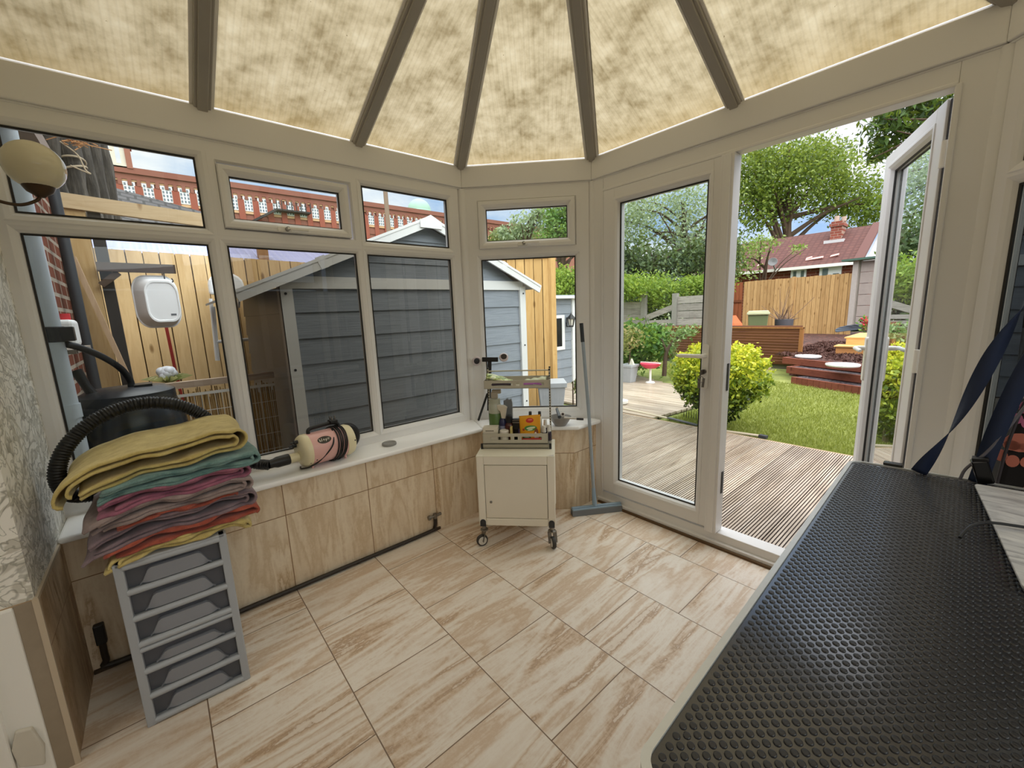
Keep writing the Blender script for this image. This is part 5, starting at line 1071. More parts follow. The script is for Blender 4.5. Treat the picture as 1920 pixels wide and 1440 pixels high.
# ---- old grey board fence with a broken bay, hedge above it
OG = wood('#8d8780', '#b4aea5', (1.2, 9, 9), .9, False, '#4f4a44'); YO = 9.9
og_ = thing('old_fence', 'weathered grey board fence with a broken bay, left of the red-brown panel', 'fence', (-3.6, YO, -.145))
def oldbay(u0, u1, v0a, v0b, tilt=0):
    mb = MB(); a_ = AY(u0, v0a, YO); b_ = AY(u1, v0b, YO); n_ = 8
    for k in range(n_): z0 = -.1+k*(a_.z+.1)/n_; hh = (a_.z+.1)/n_; mb.bar((a_.x, YO, z0+hh/2), (b_.x, YO+.0, z0+hh/2+(b_.z-a_.z)*k/n_), .02, hh*.93); 
    mb.build('boards', OG, og_, world=True)
oldbay(1060, 1207, 569, 566); oldbay(1268, 1345, 556, 551)
CP = plain('#97948c', .9, var=.25, scale=10)
for u, v in ((1060, 566), (1208, 547), (1267, 550), (1347, 548)): p_ = AY(u, v, YO); mb = MB(); mb.box(p_.x-.07, p_.x+.07, YO-.07, YO+.07, -.145, p_.z); mb.build('post', CP, og_, world=True)
mb = MB(); mb.bar(AY(1212, 596, YO), AY(1262, 576, YO), .03, .16); mb.bar(AY(1212, 604, YO), AY(1265, 602, YO), .03, .10); mb.bar(AY(1210, 612, YO), AY(1290, 610, YO), .03, .08); mb.build('fallen_boards', OG, og_, world=True)
def foliage(nm, lab, cat, ells, n, size, m, trunk=None, asp=2, clump=.22, per=18, shell=.5, up=.3, group=None, base=None):
    c_ = ells[0][0]; th = thing(nm, lab, cat, base or (c_[0], c_[1], -.145), 0, group)
    leaves('foliage', clumps(ells, n, clump=clump, per=per, shell=shell), size, m, th, asp, up)
    if trunk:
        mb = MB()
        for pts_, r0, r1 in trunk: P_ = spline(pts_, 5); mb.tube(P_, [r0+(r1-r0)*i/(len(P_)-1) for i in range(len(P_))], 7)
        mb.build('trunk', BARK, th, world=True, smooth=True)
    return th
def E_(u, v, dep, ru, rv, rd=None): p = AD(u, v, dep); k = dep/FPX; return ((p.x, p.y, p.z), (ru*k, (rd or ru)*k, rv*k))
YG = leafm('#5f7d2c', '#7d9a3a', '#a8bb58'); DG = leafm('#22331c', '#35502a', '#4f6d3a', .2); GG = leafm('#74866a', '#98aa8a', '#bdcaaa'); BG = leafm('#4c6a26', '#78983a', '#a6bf5c'); MG = leafm('#35552a', '#4f7a38', '#7fa552')
foliage('hedge', 'bright green hedge growing over the left bay of the grey fence', 'hedge', [E_(1185, 537, 12.6, 42, 22), E_(1150, 538, 12.6, 30, 22), E_(1238, 550, 12.8, 30, 32)], 5200, .11, YG, None, 2.4, .25, 14, .5)
foliage('hedge', 'bright green hedge growing over the right bay of the grey fence', 'hedge', [E_(1300, 538, 12.6, 34, 18), E_(1335, 534, 12.6, 30, 18)], 3600, .11, YG, None, 2.4, .25, 14, .5)
foliage('hedge', 'bright green hedge above the grey playhouse roof', 'hedge', [E_(1055, 532, 9.6, 40, 26), E_(1090, 535, 9.6, 30, 24)], 4200, .08, YG, None, 2, .25, 14, .5)
foliage('laurel_bush', 'glossy green laurel bush behind the pale square planter', 'bush', [E_(1200, 648, 8.3, 46, 42), E_(1170, 640, 8.4, 30, 36), E_(1232, 640, 8.5, 26, 30)], 3400, .11, leafm('#2f4f24', '#4e7a34', '#8fb060'), [((AD(1200, 690, 8.3), AD(1205, 640, 8.3)), .03, .02)], 1.9, .2, 10, .55)
foliage('small_tree', 'thin bare-stemmed young tree in front of the red-brown panel', 'tree', [E_(1275, 628, 7.9, 20, 14), E_(1262, 650, 7.9, 12, 26), E_(1290, 618, 7.9, 22, 8)], 420, .085, leafm('#4e6a3a', '#7a9460', '#a9bd8a'), [((AD(1245, 705, 7.9), AD(1250, 660, 7.9), AD(1268, 635, 7.9), AD(1295, 615, 7.9)), .045, .012), ((AD(1250, 660, 7.9), AD(1240, 635, 7.9)), .03, .015)], 2.6, .3, 10)
# potted plant and ornaments on the far deck
pp_ = AZ(1179, 716, GZ); pk = thing('potted_plant', 'spindly plant in a pale grey square planter on the far deck', 'planter', tuple(pp_)); kk = 7.9/FPX
def sqpot(mb, c, w0, w1, h, rim): 
    for z0, z1, a0, a1 in ((0, h-rim, w0, w1), (h-rim, h, w1*1.10, w1*1.12)):
        v_ = [Vector((c[0]+a_*sx, c[1]+a_*sy, c[2]+z_)) for z_, a_ in ((z0, a0), (z1, a1)) for sx, sy in ((-1, -1), (1, -1), (1, 1), (-1, 1))]
        mb.add(v_, [(3, 2, 1, 0), (4, 5, 6, 7), (0, 1, 5, 4), (1, 2, 6, 5), (2, 3, 7, 6), (3, 0, 4, 7)])
POT = plain('#a9adb2', .6, var=.1); mb = MB(); sqpot(mb, (0, 0, 0), .09, .125, .34, .05); mb.build('pot', POT, pk, bevel=.006)
mb = MB(); mb.box(-.11, .11, -.11, .11, .30, .332); mb.build('soil', plain('#4a3b2e', .95), pk); mb = MB(); mb.tube([(0, 0, .3), (.01, .02, .6), (-.02, 0, .9)], [.012, .01, .006], 6); mb.build('stem', BARK, pk)
leaves('foliage', clumps([((0, 0, .82), (.24, .24, .26))], 500, clump=.3), .07, leafm('#5f6d3a', '#8a8f55', '#b09a70'), pk, 2.2).matrix_parent_inverse = Matrix()
mb = MB(); mb.ext([(.03, -.05, .33), (.13, -.05, .33), (.06, -.03, .45)], (0, .05, 0)); mb.build('pale_stone', plain('#d9d6c4', .8), pk)
sp0 = AZ(1219, 717, GZ); sf = thing('toy_table', 'pink and white toy water table on a thin stand on the deck edge', 'garden toy', tuple(sp0)); hh = 33*8.0/FPX
mb = MB(); mb.cyl((0, 0, 0), (0, 0, hh), .022, .02, n=12); mb.lathe([(.09, 0), (.07, .02), (.02, .03)], 16); mb.build('stand', PVCW, sf); mb = MB(); mb.lathe([(.10, -.07), (.17, -.02), (.19, .02), (.17, .025)], 20, (0, 0, hh)); mb.build('bowl', plain('#e0405f', .5), sf, smooth=True); mb = MB(); mb.box(-.2, .2, -.02, .02, hh+.02, hh+.04); mb.build('cross_piece', PVCW, sf)
wp = AZ(1163, 757, GZ); mb = MB(); mb.lathe([(.09, 0), (.11, .02), (.112, .055), (.09, .06), (.001, .055)], 24, wp); tag(mb.build('lid', PVCW, smooth=True), 'round white plastic lid on the far deck at the door glass edge', 'lid')
# ---- grey shed with white trim, close outside the long window
SHG = None
t = NT('grey_painted_siding'); g_ = t.noise(t.coord((2, 2, 60)), 2, 5, .6, .3); g2 = t.noise(t.coord(), 3, 3); SHG = t.bsdf(t.mix(t.math('MULTIPLY', g2, .25), t.ramp(g_, [(.3, '#7f8791'), (.6, '#939ba5')]), '#6d747c'), .5, bump=g_, bs=.35, bd=.006)
SHS = plain('#b2bcc8', .35, var=.12, scale=9); SHW = plain('#e4e6e6', .45, var=.05, scale=6)  # side walls coloured paler and bluer to offset shade and warm bounced light
SX, SY0, SY1, SZE, SZA, SYM, SXB = -.95, -.865, 1.345, 1.60, 2.045, .262, -2.66
sh_ = thing('garden_shed', 'grey painted shed with white trim close outside the long window', 'shed', ((SX+SXB)/2, SYM, -.135))
def yl_(z): return SY0 if z <= SZE else SY0+(SYM-SY0)*(z-SZE)/(SZA-SZE)
def yr_(z): return SY1 if z <= SZE else SY1+(SYM-SY1)*(z-SZE)/(SZA-SZE)
mb = MB(); z = -.13; bh = .185
while z < SZA-.01:
    z1 = min(z+bh, SZA-.005); a0, a1, b0, b1 = yl_(z), yr_(z), yl_(z1), yr_(z1)
    mb.add([(SX+.012, a0, z), (SX+.012, a1, z), (SX, b1, z1), (SX, b0, z1), (SX-.03, a0, z), (SX-.03, a1, z), (SX-.03, b1, z1), (SX-.03, b0, z1)], [(0, 1, 2, 3), (7, 6, 5, 4), (0, 4, 5, 1), (3, 2, 6, 7), (0, 3, 7, 4), (1, 5, 6, 2)]); z = z1
mb.build('front_wall', SHG, sh_, world=True)
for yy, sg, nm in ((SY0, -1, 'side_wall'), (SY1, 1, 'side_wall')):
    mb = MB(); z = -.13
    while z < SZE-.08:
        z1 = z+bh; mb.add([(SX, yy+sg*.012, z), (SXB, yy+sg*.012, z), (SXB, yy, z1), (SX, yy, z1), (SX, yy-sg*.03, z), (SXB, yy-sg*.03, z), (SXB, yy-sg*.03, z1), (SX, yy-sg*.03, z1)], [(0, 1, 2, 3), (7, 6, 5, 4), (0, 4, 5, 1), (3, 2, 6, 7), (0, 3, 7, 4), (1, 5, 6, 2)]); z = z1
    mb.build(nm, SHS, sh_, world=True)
mb = MB(); mb.box(SXB, SXB+.03, SY0, SY1, -.13, SZE); mb.build('rear_wall', SHG, sh_, world=True)
for yy in (SY0, SY1):
    mb = MB(); mb.box(SX+.002, SX+.030, yy-.032 if yy < 0 else yy-.045, yy+.045 if yy < 0 else yy+.032, -.13, SZE-.05); mb.box(SX-.07, SX+.028, yy-.032 if yy < 0 else yy+.004, yy-.004 if yy < 0 else yy+.032, -.13, SZE-.05); tr_ = mb.build('corner_trim', SHW, sh_, world=True)
    mb = MB()
    for zz in (.35, .95, 1.48): mb.cyl((SX+.03, yy, zz), (SX+.034, yy, zz), .009, n=8)
    mb.build('bolt', DGREY, tr_, world=True)
mb = MB(); mb.box(SX+.002, SX+.026, SY0, SY1, 1.515, 1.60); mb.build('rail_trim', SHW, sh_, world=True)
# roof slopes and verge boards; the verge tips come below the eaves
OVx = SX+.09; tipL, tipR = (-1.165, 1.485), (1.52, 1.545); AZp = 2.085
for tip in (tipL, tipR):
    mb = MB(); mb.add([(OVx, tip[0], tip[1]), (OVx, SYM, AZp), (SXB-.1, SYM, AZp), (SXB-.1, tip[0], tip[1]), (OVx, tip[0], tip[1]-.02), (OVx, SYM, AZp-.02), (SXB-.1, SYM, AZp-.02), (SXB-.1, tip[0], tip[1]-.02)], [(0, 1, 2, 3), (7, 6, 5, 4), (0, 4, 5, 1), (1, 5, 6, 2), (2, 6, 7, 3), (3, 7, 4, 0)])
    mb.build('roof_slope', plain('#8c8f92', .7), sh_, world=True)
    mb = MB(); d_ = Vector((0, SYM-tip[0], AZp-tip[1])); mb.bar(Vector((OVx+.01, tip[0], tip[1]-.025)), Vector((OVx+.01, SYM, AZp-.025)), .02, .075, (0, 0, 1)); mb.bar(Vector((OVx+.0, tip[0], tip[1]+.005)), Vector((OVx+.0, SYM, AZp+.005)), .05, .02, (0, 0, 1)); vb = mb.build('verge_board', SHW, sh_, world=True)
    mb = MB(); m_ = Vector((OVx+.012, tip[0]+(SYM-tip[0])*.38, tip[1]+(AZp-tip[1])*.38-.022)); mb.bar(m_-d_.normalized()*.03, m_+d_.normalized()*.03, .024, .085, (0, 0, 1)); mb.build('joint_cover', SHW, vb, world=True)
mb = MB(); mb.ext([(OVx+.022, SYM-.10, AZp-.085), (OVx+.022, SYM+.10, AZp-.085), (OVx+.022, SYM+.10, AZp-.03), (OVx+.022, SYM, AZp+.02), (OVx+.022, SYM-.10, AZp-.03)], (.012, 0, 0)); mb.build('ridge_plate', SHW, sh_, world=True)
mb = MB(); mb.ball((SX+.03, -.30, 1.72), .035, 10, 6); mb.build('crack_patch', plain('#5a5e60', .8, var=.5, scale=60), sh_, world=True)
# ---- tall board fence end beside the shed, playhouse, planters
FN2 = wood('#c79d62', '#dcb67a', (10, 10, 1.1), .8, True, '#8a6230')
boardfence('board_fence', 'tall new board fence end between the shed and the playhouse', (-2.24, 1.78), (-1.72, 2.60), -.135, 2.0, .118, FN2, [1.0], True, True)
ph = thing('playhouse', 'grey playhouse with white trim and a small dark window', 'playhouse', (-3.4, 3.4, -.135)); PHX = -3.0
pa = AX(1020, 560, PHX); pb_ = AX(1100, 556, PHX); ptop = AX(1058, 560, PHX).z; mb = MB(); z = -.13
while z < ptop-.02: mb.add([(PHX+.012, pa.y, z), (PHX+.012, pb_.y, z), (PHX, pb_.y, z+.17), (PHX, pa.y, z+.17)], [(0, 1, 2, 3)]); mb.add([(PHX+.012, pa.y, z), (PHX+.012, pb_.y, z), (PHX-.02, pb_.y, z), (PHX-.02, pa.y, z)], [(3, 2, 1, 0)]); z += .17
mb.build('front_wall', SHG, ph, world=True); mb = MB(); mb.box(PHX-1.4, PHX-.01, pa.y, pb_.y, -.13, ptop-.05); mb.build('walls', SHG, ph, world=True)
mb = MB(); mb.box(PHX-1.5, PHX+.14, pa.y-.1, pb_.y+.1, ptop, ptop+.05); mb.build('roof', SHW, ph, world=True)
y0_ = AX(1071, 640, PHX).y; y1_ = AX(1077, 640, PHX).y; mb = MB(); mb.box(PHX, PHX+.04, y0_, y1_, -.13, ptop); mb.build('corner_trim', SHW, ph, world=True)
wa, wb_ = AX(1028, 592, PHX+.02), AX(1058.5, 655, PHX+.02); mb = MB(); mb.box(PHX+.005, PHX+.035, wa.y, wb_.y, wb_.z, wa.z); wf = mb.build('window_frame', SHW, ph, world=True)
wi, wj = AX(1028, 598, PHX+.036), AX(1054, 649, PHX+.036); mb = MB(); mb.box(PHX+.034, PHX+.040, wi.y, wj.y, wj.z, wi.z); mb.build('window_pane', plain('#1c1d22', .15), wf, world=True)
ln = AX(1071, 600, PHX+.12); lt = thing('wall_lantern', 'black coach lantern on the playhouse corner', 'lantern', (ln.x, ln.y, ln.z)); k_ = 6.9/FPX
mb = MB(); mb.lathe([(.001, .16), (.008, .12), (.015, .11), (.055, .07), (.085, .035), (.09, .02), (.06, .02)], 6); mb.lathe([(.04, -.13), (.05, -.115), (.04, -.10)], 6)
for k in range(6): a_ = k*PI/3; mb.cyl((.04*math.cos(a_), .04*math.sin(a_), -.11), (.07*math.cos(a_), .07*math.sin(a_), .03), .006, n=5)
mb.bar((-.12, 0, -.12), (0, 0, -.12), .015, .015); mb.bar((-.12, 0, -.12), (-.12, 0, .05), .03, .02, (0, 1, 0)); mb.build('frame', BLACK, lt); mb = MB(); mb.lathe([(.036, -.10), (.062, .022)], 6); mb.build('glass', plain('#d9d6cc', .2), lt)
tq_ = AD(1034, 772, 5.3); tall = thing('tall_planter', 'tall grey ribbed square planter beside the board fence end', 'planter', (tq_.x, tq_.y, -.135), .85); htp = AD(1045, 712, 5.3).z+.135; mb = MB(); sqpot(mb, (0, 0, 0), .115, .165, htp, .06); tp_o = mb.build('pot', POT, tall, bevel=.006)
mb = MB()
for k in range(7):
    for sg in (0, 1, 2, 3): a_ = sg*PI/2; x_ = -.10+k*.033; c_ = Vector((math.cos(a_), math.sin(a_), 0)); d_ = Vector((-math.sin(a_), math.cos(a_), 0)); mb.bar(c_*.117+d_*x_*.8+Vector((0, 0, .01)), c_*.160+d_*x_*1.1+Vector((0, 0, htp-.08)), .012, .008, c_)
mb.build('ribs', POT, tp_o); mb = MB(); mb.box(-.14, .14, -.14, .14, htp-.06, htp-.03); mb.build('soil', plain('#5b6a45', .95, var=.4), tall)
lp0 = AD(1074, 715, 5.6); foliage('leafy_plant', 'small leafy plant at the right edge of the corner window', 'plant', [((lp0.x+.05, lp0.y+.05, lp0.z-.05), (.05, .05, .12))], 40, .08, leafm('#4a5a3a', '#6d7f58', '#8f8468'), [(((lp0.x, lp0.y, -.13), (lp0.x, lp0.y, lp0.z)), .012, .008)], 2.0, .4, 6, .3)
# ---- yard beyond the left-hand pane
YF = wood('#e0bc88', '#f0d09c', (9, 9, 1.1), .85, True, '#7d5a2c'); FX = -3.1
boardfence('yard_fence', 'wide yellow-brown feather-edge fence across the side yard', (-2.72, -3.0), (-3.50, .95), -.135, 1.985, .122, YF, None, True, False, .0)
t = NT('lilac_corrugated_sheet'); LIL = t.bsdf(t.mix(t.math('MULTIPLY', t.noise(t.coord((1, 6, 1)), 4, 4), .6), '#b9bde6', '#8b93c4'), .4)
mb = MB()
def cor(i, j): y_ = -3.2+4.6*i; return Vector((-2.72-.05-.1975*(y_+3.0)-1.15*j, y_, 1.98+.46*j+.016*math.sin(y_*2*PI/.085)))
mb.grid(cor, 330, 6); tag(mb.build('corrugated_roof', LIL, smooth=True), 'pale lilac corrugated sheet roof just above the yard fence', 'roof')
mb = MB(); mb.box(-4.9, -4.8, -3.2, 1.4, -.13, 2.42); mb.build('neighbour_wall', plain('#7b7480', .8)); w_ = COL.objects['neighbour_wall']; tag(w_, 'grey wall holding up the lilac sheet roof', 'wall')
BX = -1.95
mb = MB(); b0, b1 = AX(105, 374, BX), AX(470, 426, BX); mb.bar(b0, b1, .045, .098); tag(mb.build('timber_beam', wood('#c4ab84', '#d6c09c', (9, 1.1, 9), .8, True, '#7d5428')), 'sawn timber beam running level above the yard fence', 'beam')
p0_, p1_ = AX(144, 430, BX-.03), AX(205, 750, BX-.03); mb = MB(); mb.box(BX-.08, BX+.0, p0_.y-.06, p0_.y+.06, -.135, b0.z); tag(mb.build('timber_post', wood('#bf9f6c', '#d0b384', (9, 9, 1.1), .8, True, '#80592a')), 'square timber post carrying the left end of the sawn beam', 'post')
DK = plain('#3b3835', .8, var=.3, scale=12); pd = AX(199, 520, BX-.02); mb = MB(); mb.box(BX-.07, BX-.01, pd.y-.030, pd.y+.036, -.135, AX(190, 440, BX).z+.15); tag(mb.build('timber_post', DK), 'dark grey stained post carrying the hanging bracket', 'post')
ab = thing('hanging_bracket', 'dark brown timber bracket arm with a wire hook', 'bracket', (BX, pd.y, 1.4)); AR = plain('#4d3c30', .7, var=.3, scale=20); a0, a1 = AX(182, 500, BX+.06), AX(329, 505, BX+.06); a1 = Vector((a0.x, a1.y, a1.z)); mb = MB(); mb.bar(a0, a1, .05, .062); mb.bar(AX(190, 535, BX+.05), AX(222, 511, BX+.05), .04, .04); mb.build('arm', AR, ab, world=True)
hk = AX(307, 512, BX+.07); hz = AX(312, 531, BX+.07).z; mb = MB(); mb.tube(spline([hk, hk+Vector((0, 0, (hz-hk.z)*.7)), Vector((hk.x+.02, hk.y+.012, hz)), Vector((hk.x+.03, hk.y+.045, hz+.01)), Vector((hk.x+.03, hk.y+.04, hz+.035))], 6), .004, 6); mb.build('hook', DGREY, ab, world=True)
# white washing-up bowl hung with its base towards us
TX = BX+.16; ba = [AX(u, v, BX) for u, v in ((252, 566), (338, 566), (295, 517), (295, 615))]; bw_, bh_ = (ba[1]-ba[0]).length, abs(ba[2].z-ba[3].z); bc_ = AX(294, 566, BX)
bs_ = thing('washing_up_bowl', 'white rectangular plastic bowl hung up on the yard fence, base outwards', 'bowl', tuple(bc_)); mb = MB(); n0 = None; lv = [(0, .99, 1.), (.012, 1, 1.0), (.014, .95, .95), (.05, .88, .88), (.115, .76, .80), (.125, .72, .77), (.125, .66, .71), (.119, .64, .69)]; vs = []; ring_ = rrect(1, 1, .30, 6); n_ = len(ring_)
for dx_, kx, kz in lv: vs += [(BX+.0+dx_, bc_.y+y_*bw_*kx+dx_*.28, bc_.z+z_*bh_*kz-dx_*.02) for y_, z_ in ring_]
mb.add(vs, [(k*n_+i, k*n_+(i+1) % n_, (k+1)*n_+(i+1) % n_, (k+1)*n_+i) for k in range(len(lv)-1) for i in range(n_)]+[tuple((len(lv)-1)*n_+i for i in range(n_))]); mb.build('shell', plain('#f6f8fb', .35, var=.05), bs_, world=True, smooth=True)
mb = MB(); mb.obox((BX+.121, bc_.y+.085, bc_.z-.10), (.001, 0, 0), (0, .016, 0), (0, 0, .006)); mb.build('moulded_mark', plain('#6d7076', .5), bs_, world=True)
rp0, rp1 = AX(309, 600, BX-.3), AX(330, 700, BX-.3); mb = MB(); mb.bar(rp0, Vector((rp1.x, rp1.y, rp1.z)), .022, .022); mb.bar(rp1, Vector((rp1.x, rp1.y+.05, -.13)), .022, .022); tag(mb.build('red_pole', plain('#a83028', .5)), 'thin red pole leaning on the yard fence below the bowl', 'pole')
# white folding airer hung on the fence
AXX = -2.86; wa_ = thing('folded_frame', 'white folded plastic frame hung on the yard fence behind the mullion', 'frame', tuple(AX(425, 600, AXX))); WPL = plain('#e8eaed', .4, var=.05)
c0 = AX(389, 530, AXX); c1 = AX(456, 528, AXX); zt = AX(420, 511, AXX).z; zb = AX(420, 575, AXX).z; mb = MB(); yc_, hw = (c0.y+c1.y)/2, (c1.y-c0.y)/2
out = [(AXX+.04, yc_-hw, zb+.12)]+[(AXX+.04, yc_+hw*math.cos(a_)*1.0, zt-.12+.12*math.sin(a_)) for a_ in np.linspace(PI, 0, 10)]+[(AXX+.04, yc_+hw, zb+.12)]; inn = [(AXX+.04, yc_+hw*.78, zt-.16), (AXX+.04, yc_-hw*.78, zt-.16)]
mb.ext(out, (-.08, 0, 0)); mb.build('headrest', WPL, wa_, world=True, bevel=.02)
for sg in (-1, 1): mb = MB(); mb.bar((AXX+.05, yc_+sg*hw*.62, zt-.2), (AXX+.05, yc_+sg*hw*.45, zb-.02), .02, .09, (1, 0, 0)); mb.build('panel', WPL, wa_, world=True, bevel=.01)
for u0, v0, u1, v1 in ((395, 560, 407, 676), (400, 575, 409, 676), (404, 641, 470, 636)): mb = MB(); mb.tube([AX(u0, v0, AXX+.05), AX(u1, v1, AXX+.05)], .016, 8); mb.build('tube', WPL, wa_, world=True, smooth=True)
# pen with bamboo screen, white wire grid and timber rail
KX = -1.45; kg = thing('wire_pen', 'bamboo-screened pen with a white wire grid and pale timber rail', 'pen', (KX, -1.1, -.135)); r0, r1 = AX(296, 727, KX), AX(480, 706, KX); r0.y = -1.9; mb = MB(); mb.bar(Vector((KX, r0.y, r1.z+.0)), Vector((KX, -.91, r1.z)), .06, .045); mb.build('top_rail', wood('#b49c88', '#cbb7a4', (9, 1, 9), .8, False), kg, world=True)
zr = r1.z; z2 = AX(470, 726, KX).z; t = NT('bamboo_screen'); BAM = t.bsdf(t.ramp(t.noise(t.coord((60, 60, 1.2)), 2, 4, .7), [(.3, '#5b442a'), (.48, '#a4814c'), (.6, '#d0ab70'), (.75, '#7d6036')]), .8)
mb = MB(); rr = np.random.default_rng(3)
for k in range(125): y_ = -1.9+k*.0079; mb.cyl((KX-.03+rr.normal()*.004, y_, -.13), (KX-.03+rr.normal()*.006, y_+rr.normal()*.006, z2+rr.uniform(-.06, .045)), .0042, n=5)
mb.build('bamboo_screen', BAM, kg, world=True)['kind'] = 'stuff'
mb = MB(); mb.bar((KX, -1.9, z2), (KX, -.91, z2), .012, .02)
for k in range(24): y_ = -1.88+k*.041; mb.cyl((KX, y_, -.1), (KX, y_, z2), .0022, n=5)
for k in range(6): mb.cyl((KX, -1.9, z2-.13*(k+1)), (KX, -.91, z2-.13*(k+1)), .0022, n=5)
mb.build('wire_grid', PVCW, kg, world=True)
fpx = AX(316, 712, KX-.12); wf_ = thing('rose_ornament', 'white rose-shaped ornament among striped leaves behind the pen rail', 'ornament', tuple(fpx)); mb = MB(); mb.ball((0, 0, .045), .055, 14, 9); 
for k in range(9): a_ = k*2.4; mb.ball((.03*math.cos(a_), .03*math.sin(a_), .045+.018*math.sin(k)), .034, 10, 6)
mb.build('rose', plain('#dfe3ec', .4), wf_, smooth=True); mb = MB()
for k in range(15):
    a_ = k*2.399; L_ = .10+.05*(k % 3)/2; d_ = Vector((math.cos(a_), math.sin(a_), 0)); s_ = Vector((-d_.y, d_.x, 0)); mb.add([d_*.02+s_*.008-Vector((0, 0, .02)), d_*.02-s_*.008-Vector((0, 0, .02)), d_*L_*.6-s_*.014+Vector((0, 0, .035)), d_*L_+Vector((0, 0, .02)), d_*L_*.6+s_*.014+Vector((0, 0, .035))], [(0, 1, 2, 3, 4)])
mb.build('leaf', leafm('#55703f', '#a9b07a', '#e3dfb8'), wf_)
# grey rainwater pipe with its black diverter, feeding the black water butt
DX = -.28; DPM = plain('#cbd4dc', .4, var=.06); dy0 = AX(95, 611, DX).y
dp = thing('drainpipe', 'grey plastic rainwater pipe just outside the left window frame', 'pipe', (DX, dy0, -.135)); mb = MB(); mb.cyl((DX, dy0, -.135), (DX, dy0, 2.6), .031, n=24); mb.build('pipe', DPM, dp, world=True, smooth=True)
mb = MB(); zc = AX(137, 770, DX).z; mb.cyl((DX, dy0, zc-.03), (DX, dy0, zc+.03), .036, n=24); mb.build('collar', DPM, dp, world=True, smooth=True)
zd = AX(105, 627, DX).z; mb = MB(); mb.cyl((DX, dy0, zd-.032), (DX, dy0, zd+.032), .040, n=24); mb.box(DX-.02, DX+.03, dy0+.01, dy0+.065, zd-.03, zd+.03); mb.build('diverter', BLACK, dp, world=True, bevel=.004)
WX = -.55; wc = AX(252, 800, WX); wbz = AX(250, 730, WX).z; wbt = thing('water_butt', 'black barrel water butt standing outside the left pane', 'barrel', (WX, wc.y, -.135)); BB = plain('#1b1c20', .25, var=.1)
mb = MB(); hz_ = wbz+.135; mb.lathe([(.19, 0), (.215, .05), (.225, hz_*.35), (.225, hz_*.7), (.215, hz_*.86), (.19, hz_*.95), (.175, hz_*.97), (.001, hz_*.97)], 36); mb.build('barrel', BB, wbt, smooth=True)
mb = MB(); mb.lathe([(.185, hz_*.945), (.190, hz_*.955), (.188, hz_*.99), (.150, hz_*1.01), (.001, hz_*1.015)], 36); mb.box(-.05, .05, .03, .1, hz_*1.01, hz_*1.022); mb.build('lid', plain('#25262a', .35), wbt, smooth=True)
hl = [AX(122, 645, DX), AX(150, 652, DX-.05), AX(190, 668, WX+.12), AX(225, 690, WX+.03), AX(243, 712, WX), AX(247, 728, WX)]; mb = MB(); mb.tube(spline(hl, 6), .0145, 10); mb.build('feed_hose', BLACK, wbt, world=True, smooth=True)
mb = MB(); mb.tube([AX(142, 694, -.5), AX(160, 722, -.5), AX(178, 745, -.5)], [.022, .018, .022], 10); mb.build('tap_lever', BLACK, wbt, world=True, smooth=True)
# house brick wall seen edge-on, jerrycan on a slate shelf, soil pipe, leaning batten
BRK = brickm('house_brick', '#7d4534', '#6a382a', '#b0a597', .225, .086, 'xz'); bw0 = AY(133, 450, -2.0); bw1 = AY(180, 720, -2.0); xe = (bw0.x+bw1.x)/2
mb = MB(); mb.box(xe, -.02, -2.3, -1.985, -.135, 3.4); struct(mb.build('wall_house_brick', BRK)); COL.objects['wall_house_brick'].location = COL.objects['wall_house_brick'].location
mb = MB(); mb.box(xe-.012, xe, -2.3, -1.98, -.1, AY(133, 470, -2).z); struct(mb.build('trim_50', PVCW))
js = AY(140, 652, -1.90); mb = MB(); mb.box(js.x-.10, -.30, -1.985, -1.85, js.z-.012, js.z+.006); tag(mb.build('slate_shelf', plain('#9c8f83', .7, var=.3, scale=30)), 'small stone shelf on the brick wall under the white canister', 'shelf')
jc = thing('canister', 'white plastic canister with a red screw cap on the small shelf', 'canister', (-.5, -1.92, js.z+.006)); jp = AY(122, 620, -1.92); jc.location.x = jp.x; mb = MB(); mb.box(-.07, .07, -.045, .045, 0, .135); mb.build('body', plain('#eceef0', .4), jc, bevel=.02, seg=3); mb = MB(); mb.cyl((.0, 0, .13), (.0, 0, .165), .03, n=16); mb.build('cap', plain('#c8323a', .4), jc, smooth=True)
mb = MB(); sp0_ = AX(150, 600, -1.4); mb.cyl((-1.5, AX(152, 600, -1.5).y, -.13), (-1.5, AX(152, 600, -1.5).y, 2.15), .028, n=18); tag(mb.build('soil_pipe', plain('#2d3036', .5), smooth=True), 'thick dark grey soil pipe beside the brick wall', 'pipe')
mb = MB(); b_a, b_b = AX(137, 482, BX+.12), AX(240, 706, BX+.12); b_b = b_a+(b_b-b_a)*((b_a.z+.13)/(b_a.z-b_b.z)); mb.bar(b_a, b_b, .028, .062, (1, 0, 0)); tag(mb.build('batten', wood('#b89a78', '#cdb092', (9, 9, 1.1), .8, True)), 'pale batten leaning diagonally across the timber post', 'batten')
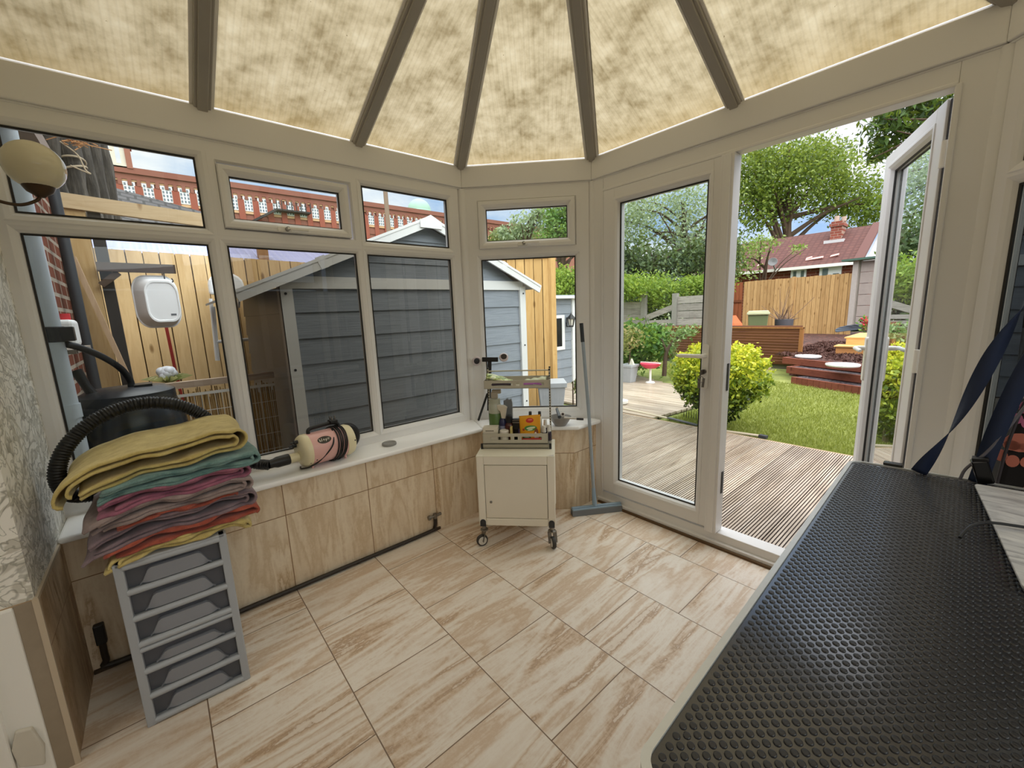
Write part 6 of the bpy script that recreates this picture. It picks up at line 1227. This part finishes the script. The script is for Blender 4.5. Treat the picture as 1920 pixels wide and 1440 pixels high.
# weathered posts and rope above the beam
LGM = (lambda t: t.bsdf(t.ramp(t.noise(t.coord((12, 12, 1.5)), 2, 6, .7), [(.3, '#1f1d1b'), (.5, '#3f3a35'), (.68, '#6b655d')]), .9, bump=t.noise(t.coord((12, 12, 2)), 3, 4), bs=.8, bd=.02))(NT('weathered_dark_timber')); LX = -2.25
for k, (u_, r_, lab) in enumerate(((114, .052, 'far left dark weathered pole, half behind the globe lamp'), (146, .070, 'dark weathered pole wound with pale rope'), (174, .045, 'third dark weathered pole from the left above the beam'), (192, .046, 'fourth dark weathered pole from the left above the beam'), (209, .044, 'rightmost dark weathered pole against the sky above the beam'))):
    p_ = AX(u_, 372, LX-.11*k); mb = MB(); P_ = [(p_.x+.008*math.sin(3*i+k), p_.y+.008*math.sin(2*i+k*2), p_.z-.25+.17*i) for i in range(10)]; mb.tube(P_, [r_*(1+.10*math.sin(1.7*i+k)) for i in range(10)], 12); po_ = mb.build('weathered_pole', LGM, smooth=True); tag(po_, lab, 'pole', 'dark weathered poles above the sawn beam')
p_ = AX(146, 372, LX-.11); mb = MB(); zr0 = AX(146, 320, LX-.11).z
for q, zz in ((0, zr0), (1, zr0+.05)): mb.tube([(p_.x+.083*math.cos(a_), p_.y+.083*math.sin(a_), zz+.03*math.sin(a_+q)) for a_ in np.linspace(0, 2*PI, 24)[:-1]], .007, 6, closed=True)
mb.tube(spline([AX(112, 265, LX+.1), AX(145, 290, LX+.1), AX(160, 318, LX+.1), AX(170, 326, LX+.1), AX(150, 318, LX+.1), AX(132, 310, LX+.1)], 6), .005, 6); tag(mb.build('rope', plain('#b3a48c', .9), smooth=True), 'pale rope looped round the second weathered pole', 'rope')
mb = MB()
for k in range(24): c_ = AX(125+RNG.random()*32, 262+RNG.random()*12, LX+.1); mb.tube(spline([c_, c_+Vector((.02, RNG.normal()*.025, RNG.normal()*.02)), c_+Vector((0, RNG.normal()*.045, RNG.normal()*.022))], 4), .0035, 5)
tag(mb.build('twine', plain('#b8875a', .9), smooth=True), 'tangle of orange-brown twine at the top of the roped pole', 'twine')
mb = MB(); f0, f1 = AX(-90, 205, -.35), AX(62, 262, -.9); s_ = AX(40, 236, -.5); mb.box(-1.2, -.14, -1.93, max(s_.y+.02, -1.85), s_.z-.03, s_.z+.05); tag(mb.build('soffit', plain('#8f7d72', .7, var=.3, scale=8)), 'brown-grey eaves soffit at the top left outside the window', 'soffit')
# ---- neighbour roof, red brick mill with green dome
t = NT('grey_roof_tile'); br_ = t.n('ShaderNodeTexBrick'); t.l(t.coord((1, 1, 1), 'UV'), br_.inputs[0]); br_.inputs['Scale'].default_value = 1; br_.inputs['Brick Width'].default_value = .3; br_.inputs['Row Height'].default_value = .22; br_.inputs['Mortar Size'].default_value = .03; br_.inputs['Color1'].default_value = lin('#4e4c4e'); br_.inputs['Color2'].default_value = lin('#444245'); br_.inputs['Mortar'].default_value = lin('#262527'); GRT = t.bsdf(br_.outputs[0], .8)
t = NT('red_roof_tile'); br_ = t.n('ShaderNodeTexBrick'); t.l(t.coord((1, 1, 1), 'UV'), br_.inputs[0]); br_.inputs['Scale'].default_value = 1; br_.inputs['Brick Width'].default_value = .26; br_.inputs['Row Height'].default_value = .30; br_.inputs['Mortar Size'].default_value = .04; br_.inputs['Color1'].default_value = lin('#5f372f'); br_.inputs['Color2'].default_value = lin('#522e28'); br_.inputs['Mortar'].default_value = lin('#48221d'); br_.offset = 0
RRT = t.bsdf(t.mix(t.math('MULTIPLY', t.noise(t.coord((.6, .6, .6)), 2, 4), .5), br_.outputs[0], '#5d342c'), .8, bump=t.math('SUBTRACT', 1, br_.outputs['Fac']), bs=.8, bd=.04)
def roofquad(nm, q, m, par, th=.12):
    me = bpy.data.meshes.new(nm); q = [Vector(p) for p in q]; n = (q[1]-q[0]).cross(q[3]-q[0]).normalized(); n = n if n.z > 0 else -n
    me.from_pydata([tuple(p) for p in q+[p-n*th for p in q]], [], [(0, 1, 2, 3), (7, 6, 5, 4), (0, 4, 5, 1), (1, 5, 6, 2), (2, 6, 7, 3), (3, 7, 4, 0)]); uv = me.uv_layers.new(name='UVMap'); e = (q[1]-q[0]).normalized(); f = n.cross(e)
    for lp in me.loops: p = me.vertices[lp.vertex_index].co-q[0]; uv.data[lp.index].uv = (p.dot(e), p.dot(f))
    me.materials.append(m); o = bpy.data.objects.new(nm, me); COL.objects.link(o); o.parent = par; o.matrix_parent_inverse = wmat(par).inverted(); return o
NX = -11; nr = thing('neighbour_roof', 'dark grey tiled house roof seen above the lilac sheet', 'house', tuple(Vector((NX-2, 0, -.1)))); a0, a1 = AX(120, 398, NX), AX(470, 424, NX); c0, c1 = AX(222, 354, NX-3), AX(480, 405, NX-3); qa, qb, qc, qd = AX(215, 352, NX-2), AX(398, 402, NX-2), AX(398, 440, NX), AX(200, 425, NX)
roofquad('roof', [qd, qc, qb, qa], GRT, nr); mb = MB(); mb.box(NX-2.5, NX-1.8, qa.y-.2, qb.y-.1, -.2, qc.z); mb.build('walls', plain('#8a5a4a', .9, var=.2), nr, world=True)
MX = -63.; ML = thing('mill_building', 'long red brick mill with rows of white windows and a green dome', 'building', (MX-6, 20, -.2)); MBR = plain('#9c6555', .9, var=.25, scale=.6); zt_m = AX(520, 358, MX).z; zt_m2 = AX(820, 400, MX).z; ztm = (zt_m+zt_m2)/2
mb = MB(); mb.box(MX-14, MX, -40, 75, -.2, ztm); mb.build('wall', MBR, ML, world=True)
CRN = plain('#8a5648', .9, var=.2, scale=.8); mb = MB(); mb.box(MX-.5, MX+.5, -40, 75, ztm-.5, ztm+.15); mb.box(MX-.3, MX+.28, -40, 75, ztm-1.1, ztm-.5); y_ = -39.
while y_ < 60: mb.box(MX, MX+.35, y_, y_+.35, ztm-1.75, ztm-1.1); y_ += .8
mb.build('cornice', CRN, ML, world=True)
zw1, zw0 = AX(458, 369, MX).z, AX(460, 396, MX).z; zv1 = AX(655, 421, MX).z; ww = 2.0
BUF = plain('#c9a27c', .9); WFR = plain('#eceef0', .6); WGL = plain('#5f6b76', .2); ys_ = []; y_ = AX(276, 345, MX).y
stp = (AX(631, 395, MX).y-AX(563, 387, MX).y)/3.02; ww = stp*.68
for k in range(-3, 22): ys_.append(y_+k*stp)
def mwin(yc, z0, z1):
    mb = MB(); mb.box(MX+.02, MX+.22, yc-ww/2, yc+ww/2, z0, z1); f_ = mb.build('window', WFR, ML, world=True); mb = MB(); n = 3
    for i in range(n):
        for j in range(4): a_ = yc-ww/2+.17+i*(ww-.17)/n; h_ = (z1-z0-.14)/4; b_ = z0+.14+j*h_; mb.box(MX+.2, MX+.26, a_, a_+(ww-.17)/n-.15, b_, b_+h_-.14)
    mb.build('panes', WGL, f_, world=True)
PIL = MB()
for k, yc in enumerate(ys_):
    mwin(yc, zw0, zw1)
    mwin(yc, zw0-4.6, zw0-4.6+(zw1-zw0))
    PIL.box(MX, MX+.3, yc-stp/2-.35, yc-stp/2+.35, -.2, ztm-1.75)
PIL.build('pilasters', plain('#95503f', .9, var=.2, scale=.7), ML, world=True)
mb = MB(); mb.box(MX+.02, MX+.18, -40, 72, zw1+.05, zw1+.35); mb.box(MX+.02, MX+.2, -40, 72, zw0-.35, zw0-.05); mb.build('stone_band', BUF, ML, world=True)
mb = MB(); mb.box(MX+.02, MX+.18, -40, 72, zw0-1.4, zw0-.7); mb.build('brick_band', CRN, ML, world=True)
t0, t1 = AX(212, 318, MX), AX(250, 318, MX); mb = MB(); mb.box(MX-4, MX+.6, t0.y+1.2, t1.y, ztm, ztm+3.4); mb.box(MX-4.2, MX+.8, t0.y+1.0, t1.y+.2, ztm+3.2, ztm+3.8); mb.build('corner_turret', MBR, ML, world=True); mb = MB()
for k in range(9): y_ = t0.y+1.0-k*.8; mb.box(MX+.1, MX+.4, y_-.2, y_+.2, ztm, ztm+2.4)
mb.box(MX, MX+.5, t0.y-8, t0.y+1.2, ztm+2.4, ztm+2.9); mb.box(MX, MX+.5, t0.y-8, t0.y+1.2, ztm, ztm+.4); mb.build('balustrade', plain('#d0c8ba', .8), ML, world=True)
e0 = AX(548, 397, MX); mb = MB(); mb.box(MX, MX+1.4, e0.y-2.2, e0.y+2, e0.z-.3, e0.z-.1)
for k in range(8): mb.box(MX+1.3, MX+1.4, e0.y-2.2+k*.6, e0.y-2.1+k*.6, e0.z-.3, e0.z+1.0)
mb.bar((MX+1, e0.y-2.2, e0.z-.2), (MX+1, e0.y-10, e0.z-5), 1, .25); mb.build('fire_escape', plain('#2c2826', .7), ML, world=True)
dc = AX(786, 392, MX-5); dk_ = float((np.array(dc)-CAM)@_d)/FPX; dm = MB(); RD_ = 24*dk_*.9; dm.lathe([(RD_*1.05, -.6), (RD_*1.05, 0), (RD_, .1)]+[(RD_*math.cos(a_), .1+RD_*1.02*math.sin(a_)) for a_ in np.linspace(.1, PI/2-.02, 10)], 32, (dc.x, dc.y, dc.z-.5)); dm.lathe([(RD_*1.15, -6), (RD_*1.15, -.6)], 24, (dc.x, dc.y, dc.z-.5)); dm.build('dome', plain('#9cc4b0', .6, var=.2, scale=.5), ML, world=True, smooth=True)
pz_ = AX(726, 400, -14); mb = MB(); mb.cyl((pz_.x, pz_.y, -.1), (pz_.x, pz_.y, AX(725, 350, -14).z), .11, .085, n=10); tag(mb.build('telegraph_pole', plain('#8a7565', .9), smooth=True), 'slim wooden telegraph pole standing in front of the mill', 'pole')
mb = MB(); pq = AX(493, 475, -3.3); mb.box(-3.36, -3.27, pq.y-.05, pq.y+.05, -.1, AX(487, 462, -3.3).z+.25); tag(mb.build('timber_post', wood('#a87f5c', '#bb9068', (9, 9, 1.1), .8, False)), 'reddish timber post sticking up behind the yard fence', 'post')
# ---- red roofed house beyond the garden
HY = 23.; hs = thing('red_roofed_house', 'brick bungalow with a red tiled roof beyond the back fence', 'house', (-7, HY+3, -.1)); h0_, h1_ = AY(1330, 517, HY), AY(1607, 491, HY); zE = (h0_.z+h1_.z)/2; r0_, r1_ = AY(1330, 466, HY+3.2), AY(1641, 421, HY+3.2); zR = (r0_.z+r1_.z)/2
roofquad('roof', [(h0_.x-1, HY-.3, h0_.z), (h1_.x, HY-.3, h1_.z), (r1_.x, HY+3.2, r1_.z), (r0_.x-1, HY+3.2, r0_.z)], RRT, hs)
HBR = brickm('bungalow_brick', '#8a4a38', '#7a4030', '#a08474', .45, .15, 'xz'); mb = MB(); mb.keep = True; mb.box(h0_.x-1, h1_.x+.2, HY+.1, HY+5, -.1, zE-.02); mb.build('wall', HBR, hs, world=True)
mb = MB(); mb.bar((h0_.x-1, HY-.34, h0_.z-.06), (h1_.x, HY-.34, h1_.z-.06), .12, .14); mb.build('gutter', PVCW, hs, world=True)
mb = MB(); mb.bar((h1_.x+.1, HY-.4, h1_.z+.03), (r1_.x+.1, HY+3.2, r1_.z+.05), .35, .12); mb.build('verge', plain('#5f3a34', .8), hs, world=True)
mb = MB(); mb.bar((h1_.x+.55, HY-.8, h1_.z-.45), (r1_.x+.45, HY+3.0, r1_.z-.45), .45, .1); mb.build('valley_flashing', plain('#c4c6c8', .5, var=.2, scale=3), hs, world=True)
roofquad('wing_roof', [(h1_.x+.7, HY-1.2, h1_.z-.55), (h1_.x+6, HY-1.2, h1_.z-.55), (r1_.x+6, HY+3.4, r1_.z-.3), (r1_.x+.55, HY+3.4, r1_.z-.35)], RRT, hs)
mb = MB(); mb.box(h1_.x+.6, h1_.x+6, HY-.8, HY+4, -.1, h1_.z-.6); mb.build('wing_wall', HBR, hs, world=True)
ch0, ch1 = AY(1559, 445, HY+2.4), AY(1583, 414, HY+2.4); mb = MB(); mb.box(ch0.x, ch1.x, HY+2.1, HY+2.9, ch0.z-.8, ch1.z); mb.box(ch0.x-.06, ch1.x+.06, HY+2.04, HY+2.96, ch1.z-.25, ch1.z-.1); chm = mb.build('chimney', brickm('chimney_brick', '#a0584a', '#8d4a3c', '#b09484', .3, .12), hs, world=True)
mb = MB(); cxm = (ch0.x+ch1.x)/2; mb.cyl((cxm-.1, HY+2.5, ch1.z), (cxm-.1, HY+2.5, ch1.z+.3), .12, .1, n=12); mb.cyl((cxm+.2, HY+2.5, ch1.z), (cxm+.2, HY+2.5, ch1.z+.22), .1, n=12); mb.build('chimney_pot', plain('#b9a294', .8), chm, world=True); mb = MB(); mb.box(ch0.x-.18, ch1.x+.18, HY+1.8, HY+2.15, ch0.z-.75, ch0.z-.2); mb.build('flashing', plain('#c8c8ca', .6), chm, world=True)
for u0, v0, u1, v1 in ((1538, 500, 1577, 519), (1484, 505, 1511, 524)):
    a_, b_ = AY(u0, v0, HY+.05), AY(u1, v1, HY+.05); mb = MB(); mb.box(a_.x, b_.x, HY-.02, HY+.12, b_.z-.5, a_.z); f_ = mb.build('window', WFR, hs, world=True); mb = MB(); wd_ = (b_.x-a_.x)
    for i in range(2): mb.box(a_.x+.12+i*wd_/2, a_.x+wd_/2-.08+i*wd_/2, HY-.05, HY, b_.z-.4, a_.z-.12-(.25 if (u0 == 1538 and i) else 0))
    mb.build('pane', plain('#5d6a66', .2), f_, world=True)
mb = MB()
for u_, v_, s_ in ((1527, 485, .35), (1517, 484, .12), (1565, 479, .16), (1425, 497, .12)):
    p_ = AY(u_, v_, HY+.2); d_ = (Vector((r1_.x, HY+3.2, r1_.z))-Vector((h1_.x, HY-.3, h1_.z))).normalized(); w_ = AY(u_, v_, HY+.4); k_ = (w_.z-zE)/(zR-zE); yq = HY-.3+3.5*k_-.08; w2 = AY(u_, v_, yq); mb.obox(w2, (s_, 0, .03), d_*.09, (0, -.03, .02))
mb.build('lichen_patch', plain('#d8a8a0', .8), hs, world=True)
sd = thing('satellite_dish', 'small grey satellite dish at the bungalow eaves', 'satellite dish', tuple(AY(1449, 492, HY-.8))); mb = MB(); mb.lathe([(.02, 0), (.14, .03), (.21, .08), (.20, .09), (.02, .02)], 20, (0, 0, 0), (.2, -1, .3)); mb.bar((0, 0, 0), (0, .6, -.5), .05, .05); mb.build('dish', plain('#77787a', .5), sd, smooth=True)
# ---- trees
def tree(lab, ells, n, size, m, base, top, r, asp=2, clump=.2, per=18, shell=.45, branches=6, seed=1, group='trees beyond the garden'):
    rg = np.random.default_rng(seed); b_, t_ = Vector(base), Vector(top); tr_ = [((b_, b_+(t_-b_)*.5+Vector((.15, 0, 0)), t_), r, r*.35)]
    for k in range(branches):
        c_, rr_ = ells[k % len(ells)]; s_ = b_+(t_-b_)*(.45+.45*rg.random()); e_ = Vector(c_)+Vector(rg.normal(size=3)*np.array(rr_)*.45); tr_.append(((s_, s_+(e_-s_)*.5+Vector((0, 0, .3)), e_), r*.42, r*.08))
    return foliage('tree', lab, 'tree', ells, n, size, m, tr_, asp, clump, per, shell, .2, group, (base[0], base[1], -.145))
D1 = 30; bt0 = AD(1462, 560, D1); tree('big spreading yellow-green tree behind the red-roofed bungalow', [E_(1490, 345, D1, 95, 62), E_(1420, 380, D1, 52, 60), E_(1590, 370, D1, 62, 52), E_(1520, 300, D1+1, 70, 40), E_(1450, 310, D1+1, 60, 45), E_(1405, 330, D1, 40, 60), E_(1640, 400, D1, 40, 30)], 21000, .23, leafm('#3a4f1c', '#627a2e', '#90a04a'), (bt0.x, bt0.y, -.1), AD(1480, 375, D1), .45, 1.7, .16, 20, .35, 16, 2)
D2 = 19; b2 = AD(1290, 600, D2); tree('grey-green birch filling the upper half of the closed door glass', [E_(1200, 420, D2, 46, 70), E_(1260, 390, D2, 50, 70), E_(1320, 385, D2, 50, 80), E_(1180, 400, D2+1, 40, 60), E_(1290, 460, D2, 60, 50)], 8200, .15, GG, (b2.x, b2.y, -.1), AD(1280, 380, D2), .16, 2.2, .22, 20, .3, 16, 3)
D3 = 17; b3 = AD(1200, 600, D3); tree('dark shrubby tree behind the grey broken fence', [E_(1190, 492, D3, 46, 40), E_(1250, 500, D3, 46, 34), E_(1310, 490, D3, 46, 40), E_(1360, 480, D3+1, 30, 46), E_(1150, 500, D3, 40, 36), E_(1235, 560, D3-2, 60, 40), E_(1180, 575, D3-2, 50, 40), E_(1300, 570, D3-2, 50, 40)], 13000, .17, leafm('#2c3f26', '#465c38', '#6f8258', .2), (b3.x, b3.y, -.1), AD(1230, 480, D3), .12, 2, .25, 18, .3, 10, 4)
D4 = 16; b4 = AD(1040, 600, D4); tree('leafy green tree in the top pane of the corner window', [E_(1045, 415, D4, 30, 34), E_(1085, 410, D4, 40, 46), E_(1060, 450, D4, 50, 26), E_(1110, 430, D4, 40, 50)], 5600, .15, leafm('#41662d', '#668c45', '#8fae66'), (b4.x, b4.y, -.1), AD(1055, 420, D4), .14, 1.9, .22, 18, .35, 9, 5)
D5 = 17; b5_ = AD(975, 600, D5); tree('thin grey-green tree left of centre in the corner window top pane', [E_(985, 425, D5, 26, 26), E_(1010, 405, D5, 22, 30), E_(960, 440, D5, 24, 14), E_(940, 432, D5, 10, 12)], 1900, .15, GG, (b5_.x, b5_.y, -.1), AD(990, 415, D5), .10, 2.2, .25, 14, .3, 8, 6)
D6 = 6.2; tree('dark long-leaved tree overhanging the open door from the right', [E_(1700, 250, D6, 60, 42), E_(1660, 225, D6, 40, 28), E_(1745, 215, D6, 50, 40), E_(1720, 190, D6, 70, 26), E_(1650, 285, D6, 26, 22), E_(1800, 230, D6, 60, 60)], 2600, .135, leafm('#20341a', '#324e22', '#587634', .3), (4.6, 6.2, -.1), AD(1840, 240, D6), .10, 3.4, .26, 12, .2, 9, 7)
D7 = 20; b7 = AD(1410, 560, D7); tree('low bare-branched fruit tree in front of the bungalow roof', [E_(1400, 470, D7-1, 40, 22), E_(1390, 500, D7-1, 26, 24), E_(1495, 468, D7-1, 18, 8), E_(1430, 455, D7-1, 30, 12)], 1300, .14, leafm('#55702e', '#7f9950', '#a9b878'), (b7.x, b7.y, -.1), AD(1440, 480, D7-1), .10, 2, .3, 12, .25, 9, 8)
D8 = 17; foliage('hedge', 'clipped hedge top in the distance behind the thin grey-green tree', 'hedge', [E_(960, 447, 22, 50, 10)], 900, .25, leafm('#5d6a42', '#767c52', '#8f9a68'), None, 2, .25, 12)
D9 = 12; tree('dark leafy tree seen past the open door, at its right', [E_(1740, 440, D9, 60, 90), E_(1800, 420, D9, 60, 100), E_(1720, 540, D9, 50, 40)], 5200, .16, leafm('#23381c', '#3b5a2a', '#6b8a4a', .25), (6.2, 10, -.1), AD(1790, 420, D9), .16, 2.1, .22, 18, .3, 9, 9)
WX0 = .5*(AY(1775, 600, 1.75).x+AY(1885, 600, 1.75).x)
# dark boundary wall outside the right-hand window; unseen side leg added to darken reflections
mb = MB(); mb.keep = True; mb.box(WX0, 5.2, 1.75, 1.95, -.2, 3.0); mb.box(5.0, 5.2, -6, 1.95, -.2, 1.75); tag(mb.build('boundary_wall', brickm('dark_boundary', '#0f1213', '#14181a', '#24292b', .44, .215, 'xz')), 'dark block boundary wall outside the right-hand window, with an added unseen side leg', 'wall')
# ================================================================== light
wd = bpy.data.worlds.new('sky'); SC.world = wd; wd.use_nodes = True; nt = wd.node_tree; nt.nodes.clear()
tc = nt.nodes.new('ShaderNodeTexCoord'); mp = nt.nodes.new('ShaderNodeMapping'); mp.inputs['Scale'].default_value = (1.6, 1.6, 4.2); nt.links.new(tc.outputs['Generated'], mp.inputs[0])
nz = nt.nodes.new('ShaderNodeTexNoise'); nz.inputs['Scale'].default_value = 2.1; nz.inputs['Detail'].default_value = 7; nz.inputs['Roughness'].default_value = .58; nt.links.new(mp.outputs[0], nz.inputs['Vector'])
rp = nt.nodes.new('ShaderNodeValToRGB'); nt.links.new(nz.outputs['Fac'], rp.inputs[0]); el = rp.color_ramp.elements
for p_, c_ in ((.38, '#9fc0e8'), (.44, '#cfdef2'), (.50, '#e9eef4'), (.66, '#fdfdfd')):
    e_ = el[0] if p_ == .38 else (el[1] if p_ == .66 else el.new(p_)); e_.position = p_; e_.color = lin(c_)
bg = nt.nodes.new('ShaderNodeBackground'); bg.inputs['Strength'].default_value = SKY; nt.links.new(rp.outputs[0], bg.inputs[0])
wo = nt.nodes.new('ShaderNodeOutputWorld'); nt.links.new(bg.outputs[0], wo.inputs[0])
sl = bpy.data.lights.new('sun', 'SUN'); sl.energy = SUN; sl.angle = math.radians(130); sl.color = (1, .96, .9); so = bpy.data.objects.new('sun', sl); COL.objects.link(so); so.rotation_euler = (math.radians(20), 0, math.radians(75))
# unseen fill lamp added behind the camera to brighten the room
al = bpy.data.lights.new('room_fill', 'AREA'); al.shape = 'RECTANGLE'; al.size = 1.2; al.size_y = .8; al.energy = FILL; al.color = (1, .93, .82); ao = bpy.data.objects.new('room_fill', al); COL.objects.link(ao); ao.location = (1.7, -3.2, 2.4)
SC.view_settings.view_transform = 'Standard'; SC.view_settings.look = 'None'; SC.view_settings.exposure = EXPO; SC.view_settings.gamma = GAM
cy = SC.cycles; cy.max_bounces = 10; cy.diffuse_bounces = 5; cy.glossy_bounces = 4; cy.transmission_bounces = 6; cy.transparent_max_bounces = 24; cy.sample_clamp_indirect = 6; cy.use_denoising = True; cy.caustics_reflective = False; cy.caustics_refractive = False
